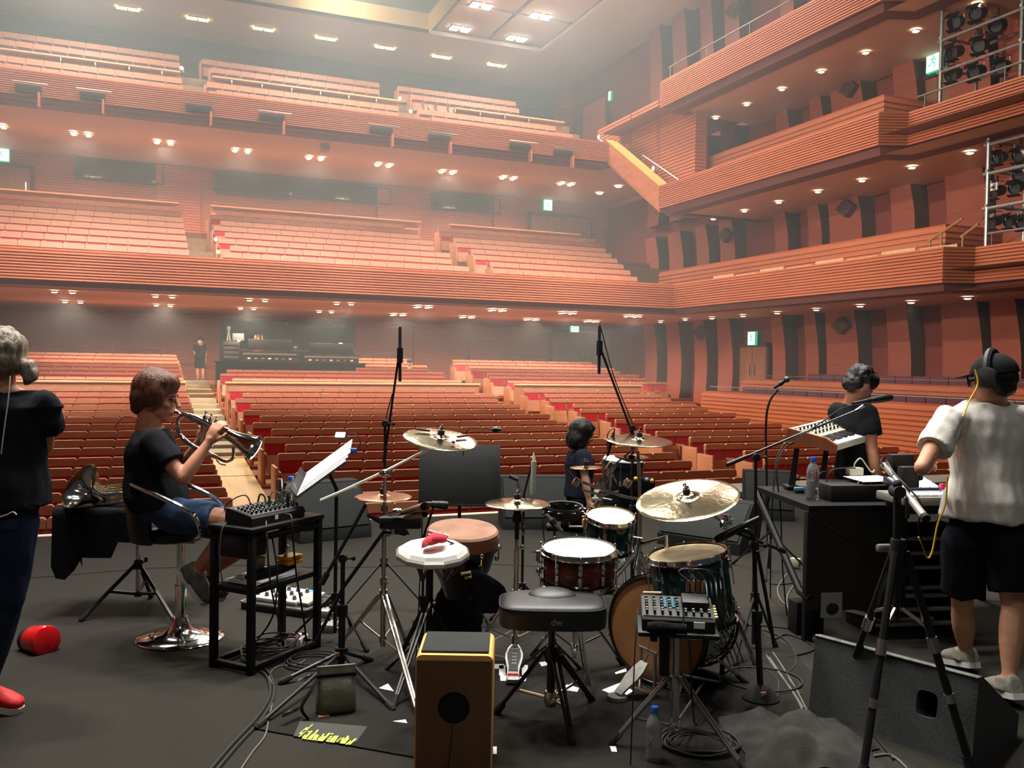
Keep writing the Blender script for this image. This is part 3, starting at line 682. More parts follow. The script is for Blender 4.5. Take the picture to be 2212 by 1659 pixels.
def organic(name, mb, mats, parent, voxel=0.012, sm=4, disp=0.0, dsc=8.0, stretch=(1, 1, 1), seed=0, dec=None):
    """merge overlapping volumes into one continuous surface"""
    me = bpy.data.meshes.new('tmp'); me.from_pydata(mb.v, [], mb.f)
    ob = bpy.data.objects.new('tmp', me); COL.objects.link(ob)
    r = ob.modifiers.new('r', 'REMESH'); r.mode = 'VOXEL'; r.voxel_size = voxel
    s = ob.modifiers.new('s', 'SMOOTH'); s.factor = 0.5; s.iterations = sm
    dg = bpy.context.evaluated_depsgraph_get(); ev = ob.evaluated_get(dg); m2 = bpy.data.meshes.new_from_object(ev)
    bpy.data.objects.remove(ob); bpy.data.meshes.remove(me)
    bm = bmesh.new(); bm.from_mesh(m2); seen = set(); best = []
    for v0 in bm.verts:
        if v0 in seen: continue
        isl = [v0]; seen.add(v0)
        for q in isl:
            for e in q.link_edges:
                w = e.other_vert(q)
                if w not in seen: seen.add(w); isl.append(w)
        if len(isl) > len(best): best = isl
    if len(best) < len(bm.verts):
        best = set(best); bmesh.ops.delete(bm, geom=[v for v in bm.verts if v not in best], context='VERTS'); bm.to_mesh(m2)
    bm.free()
    m2.name = name; o0 = ORG[parent.name] if parent else V((0, 0, 0)); so = V((seed * 3.1, seed * 1.7, 0))
    nr = [v.normal.copy() for v in m2.vertices] if disp else None
    for i, v in enumerate(m2.vertices):
        c = v.co
        if disp:
            q = V((c.x * stretch[0], c.y * stretch[1], c.z * stretch[2])) * dsc + so
            c = c + nr[i] * (disp * (noise.noise(q) + 0.5 * noise.noise(q * 2.1)))
        v.co = c - o0
    for m in (mats if isinstance(mats, list) else [mats]): m2.materials.append(m)
    m2.polygons.foreach_set('use_smooth', [True] * len(m2.polygons)); m2.update()
    o = bpy.data.objects.new(name, m2); COL.objects.link(o)
    if parent: o.parent = parent
    ORG[o.name] = o0.copy(); return o
def torso(mb, J, k=0.0, z0=0.0, z1=1.0, w=1.0, belly=0.0, hem=0.0):
    a, b = J['pelvis'], J['neck']; up = (b - a).normalized(); n = 9; rings = []
    lh = (J['hip_r'] - J['hip_l']).normalized(); ls = (J['sh_r'] - J['sh_l']).normalized()
    sw = (J['sh_r'] - J['sh_l']).length / 2
    prof = [(-0.06, .125, .095), (.06, .168, .118), (.22, .158, .112), (.38, .145, .105), (.55, .155, .112), (.72, .172, .118), (.84, sw * .97, .105), (.92, sw * .74, .082), (.97, .098, .074), (1.0, .075, .065)]
    bend = J.get('bend', V((0, 0, 0)))
    for t, rx, ry in prof:
        if t < z0 - 1e-6 or t > z1 + 1e-6: continue
        lat = lh.lerp(ls, max(0, min(1, t))).normalized(); fw = up.cross(lat).normalized(); lat = fw.cross(up).normalized()
        c = a.lerp(b, t) + bend * math.sin(PI * max(0, min(1, t))) - fw * (-0.012 if t > .5 else 0)
        ry2 = ry + (belly * math.exp(-((t - .28) / .2) ** 2))
        kk = k + (hem if t < .3 else 0)
        rings.append([c + lat * (math.cos(2 * PI * i / 20) * (rx * w + kk)) + fw * (math.sin(2 * PI * i / 20) * (ry2 * w + kk)) for i in range(20)])
    mb.loft(rings)
def limb(mb, a, b, r0, r1, bulge=0.0, n=12):
    a, b = V(a), V(b); P = []; R = []
    for i in range(7):
        t = i / 6; P.append(a.lerp(b, t)); R.append(r0 + (r1 - r0) * t + bulge * math.sin(PI * min(1, t * 1.25)) * (1 if t < .8 else .5))
    mb.tube(P, R, n); mb.ell(a, r0, nu=10, nv=8); mb.ell(b, r1, nu=10, nv=8)
def hand(mb, w, d, nrm, thumb, curl=35, s=1.0, spread=0.0):
    d = V(d).normalized(); nrm = V(nrm); nrm = (nrm - d * nrm.dot(d)).normalized(); lat = d.cross(nrm).normalized()
    if lat.dot(V(thumb)) < 0: lat = -lat
    w = V(w); R = axes(lat, d, nrm)
    mb.ell(w + d * .052 * s, (.041 * s, .056 * s, .019 * s), R, 12, 8); mb.tube([w - d * .02, w + d * .03], [.026 * s, .028 * s], 10)
    for i, L in enumerate((.075, .086, .080, .060)):
        p = w + d * (.092 - (.010 if i == 3 else .003 if i == 0 else 0)) * s + lat * (.030 - .0205 * i) * s; q = [w + d * .05 * s + lat * (.024 - .016 * i) * s, p]; a = math.radians(curl * .55); dd = d + lat * spread * (1.5 - i)
        dd.normalize()
        for seg, f in ((0, .45), (1, .32), (2, .23)):
            v = dd * math.cos(a) + nrm * math.sin(a); q.append(q[-1] + v * L * f * s); a += math.radians(curl)
        mb.tube(q, [.010 * s, .0098 * s, .0092 * s, .0085 * s, .007 * s], 8); mb.ell(q[-1], .0072 * s, nu=8, nv=6)
    q = [w + d * .012 * s + lat * .018 * s, w + d * .04 * s + lat * .043 * s + nrm * .008, w + d * .068 * s + lat * .056 * s + nrm * .018, w + d * .09 * s + lat * .055 * s + nrm * .03]
    mb.tube(q, [.014 * s, .0125 * s, .0105 * s, .0085 * s], 8); mb.ell(q[-1], .0085 * s, nu=8, nv=6)
def headframe(J):
    f = J['face'].normalized(); u = J.get('hup', UP); u = (u - f * u.dot(f)).normalized(); return f.cross(u).normalized(), f, u
def head(mb, J, s):
    r, f, u = headframe(J); c = J['head']; R = axes(r, f, u); P = lambda a, b, e: c + r * a * s + f * b * s + u * e * s
    mb.ell(P(0, -.03, .1), (.335 * s, .41 * s, .385 * s), R, 20, 14); mb.ell(P(0, .10, -.22), (.25 * s, .28 * s, .27 * s), R, 16, 12)
    mb.ell(P(0, .25, -.41), (.10 * s, .10 * s, .08 * s), R, 12, 8); mb.ell(P(0, .33, .06), (.23 * s, .07 * s, .05 * s), R, 12, 8)
    mb.tube([P(0, .37, .04), P(0, .44, -.06), P(0, .50, -.13)], [.035 * s, .05 * s, .06 * s], 8); mb.ell(P(0, .47, -.13), (.08 * s, .05 * s, .045 * s), R, 10, 8)
    mb.ell(P(0, .385, -.26), (.10 * s, .045 * s, .028 * s), R, 10, 6); mb.ell(P(0, .375, -.31), (.085 * s, .045 * s, .028 * s), R, 10, 6)
    for e in (-1, 1):
        mb.ell(P(e * .335, -.03, -.02), (.045 * s, .09 * s, .135 * s), R, 10, 8); mb.ell(P(e * .17, .27, -.12), (.1 * s, .1 * s, .08 * s), R, 10, 8)
    mb.tube([P(0, -.06, -.2), J['neck'] + (J['neck'] - c).normalized() * .03], [.24 * s, .27 * s], 14)
def eyes(J, s, par):
    r, f, u = headframe(J); c = J['head']; R = axes(r, f, u)
    for e in (-1, 1):
        mb = MB(); mb.ell(c + r * e * .145 * s + f * .345 * s + u * .0, (.055 * s, .03 * s, .028 * s), R, 10, 8); mb.build('eye', EYEM, par)
        mb = MB(); mb.tube([c + r * e * .07 * s + f * .395 * s + u * .085 * s, c + r * e * .15 * s + f * .385 * s + u * .105 * s, c + r * e * .23 * s + f * .33 * s + u * .075 * s], .016 * s, 6); mb.build('eyebrow', HAIRB, par)
    mb = MB(); mb.tube([c + r * -.10 * s + f * .385 * s - u * .29 * s, c + f * .425 * s - u * .285 * s, c + r * .10 * s + f * .385 * s - u * .29 * s], .014 * s, 6); mb.build('mouth', mat('lip', (150, 84, 74), .5), par)
def foot(mb, an, toe, r=.042, sh=1.0):
    an, toe = V(an), V(toe); d = toe - an; h = V((d.x, d.y, 0)); h = h.normalized() if h.length > .02 else d.normalized()
    d.normalize(); lat = d.cross(V((0, 0, 1))); lat = lat.normalized() if lat.length > .1 else CAMX
    n = lat.cross(d).normalized(); heel = an - n * .045 - d * .045; R = []
    for t, w, hh in ((-.05, .030, .045), (.0, .038, .05), (.35, .04, .042), (.7, .047, .034), (.92, .04, .026), (1.02, .02, .016)):
        c = heel + (toe - heel) * t + n * (hh * .5 - .0)
        R.append([c + lat * math.cos(2 * PI * i / 12) * w * sh + n * math.sin(2 * PI * i / 12) * hh * sh for i in range(12)])
    mb.loft(R); mb.tube([an + n * .03, an - n * .03 + d * .02], [r * sh, r * 1.12 * sh], 10)
    return heel, n, lat
def person(name, label, J, base, *args, **kw):
    for sd in 'lr':
        if 'kn_' + sd not in J: kw['upper'] = True
    return person_(name, label, J, base, *args, **kw)
def person_(name, label, J, base, hs=.235, voxel=.012, skin=SKIN, tee=TEE, pants=JEAND, sleeve=.55, trousers='long', shoe=SHOEG, hands=(), belly=0.0, loose=.022, upper=False, fold=.010, sole=True, seed=1, hem=.006, tee_to=0.0, pw=1.0, faces=True, tw=1.0):
    """one continuous body; clothing, hair and shoes are its parts. Joints are world points."""
    t = thing(name, label, 'person', base)
    b = MB(); torso(b, J, w=tw, belly=belly * .8); head(b, J, hs)
    for sd in 'lr':
        s, e, w = J['sh_' + sd], J['el_' + sd], J['wr_' + sd]
        b.ell(s, .055, nu=12, nv=8); limb(b, s, e, .049, .038, .004); limb(b, e, w, .039, .026, .006)
        for h in hands:
            if h[0] == sd: hand(b, w, *h[1:])
        if not upper:
            hp, k, an, to = J['hip_' + sd], J['kn_' + sd], J['an_' + sd], J['to_' + sd]
            limb(b, hp, k, .082, .054, .006); limb(b, k, an, .052, .034, .014); foot(b, an, to)
    organic('body', b, skin, t, voxel, 3)
    if faces: eyes(J, hs, t)
    c = MB(); torso(c, J, loose, tee_to, .97, w=tw, belly=belly, hem=hem)
    for sd in 'lr':
        s, e = J['sh_' + sd], J['el_' + sd]; m = s.lerp(e, sleeve)
        c.tube([s + (J['neck'] - s) * .5 - UP * .04, s, s.lerp(m, .5), m], [.062, .074 + loose * .3, .070 + loose * .5, .066 + loose * .7], 14); c.ell(s, .070 + loose * .2, nu=12, nv=8)
    organic('tshirt', c, tee, t, max(.011, voxel), 4, fold, 9.0, (1.2, 1.2, .45), seed)
    if not upper:
        p = MB(); torso(p, J, .010, -.06, .30, w=1.0)
        for sd in 'lr':
            hp, k, an = J['hip_' + sd], J['kn_' + sd], J['an_' + sd]
            if trousers == 'long':
                p.tube([hp, hp.lerp(k, .5), k, k.lerp(an, .5), an.lerp(k, .06)], [.098 * pw, .088 * pw, .072 * pw, .068 * pw, .062 * pw], 14); p.ell(k, .070 * pw, nu=12, nv=8)
            else:
                q = hp.lerp(k, trousers); p.tube([hp, hp.lerp(q, .5), q], [.102 * pw, .098 * pw, .094 * pw], 14)
            p.ell(hp, .098 * pw, nu=12, nv=8)
        organic('trousers' if trousers == 'long' else 'shorts', p, pants, t, max(.011, voxel), 3, .007, 10, (1, 1, .6), seed + 5)
        for sd in 'lr':
            f = MB(); heel, n, lat = foot(f, J['an_' + sd], J['to_' + sd], .047, 1.16); so = organic('shoe', f, shoe, t, max(.008, voxel * .8), 2)
            if sole:
                to = J['to_' + sd]; g = MB(); R = []
                for q, w in ((-.06, .032), (.0, .042), (.35, .042), (.7, .052), (.95, .042), (1.04, .016)):
                    cc = heel + (to - heel) * q - n * .020
                    R.append([cc + lat * w * a + n * bb for a, bb in ((-1, -.012), (1, -.012), (1.02, .016), (-1.02, .016))])
                g.loft(R); g.build('sole', SOLE, so)
    return t
def hairblob(name, par, m, blobs, J, s, voxel=.008, disp=.008, dsc=28, st=(1, 1, .25), seed=2, sm=2):
    r, f, u = headframe(J); c = J['head']; R = axes(r, f, u); b = MB()
    for (x, y, z), rad in blobs: b.ell(c + (r * x + f * y + u * z) * s, tuple(q * s for q in rad), R, 16, 12)
    return organic(name, b, m, par, voxel, sm, disp, dsc, st, seed)
# ---------------- man with white T-shirt and cap at the keyboard desk
t0 = 4.58
def Wp(x, y, t=None): return W(x, y, t or t0)
fl, fr = G(2088, 1452), G(2186, 1520)
J = dict(pelvis=Wp(2128, 1140), neck=Wp(2140, 862), head=Wp(2146, 818, 4.53), face=(AWAY * .72 - CAMX * .70 - UP * .12), sh_l=Wp(2050, 906), sh_r=Wp(2232, 900, 4.5), el_l=Wp(1992, 1010, 4.42), wr_l=Wp(2008, 1002, 4.74),
         el_r=Wp(2285, 1010, 4.4), wr_r=Wp(2240, 1010, 4.72), hip_l=Wp(2086, 1160, 4.62), hip_r=Wp(2172, 1162, 4.52))
for sd, g, kx, ky, kt, ax, ay in (('l', fl, 2078, 1308, 4.72, 2086, 1425), ('r', fr, 2188, 1306, 4.48, 2180, 1478)):
    J['an_' + sd] = WV(ax, ay, g); J['an_' + sd].z = .10; J['to_' + sd] = V((g.x, g.y, .028)) + AWAY * .17 - CAMX * .03; J['kn_' + sd] = W(kx, ky, kt)
capman = person('person', 'man from behind in white T-shirt, black cap, headphones and black shorts at keyboard desk', J, (fl.x * .5 + fr.x * .5, fl.y * .5 + fr.y * .5, 0), .245, .009, SKIN, TEEW, SHORT, .62, .80,
    SHOEG, (('l', AWAY + CAMX * .1 - UP * .2, -UP, CAMX, 30, 1.0), ('r', AWAY - CAMX * .3, -UP, -CAMX, 30, 1.0)), .02, .026, fold=.015, seed=3, hem=.022, pw=1.12)
r, f, u = headframe(J); c = J['head']; s = .245; HP = lambda a, b, e: c + (r * a + f * b + u * e) * s
hairblob('hair', capman, HAIRB, [((0, -.12, .0), (.355, .36, .30)), ((0, -.2, -.2), (.25, .22, .2))], J, s, disp=.004)
mb = MB(); rings = []
for k in range(9):
    a = k / 8 * PI / 2; q = math.cos(a); rings.append([HP(math.cos(2 * PI * i / 24) * .40 * q, -.03 + math.sin(2 * PI * i / 24) * .47 * q, .10 + math.sin(a) * .43) for i in range(24)])
mb.loft(rings); cap = mb.build('cap', mat('black_cap', (30, 31, 32), .85, var=.12, scale=25, bump=.2, bscale=160, spec=.15), capman)
mb = MB(); rings = []
for k in range(7):
    x = -.33 + .66 * k / 6; yy = .40 + .34 * math.cos(x / .36 * 1.3); rings.append([HP(x, .30, .13), HP(x, yy, .09), HP(x, yy, .07), HP(x, .30, .11)])
mb.loft(rings); mb.build('brim', MATS['black_cap'], cap)
mb = MB(); mb.ell(HP(0, -.03, .535), .012); mb.build('button', MATS['black_cap'], cap)
hpn = MB(); hpn.tube([HP(math.cos(a) * .44, -.02, .02 + math.sin(a) * .55) for a in [PI * k / 14 for k in range(15)]], .020, 8); hp = hpn.build('headphones', BLKP, capman)
for e in (-1, 1):
    mb = MB(); mb.lathe([(.02, .05), (.05, .045), (.055, .02), (.05, 0), (.042, -.012)], HP(e * .40, -.02, .0), r * e + u * .15, 16); mb.build('ear_cup', BLKP, hp)
mb = MB()
for e in (-1, 1): mb.tube([HP(e * .36, 0, .03), HP(e * .33, .36, .03)], .005, 6); mb.lathe([(.026, -.003), (.030, -.003), (.030, .003), (.026, .003)], HP(e * .16, .44, -.02), f + r * e * .25, 16)
mb.tube([HP(-.06, .46, 0), HP(.06, .46, 0)], .004, 6); mb.build('glasses', BLKP, capman)
mb = MB(); mb.tube(spline([Wp(2106, 798, 4.44), Wp(2112, 830, 4.42), Wp(2094, 866, 4.4), Wp(2080, 900, 4.36)], 5), .004, 6)
mb.tube(spline([Wp(2046, 1030, 4.36), Wp(2042, 1090, 4.36), Wp(2026, 1130, 4.36), Wp(2014, 1190, 4.36), Wp(2004, 1205, 4.36), Wp(1994, 1180, 4.36), Wp(1984, 1160, 4.36)], 5), .0045, 6)
mb.build('cord', mat('yellow_cable', (226, 182, 40), .5), capman, label='yellow headphone cord hanging beside the T-shirt')
# ---------------- seated trumpeter on the bar stool
t0 = 5.0
J = dict(pelvis=Wp(352, 1108, 5.0), neck=Wp(322, 924, 5.0), head=Wp(338, 856, 5.0), face=(CAMX + AWAY * .10 - UP * .20), sh_r=Wp(332, 954, 4.83), sh_l=Wp(338, 950, 5.17), el_r=Wp(395, 1034, 4.78), wr_r=Wp(450, 957, 4.86),
         el_l=Wp(394, 1016, 5.16), wr_l=Wp(430, 955, 5.08), hip_r=Wp(368, 1112, 4.91), hip_l=Wp(368, 1106, 5.09), kn_r=Wp(522, 1128, 4.86), kn_l=Wp(556, 1150, 5.05), an_r=Wp(420, 1236, 4.88), an_l=Wp(438, 1246, 5.08),
         to_r=Wp(452, 1300, 4.86), to_l=Wp(486, 1288, 5.05), bend=AWAY * 0 - CAMX * .035)
tr = person('person', 'seated man in black T-shirt and denim shorts playing a silver flugelhorn', J, Wp(390, 1378, 5.05), .27, .007, SKIN2, TEE, JEAN, .62, .62, SHOED,
    (('r', CAMX * .35 + UP * .85 + AWAY * .2, AWAY + CAMX * .4, CAMX, 34, .95, .06), ('l', CAMX * .5 + UP * .8 - AWAY * .1, -AWAY + CAMX * .3, CAMX, 46, .95)), .035, .022, fold=.010, seed=8)
hairblob('hair', tr, HAIRR, [((0, -.08, .16), (.40, .46, .43)), ((0, -.24, -.06), (.36, .28, .36)), ((0, .15, .31), (.35, .27, .24)), ((0, -.30, -.24), (.27, .17, .22)), ((.32, .0, .04), (.09, .25, .27)), ((-.32, .0, .04), (.09, .25, .27))], J, .27, disp=.005, dsc=34, sm=4)
mb = MB(); mb.tube(spline([Wp(300, 905, 4.86), Wp(270, 900, 4.9), Wp(254, 915, 4.9), Wp(252, 926, 4.9), Wp(280, 924, 4.85)], 5), .003, 6); mb.build('neck_cord', mat('red_cord', (140, 40, 40), .5), tr)
# ---------------- man cut by the left edge
t0 = 4.1
J = dict(pelvis=Wp(8, 1112), neck=Wp(0, 838), head=Wp(-4, 768, 4.08), face=(-CAMX + AWAY * .35), sh_l=Wp(-120, 876, 4.15), sh_r=Wp(96, 876, 4.06), el_l=Wp(-130, 985, 4.2), wr_l=Wp(0, 975, 4.33), el_r=Wp(98, 962, 4.16), wr_r=Wp(-60, 950, 4.42),
         hip_l=Wp(-50, 1130, 4.14), hip_r=Wp(30, 1130, 4.06), kn_l=Wp(-70, 1310, 4.2), kn_r=Wp(14, 1290, 4.08), an_l=Wp(-110, 1490, 4.3), an_r=Wp(-44, 1478, 4.1), to_l=G(-130, 1500), to_r=G(44, 1540))
for k in ('to_l', 'to_r'): J[k].z = .03
J['an_l'].z = .1; J['an_r'].z = .10
lm = person('person', 'man with grey ponytail, black T-shirt, blue jeans and red shoes at left edge', J, G(-20, 1530), .25, .01, SKIN2, TEE, JEAND, .60, 'long', SHOER, (), .03, .03, fold=.012, seed=5, tw=1.12, pw=1.12)
hairblob('hair', lm, HAIRG, [((0, -.06, .14), (.40, .46, .40)), ((0, -.22, -.08), (.36, .30, .30)), ((0, .05, .1), (.40, .4, .34)), ((.12, -.5, -.2), (.17, .18, .15)), ((.14, -.6, -.32), (.14, .12, .16)), ((.12, -.54, -.44), (.08, .08, .12))], J, .25, disp=.014, dsc=30, seed=4)
mb = MB(); mb.tube(spline([Wp(22, 812, 3.93), Wp(18, 860, 3.92), Wp(10, 920, 3.93), Wp(2, 985, 3.95)], 5), .003, 6); mb.build('monitor_cord', WHITE, lm, label='thin white cord down the back')
mb = MB(); mb.tube(spline([Wp(-4, 1118, 3.9), Wp(14, 1112, 3.9), Wp(28, 1106, 3.9), Wp(36, 1112, 3.9)], 5), .003, 6); mb.build('cord', WHITE, lm)
mb = MB(); mb.lathe([(.068, 0), (.07, .02), (.068, .05)], J['an_r'].lerp(J['kn_r'], .02) + UP * .03, UP, 16); mb.build('cuff', mat('denim_inside', (190, 200, 206), .9, var=.1), lm)
# ---------------- man in black beyond the desk, woman by the wedge
t0 = 6.1
J = dict(pelvis=Wp(1846, 1040), neck=Wp(1845, 868), head=Wp(1857, 832, 6.06), face=(CAMX * .85 + AWAY * .35 - UP * .55), sh_l=Wp(1836, 893, 6.25), sh_r=Wp(1856, 893, 5.95), el_l=Wp(1872, 975, 6.25), wr_l=Wp(1900, 1040, 6.2), el_r=Wp(1884, 972, 5.93), wr_r=Wp(1896, 1045, 5.9),
         hip_l=Wp(1836, 1045, 6.18), hip_r=Wp(1852, 1045, 6.02), kn_l=Wp(1842, 1185, 6.18), kn_r=Wp(1856, 1185, 6.02), an_l=Wp(1838, 1285, 6.18), an_r=Wp(1852, 1285, 6.02))
J['sh_l'] = Wp(1812, 890, 6.2); J['sh_r'] = Wp(1872, 893, 5.98)
for sd in 'lr': J['an_' + sd].z = .1; J['to_' + sd] = V((J['an_' + sd].x, J['an_' + sd].y, .03)) + CAMX * .16 + AWAY * .08
mb_ = person('person', 'man with short black hair in black T-shirt walking behind the keyboard desk', J, (J['an_r'].x, J['an_r'].y, 0), .235, .012, SKIN2, TEE, SHORT, .6, 'long', SHOED, (('l', CAMX * .3 - UP, AWAY, CAMX, 25), ('r', CAMX * .3 - UP, AWAY, CAMX, 25)), .0, .016, fold=.010, seed=6, sole=False, tw=.9)
hairblob('hair', mb_, HAIRB, [((0, -.06, .2), (.42, .46, .40)), ((0, .2, .3), (.36, .28, .22)), ((0, -.28, -.05), (.34, .24, .28))], J, .235, .01, .014, 24, (1, 1, 1), 9)
mb = MB(); q = Wp(1828, 900, 5.93)
for dx, dz, w in ((0, 0, .05), (-.02, -.035, .07), (.01, -.07, .045)): mb.box(q + CAMX * dx + UP * dz, (w, .004, .02), axes(CAMX, AWAY, UP))
t0 = 8.6
J = dict(pelvis=Wp(1250, 1078), neck=Wp(1250, 972), head=Wp(1257, 938), face=(CAMX * .9 + AWAY * .45 - UP * .25), sh_l=Wp(1240, 985, 8.76), sh_r=Wp(1258, 986, 8.44), el_l=Wp(1254, 1040, 8.8), wr_l=Wp(1276, 1080, 8.7), el_r=Wp(1264, 1036, 8.4), wr_r=Wp(1272, 1085, 8.4),
         hip_l=Wp(1244, 1085, 8.7), hip_r=Wp(1252, 1085, 8.5), kn_l=G(1292, 1146), kn_r=G(1284, 1150), an_l=G(1216, 1140), an_r=G(1208, 1146))
for sd in 'lr':
    J['kn_' + sd].z = .07; J['an_' + sd].z = .08; J['to_' + sd] = J['an_' + sd] - CAMX * .12; J['to_' + sd].z = .03
wm = person('person', 'person with shoulder-length black hair kneeling behind the middle floor wedge', J, (J['kn_l'].x, J['kn_l'].y, 0), .26, .013, SKIN, TEEN, SHORT, .55, 'long', SHOED, (('r', CAMX * .3 - UP, AWAY, CAMX, 25),), 0, .024, seed=7, sole=False)
hairblob('hair', wm, HAIRB, [((0, -.08, .16), (.44, .48, .42)), ((0, -.26, -.2), (.42, .32, .42)), ((.2, -.1, -.3), (.2, .26, .36)), ((-.2, -.1, -.3), (.2, .26, .36)), ((0, .26, .3), (.3, .2, .16))], J, .26, .012, .012, 22, (1, 1, .4), 11)
# ---------------- small figures at the back of the stalls
yb = 33.0; pt = lambda x, y: YP(x, y, yb)
J = dict(pelvis=pt(432, 776), neck=pt(433, 745), head=pt(434, 735.5), face=(-AWAY * .8 - CAMX * .3 + UP * -.1), sh_l=pt(441, 748), sh_r=pt(423, 748), el_l=pt(444, 763), wr_l=pt(444, 776), el_r=pt(420, 763), wr_r=pt(428, 774), hip_l=pt(437, 777), hip_r=pt(427, 777), kn_l=pt(438, 800), kn_r=pt(426, 800), an_l=pt(438, 818), an_r=pt(427, 818))
for sd in 'lr': J['to_' + sd] = J['an_' + sd] - AWAY * .17 - UP * .07
J['sh_l'] += AWAY * 0
am = person('person', 'man in dark T-shirt and shorts standing in the rear aisle beside the sound desk', J, pt(432, 826), .24, .02, SKIN2, TEE, SHORT, .6, .8, SHOED, (('l', -UP, CAMX, -AWAY, 20), ('r', -UP + CAMX * .3, CAMX, -AWAY, 20)), .01, .03, seed=12, sole=False)
hairblob('hair', am, HAIRB, [((0, -.08, .2), (.42, .46, .38))], J, .24, .02, .01)
r, f, u = headframe(J); mb = MB(); mb.ell(J['head'] + f * .085 - u * .05, (.075, .05, .06), axes(r, f, u), 12, 8); mb.build('face_mask', PAPER, am)
def small_sitter(label, hx, hy, y, tee, hair, hands_up):
    P = lambda dx, dz, dy=0: YP(hx, hy, y) + V((dx, dy, dz))
    J = dict(head=P(0, 0), neck=P(0, -.2), pelvis=P(0, -.72, .05), face=V((-.1, -1, -.35)), sh_l=P(.19, -.26), sh_r=P(-.19, -.26), hip_l=P(.1, -.74, .05), hip_r=P(-.1, -.74, .05))
    if hands_up: J.update(el_l=P(.28, -.34, -.22), wr_l=P(.12, -.02, -.2), el_r=P(-.28, -.34, -.22), wr_r=P(-.12, -.02, -.2))
    else: J.update(el_l=P(.25, -.55, -.05), wr_l=P(.15, -.68, -.3), el_r=P(-.25, -.55, -.05), wr_r=P(-.15, -.68, -.3))
    for sd, e in (('l', 1), ('r', -1)): J['kn_' + sd] = P(.12 * e, -.76, -.42); J['an_' + sd] = P(.12 * e, -1.14, -.40); J['to_' + sd] = P(.12 * e, -1.21, -.58)
    o = person('person', label, J, P(0, -1.24, 0), .24, .022, SKIN, tee, SHORT, .55, 'long', SHOED, (('l', UP, -V((1, 0, 0)), V((0, -1, 0)), 25), ('r', UP, V((1, 0, 0)), V((0, -1, 0)), 25)) if hands_up else (), 0, .025, seed=13, sole=False)
    hairblob('hair', o, hair, [((0, -.08, .2), (.42, .46, .38))], J, .24, .02, .01)
small_sitter('person with hands raised to the head sitting behind the sound desk', 557, 731, 31.5, mat('maroon_top', (120, 60, 54), .9), HAIRR, True)
small_sitter('dark-haired person seated in the stalls to the right of the sound desk', 885, 783, 30.3, TEE, HAIRB, False)
# ================================================================ drum kit and percussion
BCHR = mat('bright_chrome', (232, 230, 220), .3, .55, var=.03)
BRASS = mat('cymbal_bronze', (192, 178, 146), 0.14, 1.0, var=0.10, scale=9, bump=0.10, bscale=40)
BRASSR = mat('cymbal_red_bronze', (186, 138, 104), 0.20, 1.0, var=0.10, scale=9, bump=0.10, bscale=40)
HEADW = mat('coated_drumhead', (238, 236, 228), 0.7, var=0.03, scale=10)
HEADC = mat('worn_cream_drumhead', (216, 192, 146), 0.65, var=0.12, scale=14)
HEADT = mat('amber_bass_drumhead', (176, 124, 78), 0.5, var=0.10, scale=5)
GREEN = mat('dark_green_lacquer', (10, 46, 46), 0.15, var=0.12, scale=5, coat=0.5)
MAHOG = mat('mahogany_stain', (96, 34, 20), 0.22, var=0.35, scale=4, stretch=(3, 3, .6), coat=0.4)
SKINH = mat('brown_djembe_skin', (134, 94, 74), 0.75, var=0.22, scale=9, bump=0.2, bscale=50)
RIMW = mat('wood_rim_brown', (128, 82, 52), 0.5, var=0.2, scale=6, stretch=(1, 1, 5))
BLKSH = mat('black_shell', (18, 18, 20), 0.3, var=0.1, scale=10)
BIRCH = mat('birch_edge', (232, 176, 100), 0.5, var=0.08, scale=6, stretch=(2, 2, 12))
DARKP = mat('cajon_brown_panel', (104, 72, 46), 0.55, var=0.12, scale=4, stretch=(5, 5, .5))
VINYL = mat('black_vinyl', (34, 35, 36), 0.45, var=0.1, scale=60, bump=0.12, bscale=260)
COPPER = mat('copper_tag', (196, 130, 92), 0.5, var=0.2, scale=60)
YELLOWP = mat('yellow_plastic', (232, 164, 30), 0.45, var=0.05)
def base_at(px, py): return G(px, py)
def vax(tc, ts):                                                # plane normal: tipped to the camera by tc, to the right by ts (radians)
    return (UP - AWAY * math.tan(tc) + CAMX * math.tan(ts)).normalized()
def leg(par, a, b, r, m, foot=True, twin=0.0, fr=1.7, fm=RUB):
    """one stand leg from a (hub) to b (floor) with its rubber foot"""
    a, b = V(a), V(b); mb = MB(); d = (b - a).normalized(); s = d.cross(UP).normalized() * twin
    if twin: mb.tube([a + s, b + s * .4], r, 6); mb.tube([a - s, b - s * .4], r, 6)
    else: mb.tube([a, b], r, 8)
    o = mb.build('leg', m, par)
    if foot:
        mb = MB(); mb.tube([b - d * .055, b - d * .01, b + V((0, 0, 0)), V((b.x, b.y, .004)) + V((d.x, d.y, 0)) * .012], [r * fr, r * fr * 1.1, r * fr * 1.2, r * fr * .9], 8); mb.build('rubber_foot', fm, o)
    return o
def tripod(par, c, zh, feet, r=.008, m=CHROME, twin=.012, zl=None, rp=.0135, brace=True):
    """double-braced tripod; feet are floor points"""
    for f in feet:
        f = V(f); f.z = .012; h = V((c.x, c.y, zh)); d = f - h; d.z = 0; d.normalize(); a = h + d * .022
        leg(par, a, f, r, m, True, twin)
        if brace and zl is not None:
            mb = MB(); mb.tube([V((c.x, c.y, zl)) + d * .018, a.lerp(f, .52)], r * .7, 6); mb.build('brace', m, par)
    mb = MB(); mb.lathe([(.0, -.02), (.022, -.02), (.026, 0), (.022, .025), (.0, .025)], (c.x, c.y, zh), n=12)
    if zl is not None: mb.lathe([(.0, -.015), (.02, -.015), (.02, .015), (.0, .015)], (c.x, c.y, zl), n=12)
    mb.build('collar', m, par)
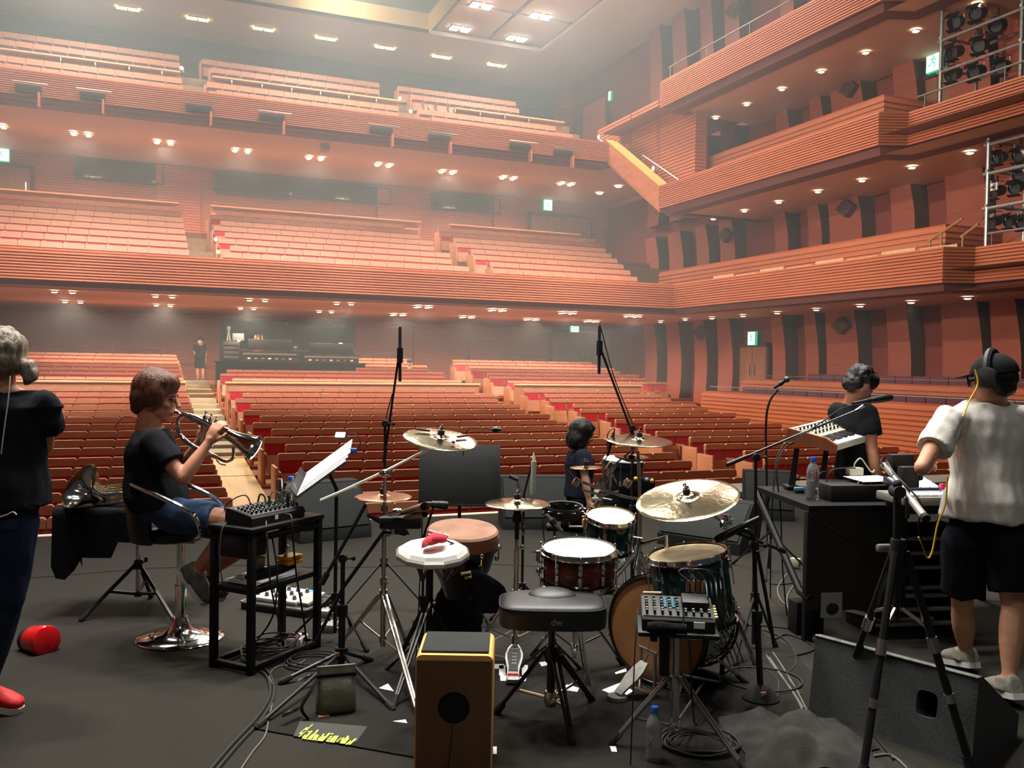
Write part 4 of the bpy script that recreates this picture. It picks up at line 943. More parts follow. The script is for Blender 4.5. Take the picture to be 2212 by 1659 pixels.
def radial(c, R, a0, n=3): return [V((c.x, c.y, 0)) + (CAMX * math.cos(math.radians(a0 + 360 / n * k)) + AWAY * math.sin(math.radians(a0 + 360 / n * k))) * R for k in range(n)]
def wingnut(mb, c, n=UP, s=1.0):
    c = V(c); mb.lathe([(.0, 0), (.008 * s, 0), (.007 * s, .016 * s), (.0, .018 * s)], c, n, 10)
    u, w, d = _frame(n)
    for e in (-1, 1): mb.tube([c + d * .006 * s, c + d * .014 * s + u * e * .02 * s], [.005 * s, .007 * s], 6)
def cymbal(par, c, R, n, m=BRASS, bell=.16, bow=.10, wave=0.0, inv=False, name='cymbal', holes=()):
    c = V(c); n = V(n).normalized(); d = -n if inv else n; k = R
    prof = [(0.006, bow * k + .030 * k), (bell * k * .5, bow * k + .022 * k * 1.0), (bell * k * .85, bow * k - .012 * k), (bell * k * 1.05, bow * k - .045 * k)]
    for t in [q for q in (.3, .45, .6, .75, .88, .96) if q > bell * 1.1]: prof.append((k * t, (bow * k - .05 * k) * (1 - ((t - bell) / (1 - bell)) ** 1.5)))
    prof += [(k, 0.0 - .012 * k * (2 if inv else 1)), (k * .995, -.0025 - .012 * k * (2 if inv else 1)), (k * .5, (bow * k - .05 * k) * .55 - .003)]
    mb = MB(); mb.lathe(prof, c - d * (bow * k * .75), d, 56); cy_ = mb.build(name, m, par, ang=60)
    if holes:
        u, w, _ = _frame(n)
        for a, rr, hl in holes:
            q = c + (CAMX * math.cos(a) + AWAY * math.sin(a)) * rr * R; q = q - n * (q - c).dot(n) + n * .004
            mb = MB(); t = (CAMX * math.cos(a + .5) + AWAY * math.sin(a + .5)); t = (t - n * t.dot(n)).normalized(); mb.box(q, (hl, .014, .012), axes(t, n.cross(t), n), bev=.005); mb.build('slot', RECESS, cy_)
    mb = MB(); mb.lathe([(.006, -.03), (.019, -.028), (.019, .0), (.006, .002)], c + n * (R * .03 + .028), n, 14); mb.build('felt', BLKP, par)
    mb = MB(); mb.tube([c - n * .04, c + n * (R * .03 + .06)], .004, 6); wingnut(mb, c + n * (R * .03 + .03), n); mb.build('wing_nut', CHROME, par)
    return cy_
def clamp(mb, c, ax=UP, s=1.0):
    mb.lathe([(.0, -.022 * s), (.017 * s, -.022 * s), (.02 * s, -.01 * s), (.02 * s, .01 * s), (.017 * s, .022 * s), (.0, .022 * s)], c, ax, 12)
    u, w, d = _frame(ax); wingnut(mb, V(c) + u * .02 * s, u, s)
def drum(name, label, cat, c, R, depth, n, shell, headm, lugs=8, hoop=CHROME, lugm=CHROME, group=None, base=None, bot=True, lugh=.5, dial=True):
    """cylindrical drum with head centre c and outward head normal n"""
    c = V(c); n = V(n).normalized(); t = thing(name, label, cat, base or (c - n * depth), group); u, w, d = _frame(n)
    mb = MB(); mb.lathe([(R * .955, -depth + .008), (R * .97, -depth + .012), (R * .97, -.012), (R * .955, -.008)], c, n, 40); mb.build('shell', shell, t)
    mb = MB(); mb.lathe([(.0, .0015), (R * .6, .0015), (R * .945, .0), (R * .985, -.006), (R * .99, -.014)], c, n, 40); mb.build('drumhead', headm, t)
    for z in ((0, -depth) if bot else (0,)):
        e = 1 if z == 0 else -1
        mb = MB(); mb.lathe([(R * .965, z + e * .006), (R * .975, z + e * .009), (R * 1.0, z + e * .008), (R * 1.012, z - e * .012), (R * 1.045, z - e * .014), (R * 1.045, z - e * .018), (R * 1.0, z - e * .017), (R * .985, z - e * .013), (R * .975, z + e * .003)], c, n, 40); mb.build('hoop', hoop, t)
    for k in range(lugs):
        a = 2 * PI * (k + .35) / lugs; r = u * math.cos(a) + w * math.sin(a); p = c + r * R * 1.0
        mb = MB()
        mb.tube([p + r * .010 + n * .004, p + r * .010 - n * (depth * lugh if depth > .2 else depth * .5)], .0032, 6); mb.ell(p + r * .01 + n * .006, .0062, nu=8, nv=6)
        q = p - n * (min(.075, depth * .33)); mb.tube([q + n * .022 + r * .0, q - n * .022 + r * .0], [.0095, .0095], 8); mb.ell(q + r * .004, (.011, .011, .011), nu=8, nv=6)
        if bot:
            q2 = p - n * (depth - min(.075, depth * .33)); mb.tube([q2 + n * .022, q2 - n * .022], .0095, 8); mb.tube([q2 + r * .01, p + r * .01 - n * (depth + .003)], .0032, 6); mb.ell(p + r * .01 - n * (depth + .004), .0055, nu=8, nv=6)
        mb.build('lug', lugm, t)
    return t
def lettering(txt, size, o, xd, yd, par, m, name='lettering', ext=.0006, bold=0.0):
    cu = bpy.data.curves.new('t', 'FONT'); cu.body = txt; cu.size = size; cu.align_x = 'CENTER'; cu.align_y = 'CENTER'; cu.extrude = ext; cu.offset = bold; cu.resolution_u = 3
    ob = bpy.data.objects.new('t', cu); COL.objects.link(ob); dg = bpy.context.evaluated_depsgraph_get(); me = bpy.data.meshes.new_from_object(ob.evaluated_get(dg)); bpy.data.objects.remove(ob)
    xd, yd = V(xd).normalized(), V(yd).normalized(); zd = xd.cross(yd); M = axes(xd, yd, zd); o0 = ORG[par.name] if par else V((0, 0, 0))
    for v in me.vertices: v.co = V(o) + M @ v.co - o0
    me.name = name; me.materials.append(m); q = bpy.data.objects.new(name, me); COL.objects.link(q); q.parent = par; ORG[q.name] = o0.copy(); return q
# ---------------- stage rug under the kit, paper marks, lettered corner
RUGM = mat('black_drum_rug', (38, 36, 33), 0.95, var=0.2, scale=160, bump=.4, bscale=380, spec=.1)
rc = [G(560, 1578), G(905, 1640), G(1330, 1740), G(1900, 1620), G(1700, 1395), G(1560, 1330), G(1290, 1290), G(930, 1330)]
mb = MB(); mb.prism([V((p.x, p.y, .001)) for p in rc], (0, 0, .006)); rug = tag(mb.build('drum_rug', RUGM), 'thin black rug under the drum kit with yellow lettering on its corner', 'rug')
q = [G(648, 1561), G(794, 1573), G(770, 1606), G(634, 1594)]
mb = MB(); mb.prism([V((p.x, p.y, .0072)) for p in q], (0, 0, .001)); mb.build('patch', mat('rug_grey_patch', (58, 57, 54), .9, var=.1), rug)
LM = mat('yellow_green_print', (226, 236, 84), .6, var=.0)
mb = MB(); LP = lambda x, y: G(620 + x / 12.29, 1550 + y / 12.29, .0095)
def stroke(a, b, w): 
    p, q_ = LP(*a), LP(*b); d = (q_ - p).normalized(); s = V((-d.y, d.x, 0)) * w * .33
    mb.add([p + s, p - s, q_ - s, q_ + s, p + s - V((0, 0, .001)), p - s - V((0, 0, .001)), q_ - s - V((0, 0, .001)), q_ + s - V((0, 0, .001))], [(0, 1, 2, 3), (4, 5, 1, 0), (5, 6, 2, 1), (6, 7, 3, 2), (7, 4, 0, 3)])
for a, b, w in (((310, 515), (680, 180), .006), ((345, 430), (545, 265), .018), ((400, 400), (500, 320), .012), ((410, 550), (500, 460), .012), ((470, 560), (660, 350), .012), ((540, 370), (640, 365), .007), ((560, 450), (600, 400), .01), ((540, 575), (700, 440), .011), ((610, 585), (820, 325), .012), ((690, 590), (790, 450), .012), ((750, 600), (830, 455), .010), ((820, 605), (900, 510), .012), ((860, 610), (980, 430), .012), ((900, 612), (985, 500), .010), ((930, 620), (1130, 410), .013), ((1170, 440), (1220, 420), .014), ((1050, 630), (1180, 490), .011), ((1110, 640), (1280, 480), .010), ((1170, 650), (1290, 490), .009), ((1230, 655), (1350, 480), .012), ((1320, 640), (1400, 570), .012), ((1360, 620), (1440, 540), .009), ((1420, 680), (1510, 530), .011), ((1460, 690), (1630, 485), .013), ((1520, 690), (1640, 540), .010), ((1570, 715), (1690, 620), .012), ((1650, 715), (1830, 555), .014), ((420, 555), (930, 622), .004), ((1050, 635), (1260, 660), .004), ((1410, 670), (1510, 690), .004)): stroke(a, b, w)
mb.build('lettering', LM, rug)
MARKS = [('L', [(1080, 1462), (1138, 1466), (1135, 1475), (1081, 1474)], 'under the narrow lettered pedal'), ('q', [(1300, 1494), (1340, 1478), (1368, 1496), (1343, 1512)], 'under the bass pedal heel'), ('q', [(818, 1490), (838, 1480), (851, 1497)], 'under the left cymbal stand foot'),
         ('q', [(1216, 1487), (1226, 1482), (1251, 1490), (1247, 1498), (1222, 1494)], 'behind the drum throne'), ('q', [(1066, 1438), (1088, 1438), (1088, 1448), (1066, 1448)], 'beside the box drum'), ('q', [(1164, 1434), (1181, 1432), (1183, 1440), (1170, 1443)], 'between pedal and throne leg'),
         ('q', [(1328, 1456), (1352, 1447), (1354, 1454), (1330, 1460)], 'beside the bass drum'), ('q', [(1058, 1617), (1073, 1617), (1073, 1633), (1058, 1633)], 'at the lower right of the box drum'), ('q', [(1317, 1616), (1330, 1616), (1333, 1628), (1321, 1628)], 'at the mixer stand foot'), ('q', [(848, 1562), (876, 1558), (880, 1566)], 'under a chrome stand foot')]
for k, pts, where in MARKS:
    mb = MB(); mb.prism([V((p.x, p.y, .0075)) for p in [G(*a) for a in pts]], (0, 0, .0012))
    if k == 'L':
        for e in ((1078, 1440, 1092, 1462), (1127, 1440, 1140, 1462)): mb.prism([V((p.x, p.y, .0075)) for p in (G(e[0], e[1]), G(e[2], e[1]), G(e[2], e[3]), G(e[0], e[3]))], (0, 0, .0012))
    tag(mb.build('floor_mark', PAPER), 'white tape position mark ' + where, 'tape mark')
# ---------------- left boom cymbal stand (crash with slots on the boom, splash on the upright)
b = G(826, 1436); P = lambda x, y, dt=0: W(x, y, D(b) + dt)
t = thing('cymbal_stand', 'chrome boom cymbal stand with slotted crash high up and small splash below, left of kit', 'cymbal stand', V((b.x, b.y, 0)))
mb = MB(); z = [.1, .45, .80, P(828, 1022).z]
mb.tube([V((b.x, b.y, z[0])), V((b.x, b.y, z[1]))], .0145, 10); mb.tube([V((b.x, b.y, z[1])), V((b.x, b.y, z[2]))], .012, 10); mb.tube([V((b.x, b.y, z[2])), V((b.x, b.y, z[3]))], .0095, 10)
for zz in z[1:3]: clamp(mb, (b.x, b.y, zz))
mb.build('pole', STEEL, t)
jt = V((b.x, b.y, z[3]))
mb = MB(); mb.ell(jt, .024, nu=12, nv=8); mb.tube([jt - CAMX * .03, jt + CAMX * .03], .012, 8); mb.build('tilter', CHROME, t)
bt, bh = P(693, 1082), P(942, 962, .05)
mb = MB(); mb.tube([bt, jt + UP * .012, bh], .0075, 8); mb.tube([bt, bt.lerp(jt, .55)], .011, 8); mb.build('boom', BCHR, t)
cc = P(952, 942, .05); mb = MB(); mb.tube([bh, cc], .006, 8); clamp(mb, bh, CAMX, .7); mb.build('boom_tilter', CHROME, t)
cymbal(t, cc, .203, vax(.19, .12), BRASS, holes=((2.6, .62, .085), (.35, .60, .08), (-.9, .62, .02)))
cs = P(828, 1068); cymbal(t, cs, .153, vax(.03, 0), BRASSR, bell=.2)
tripod(t, b, .38, [G(735, 1395), G(905, 1555), G(880, 1395)], .0075, STEEL, .012, .14)
# ---------------- hi-hat stand with pedal
b = G(1112, 1424); P = lambda x, y, dt=0: W(x, y, D(b) + dt)
t = thing('hi_hat_stand', 'black-and-chrome hi-hat stand with lettered footboard and pair of bronze cymbals', 'hi-hat', V((b.x, b.y, 0)))
top = P(1114, 1032); mb = MB(); mb.tube([V((b.x, b.y, .05)), V((b.x, b.y, .62))], .0155, 10); mb.tube([V((b.x, b.y, .62)), V((b.x, b.y, top.z - .16))], .0115, 10); mb.build('pole', CHROME, t)
mb = MB(); mb.tube([V((b.x, b.y, top.z - .16)), V((b.x, b.y, top.z))], .0035, 6); mb.build('pull_rod', CHROME, t)
hc = V((b.x, b.y, P(1114, 1085).z)); cymbal(t, hc + UP * .014, .178, vax(.03, 0), BRASS, bow=.13); 
mb = MB(); mb.lathe([(.006, .05), (.05, .012), (.178, -.006), (.176, -.01), (.04, .0)], hc - UP * .02, -UP, 48); mb.build('cymbal', BRASS, t)
mb = MB(); mb.lathe([(.0, -.02), (.024, -.02), (.028, .0), (.02, .03), (.0, .03)], hc - UP * .085, UP, 14); mb.tube([V((b.x, b.y, hc.z - .2)), V((b.x, b.y, hc.z - .07))], .013, 8); mb.build('seat_cup', BLKP, t)
mb = MB(); wingnut(mb, V((b.x, b.y, .62)) + CAMX * .016, CAMX, 1.4); mb.tube([P(1126, 1118), P(1132, 1134), P(1131, 1152)], .005, 6); mb.ell(P(1131, 1153), .01); mb.build('wing_nut', CHROME, t)
feet = [G(1010, 1430), G(1213, 1418), G(1130, 1330)]
tripod(t, b, .36, feet, .008, STEEL, .013, .12)
fa, fb = G(1108, 1462, .035), P(1112, 1392); up = (fb - fa); L = up.length; up.normalize(); nn = CAMX.cross(up).normalized()
outline = [(-.032, 0), (.032, 0), (.030, .18), (.046, .52), (.047, .66), (.036, .84), (.020, .97), (-.020, .97), (-.036, .84), (-.047, .66), (-.046, .52), (-.030, .18)]
mb = MB(); mb.prism([fa + CAMX * x + up * (y * L) - nn * .006 for x, y in outline], nn * .012); ped = mb.build('footboard', mat('pedal_alloy', (196, 196, 190), .35, .8, var=.05), t)
mb = MB(); mb.prism([fa + CAMX * x * .78 + up * ((.5 + (y - .5) * .80 + .03) * L) + nn * .006 for x, y in outline], nn * .003); mb.build('inlay', mat('pedal_black_inlay', (40, 42, 42), .5), ped)
lettering('dw', .034, fa + up * L * .80 + nn * .0105, CAMX, up, ped, SOLE)
for i, ch in enumerate('5000'): lettering(ch, .036, fa + up * L * (.64 - .1 * i) + nn * .0105, -up, CAMX, ped, SOLE)
mb = MB(); mb.box(fa + up * .012 + nn * .009, (.056, .018, .006), axes(CAMX, up, nn)); mb.build('heel_strip', mat('red_strip', (196, 48, 40), .5), ped)
mb = MB(); mb.box(fa - up * .02 - nn * .004, (.066, .05, .026), axes(CAMX, up, nn), bev=.006); mb.build('heel_plate', STEEL, ped)
# ---------------- right cymbals on shared tom/cymbal hardware
b = G(1378, 1330); P = lambda x, y, dt=0: W(x, y, D(b) + dt)
t = thing('cymbal_stand', 'chrome stand behind the rack tom carrying a crash, a small splash and an upturned cymbal', 'cymbal stand', V((b.x, b.y, 0)))
mb = MB(); mb.tube([V((b.x, b.y, .08)), V((b.x, b.y, .75))], .0145, 10); mb.tube([V((b.x, b.y, .75)), P(1378, 975)], .011, 10); clamp(mb, (b.x, b.y, .75)); mb.build('pole', STEEL, t)
hub = P(1319, 1010); hub2 = P(1345, 1072); cc = P(1381, 946)
mb = MB(); mb.tube([P(1285, 1046), hub, P(1372, 968), cc], .0065, 8); mb.tube([P(1258, 1042), hub2, P(1378, 1078)], .0095, 8); mb.tube([P(1318, 1068), hub], .009, 8); mb.tube([P(1324, 1028), P(1334, 1047)], .005, 6); mb.build('boom', CHROME, t)
mb = MB()
for q, s in ((hub, 1.5), (P(1245, 1042), 1.2), (P(1298, 1044), 1.3), (P(1356, 1044), 1.3), (P(1318, 1026), .9), (P(1296, 1068), 1.0), (P(1290, 1090), 1.0)): clamp(mb, q, CAMX * .6 + UP, s)
mb.lathe([(.016, -.01), (.026, -.01), (.026, .01), (.016, .01)], P(1356, 1043, -.05), -AWAY, 18); mb.build('clamp', CHROME, t)
cymbal(t, cc, .216, vax(.11, .02), BRASS)
sp = P(1266, 1007); cymbal(t, sp, .106, vax(.0, -.03), BRASSR, bell=.24)
mb = MB(); mb.tube([sp, P(1276, 1042)], .005, 6); mb.tube([P(1245, 1042), P(1240, 1030), P(1226, 1014)], .003, 6); mb.build('cymbal_rod', CHROME, t)
uc = P(1364, 994, -.06); cymbal(t, uc, .112, vax(.04, .03), BRASSR, bell=.5, bow=.22, inv=True)
mb = MB(); mb.tube([P(1330, 1002), P(1302, 1066)], .006, 6); mb.tube([P(1258, 1058), P(1300, 1070), P(1336, 1062)], .008, 8); mb.tube([P(1302, 1076), P(1322, 1080)], .006, 6); mb.build('arm', CHROME, t)
tripod(t, b, .4, radial(b, .34, 60), .0075, STEEL, .012, .16)
# ---------------- big ride cymbal on its own boom stand
b = G(1560, 1420); P = lambda x, y, dt=0: W(x, y, D(b) + dt)
t = thing('cymbal_stand', 'large tilted ride cymbal on a chrome boom stand above the floor tom', 'cymbal stand', V((b.x, b.y, 0)))
rc_ = W(1484, 1070, 4.45); jt = P(1568, 1132)
mb = MB(); mb.tube([V((b.x, b.y, .08)), V((b.x, b.y, .55))], .0145, 10); mb.tube([V((b.x, b.y, .55)), V((jt.x, jt.y, jt.z))], .012, 10); clamp(mb, (b.x, b.y, .55)); mb.build('pole', STEEL, t)
mb = MB(); mb.tube([P(1600, 1152), jt, P(1516, 1098), rc_], .008, 8); mb.build('boom', CHROME, t)
mb = MB(); clamp(mb, jt, CAMX, 1.3); clamp(mb, jt + UP * .03, UP, 1.1); mb.build('tilter', CHROME, t)
cymbal(t, rc_, .257, vax(.235, -.205), BRASS, bell=.2, bow=.09)
tripod(t, b, .34, [G(1484, 1432), G(1632, 1440), G(1612, 1352)], .0075, CHROME, .013, .13)
# ---------------- drums
sc = W(1250, 1184, 4.3); n = vax(.09, 0)
sn = drum('snare_drum', 'mahogany-stained snare drum with bright white head and chrome hoops', 'drum', sc, .180, .165, n, MAHOG, HEADW, 10, base=G(1240, 1450))
u, w, d = _frame(n)
mb = MB(); q = sc - CAMX * .19 - n * .07; mb.box(q, (.03, .03, .11), axes(CAMX, AWAY, UP), bev=.006); mb.tube([q + UP * .05 - CAMX * .01, q + UP * .05 - CAMX * .035], .007, 6); mb.tube([q - UP * .06, q - UP * .1 + CAMX * .03], .006, 6); mb.build('strainer', CHROME, sn)
mb = MB(); mb.ell(sc + CAMX * .02 - AWAY * .02 + n * .0012, (.06, .025, .0012), axes(CAMX, n.cross(CAMX), n), 16, 6); mb.build('worn_spot', mat('grey_smudge', (196, 194, 186), .8), sn)
b = G(1240, 1445); t = thing('snare_stand', 'chrome tripod snare stand holding the mahogany snare', 'drum stand', V((b.x, b.y, 0)))
cb = sc - n * .175; mb = MB(); mb.tube([V((b.x, b.y, .06)), V((b.x, b.y, .40)), V((b.x, b.y, cb.z - .12)), cb - n * .05], .0125, 10); clamp(mb, (b.x, b.y, .36)); mb.build('pole', STEEL, t)
for k in range(3):
    a = math.radians(90 + 120 * k); r = CAMX * math.cos(a) + AWAY * math.sin(a); r = (r - n * r.dot(n)).normalized()
    mb = MB(); mb.tube([cb - n * .045, cb - n * .03 + r * .12, cb - n * .012 + r * .178, cb + n * .012 + r * .192], [.008, .008, .01, .012], 8); mb.build('basket_arm', CHROME, t)
tripod(t, b, .36, [G(1275, 1514), G(1345, 1440), G(1150, 1420)], .0075, CHROME, .012, .12)
tc_ = W(1319, 1115, 4.75)
tm = drum('rack_tom', 'small dark green rack tom with worn cream head', 'drum', tc_, .131, .20, vax(.22, .03), GREEN, HEADC, 6, base=G(1340, 1330))
mb = MB(); nt_ = vax(.22, .03)
for dx, dy, L in ((-.14, -.03, .04), (-.065, -.125, .03)): q = tc_ + CAMX * dx + AWAY * dy * .6; q = q - nt_ * (q - tc_).dot(nt_) - nt_ * (.035); mb.box(q, (.018, .016, L), bev=.004)
mb.build('tuning_clip', YELLOWP, tm)
mb = MB(); mb.tube([tc_ - nt_ * .12 + CAMX * .12, tc_ - nt_ * .12 + CAMX * .17, tc_ - nt_ * .3 + CAMX * .15], .009, 8); mb.build('mount', CHROME, tm)
tf = W(1484, 1195, 4.42)
fm_ = drum('floor_tom', 'dark green floor tom with cream head and chrome hoop', 'drum', tf, .196, .36, vax(.01, -.16), GREEN, HEADC, 8, base=G(1490, 1450))
for k, (fx, fy) in enumerate(((1420, 1470), (1560, 1455), (1500, 1400))):
    p = G(fx, fy, .01); h = V((p.x, p.y, tf.z - .15)); leg(fm_, h, p, .0075, CHROME)
mb = MB(); q = tf - vax(.01, -.16) * .09 - AWAY * .195 - CAMX * .03; mb.tube([q + UP * .04, q], .002, 5); mb.box(q, (.016, .01, .03), bev=.003); mb.build('key_tag', COPPER, fm_)
bc = W(1416, 1355, 4.52); bx = (AWAY * math.cos(math.radians(37)) + CAMX * math.sin(math.radians(37))).normalized(); bc.z = .292
bd = drum('bass_drum', 'dark green bass drum with amber batter head and black hoop', 'drum', bc, .272, .40, -bx, GREEN, HEADT, 8, hoop=BLKSH, base=V((bc.x, bc.y, 0)))
for s in (-1, 1):
    sv = bx.cross(UP).normalized() * s; a = bc + bx * .3 + sv * .2 - UP * .18; f = V((a.x, a.y, .01)) + sv * .14 + bx * .05; leg(bd, a, f, .008, CHROME)
mb = MB(); mb.tube([bc + bx * .1 + UP * .27, bc + bx * .1 + UP * .46, tc_ - nt_ * .16 + CAMX * .17], .011, 8); mb.build('tom_mount', CHROME, bd)
# bass pedal
fa, fb = G(1336, 1500, .03), W(1394, 1432, 4.42); up = (fb - fa); L = up.length; up.normalize(); sd = up.cross(UP).normalized(); nn = sd.cross(up).normalized(); t = thing('bass_drum_pedal', 'brushed alloy bass drum pedal lying before the amber drumhead', 'pedal', V((fa.x, fa.y, 0)))
mb = MB(); mb.prism([fa + sd * x * .92 + up * y * L for x, y in ((-.030, 0), (.030, 0), (.034, .2), (.05, .5), (.046, .75), (.03, 1.0), (-.03, 1.0), (-.046, .75), (-.05, .5), (-.034, .2))], nn * .01); mb.build('footboard', mat('worn_grey_alloy', (150, 148, 142), .4, .7, var=.2, scale=30), t)
mb = MB(); mb.lathe([(.0, 0), (.05, 0), (.052, .008), (.046, .022), (.0, .022)], fa - UP * .018 - up * .01, UP, 18); mb.build('heel_plate', mat('pedal_heel_grey', (124, 120, 114), .5, .5, var=.1), t)
bp_ = fb + up * .02; mb = MB(); mb.box(V((bp_.x, bp_.y, .01)), (.14, .05, .016), axes(sd, up.cross(sd) if False else V((0, 0, 1)).cross(sd), UP))
for s in (-1, 1): mb.tube([V((bp_.x, bp_.y, .01)) + sd * .055 * s, V((bp_.x, bp_.y, .22)) + sd * .055 * s], .009, 8)
mb.tube([V((bp_.x, bp_.y, .22)) - sd * .07, V((bp_.x, bp_.y, .22)) + sd * .07], .007, 8); mb.build('frame', STEEL, t)
mb = MB(); mb.tube([V((bp_.x, bp_.y, .22)), V((bp_.x, bp_.y, .36)) - up * .02], .004, 6); mb.ell(V((bp_.x, bp_.y, .37)) - up * .02, (.022, .022, .03)); mb.build('beater', HEADC, t)
mb = MB(); mb.tube([V((bp_.x, bp_.y, .20)), fb + nn * .01], .006, 6); mb.build('chain', STEEL, t)
# ---------------- djembe wrapped in black cloth
dc = W(1000, 1141, 4.35); n = vax(.13, .03); t = thing('djembe', 'tall djembe with brown skin head and wooden rim, body wrapped in black cloth', 'drum', G(985, 1385))
mb = MB(); mb.lathe([(.0, .002), (.12, .002), (.165, -.002), (.174, -.012), (.174, -.05), (.168, -.055)], dc, n, 44); mb.build('drumhead', SKINH, t)
mb = MB(); mb.lathe([(.170, -.03), (.176, -.03), (.177, -.075), (.171, -.078)], dc, n, 44); mb.build('rim', RIMW, t)
mb = MB(); mb.lathe([(.172, -.078), (.178, -.082), (.178, -.094), (.172, -.097)], dc, n, 44); mb.build('hoop', BLKP, t)
mb = MB(); mb.lathe([(.160, -.09), (.158, -.13), (.140, -.20), (.10, -.27), (.082, -.31), (.08, -.34)], dc, n, 36); mb.build('bowl', BLKSH, t)
u, w, d = _frame(n)
for k in range(7):
    a = 2 * PI * k / 7 + .2; r = u * math.cos(a) + w * math.sin(a); mb = MB(); p = dc + r * .18 - n * .085
    mb.tube([p + n * .004, p - n * .06], .004, 6); mb.ell(p, (.012, .012, .016), nu=8, nv=6); mb.ell(p - n * .055 - r * .01, (.01, .01, .014), nu=8, nv=6); mb.build('lug', CHROME, t)
fc = G(985, 1380); ft = dc - n * .30
mb = MB(); nr = 14; R = []
for i in range(nr + 1):
    tt = i / nr; c_ = ft.lerp(V((fc.x, fc.y, .005)), tt); rr = .088 + .03 * math.sin(tt * 2.6) + .028 * tt + .012 * math.exp(-((tt - .2) / .15) ** 2)
    R.append([c_ + (CAMX * math.cos(2 * PI * k / 28) + AWAY * math.sin(2 * PI * k / 28)) * rr * (1 + .06 * math.sin(k * 1.9 + i * .6) + .03 * math.sin(k * 3.1 - i)) for k in range(28)])
mb.loft(R); mb.build('cloth_wrap', CLOTHB, t)
# knotted cloth end hanging to the right
mb = MB(); R = []; q0 = W(1022, 1232, 4.2)
for i in range(9):
    tt = i / 8; c_ = q0.lerp(W(1046, 1322, 4.24), tt) + CAMX * .045 * math.sin(tt * PI); wd_ = .03 + .075 * math.sin(min(1, tt * 1.3) * PI * .75) * (1 - .55 * tt)
    R.append([c_ + CAMX * math.cos(2 * PI * k / 14) * wd_ * (1 + .15 * math.sin(3 * k)) + AWAY * math.sin(2 * PI * k / 14) * .03 * (1 + .3 * math.sin(k * 2 + i)) for k in range(14)])
mb.loft(R); mb.build('cloth_tail', mat('navy_black_cloth', (28, 29, 36), .95, var=.2, scale=16, bump=.3, bscale=140, spec=.1), t)
mb = MB(); mb.tube([W(996, 1240, 4.16), W(1016, 1236, 4.16), W(1018, 1246, 4.16), W(1004, 1248, 4.16)], .008, 6); mb.build('knot', mat('brass_buckle', (200, 184, 130), .35, .8), t)
# ---------------- flat white hand drum on its stand, with red pouch
wc = W(935, 1190, 4.0); n = vax(.13, .02); b = G(925, 1452); t = thing('compact_conga', 'shallow white hand drum with silver rim on a black stand', 'drum', V((b.x, b.y, 0)))
mb = MB(); mb.lathe([(.0, .022), (.10, .022), (.138, .016), (.148, .0), (.15, -.01)], wc, n, 12); mb.build('drumhead', HEADW, t, ang=20)
mb = MB(); mb.lathe([(.148, .0), (.158, .004), (.168, -.006), (.168, -.022), (.155, -.032), (.12, -.036), (.0, -.036)], wc, n, 12); mb.build('rim', mat('silver_rim', (200, 198, 190), .35, .8, var=.05), t, ang=20)
mb = MB()
for k in range(3):
    a = math.radians(200 + 60 * k + 50); r = CAMX * math.cos(a) + AWAY * math.sin(a); mb.tube([wc - n * .03 + r * .15, wc - n * .11 + r * .1, V((b.x, b.y, wc.z - .17))], .011, 8)
mb.build('bracket', BLK, t)
mb = MB(); mb.tube([V((b.x, b.y, .12)), V((b.x, b.y, .36))], .016, 10); mb.tube([V((b.x, b.y, .36)), V((b.x, b.y, wc.z - .12))], .02, 10); clamp(mb, (b.x, b.y, .36)); clamp(mb, (b.x, b.y, wc.z - .2), UP, 1.7); mb.build('pole', BLK, t)
mb = MB(); wingnut(mb, V((b.x, b.y, .36)) + CAMX * .02 - AWAY * .01, CAMX, 1.8); wingnut(mb, V((b.x, b.y, .36)) - CAMX * .02, -CAMX, 1.4); mb.build('wing_nut', STEEL, t)
tripod(t, b, .37, [G(850, 1530), G(868, 1412), G(1000, 1460)], .0075, BLK, .012, None, brace=False)
mb = MB(); R = []
a_, b_ = W(912, 1178, 3.93), W(965, 1166, 3.98)
for i in range(8):
    tt = i / 7; c_ = a_.lerp(b_, tt) + UP * .012 * math.sin(tt * PI); w_ = (.014 + .03 * math.sin(PI * (.12 + tt * .8))) * (1 + .1 * math.sin(i * 2.3))
    R.append([c_ + AWAY * math.cos(2 * PI * k / 12) * w_ * 1.1 + UP * (max(-.4, math.sin(2 * PI * k / 12)) * w_ * .75) for k in range(12)])
mb.loft(R); po = tag(mb.build('pouch', mat('red_pouch_cloth', (196, 40, 56), .8, var=.15, scale=20, bump=.2, bscale=160)), 'red cloth drumstick pouch lying on the white hand drum', 'pouch')
mb = MB(); mb.lathe([(.0, 0), (.008, .0), (.008, .003), (0, .003)], W(920, 1176, 3.9), -AWAY, 12); mb.build('snap', SOLE, po)
mb = MB(); mb.tube(spline([W(966, 1168, 3.95), W(974, 1172, 3.93), W(980, 1174, 3.93), W(972, 1176, 3.92)], 4), .004, 6); mb.build('drawstring', BLKP, po)
mb = MB(); mb.tube([W(925, 1149, 4.0), W(964, 1158, 4.02)], [.011, .008], 10); mb.tube([W(958, 1156, 4.02), W(968, 1160, 4.02)], .0095, 8); tag(mb.build('brush_handle', STEEL), 'silver tube lying behind the red pouch on the hand drum', 'brush')
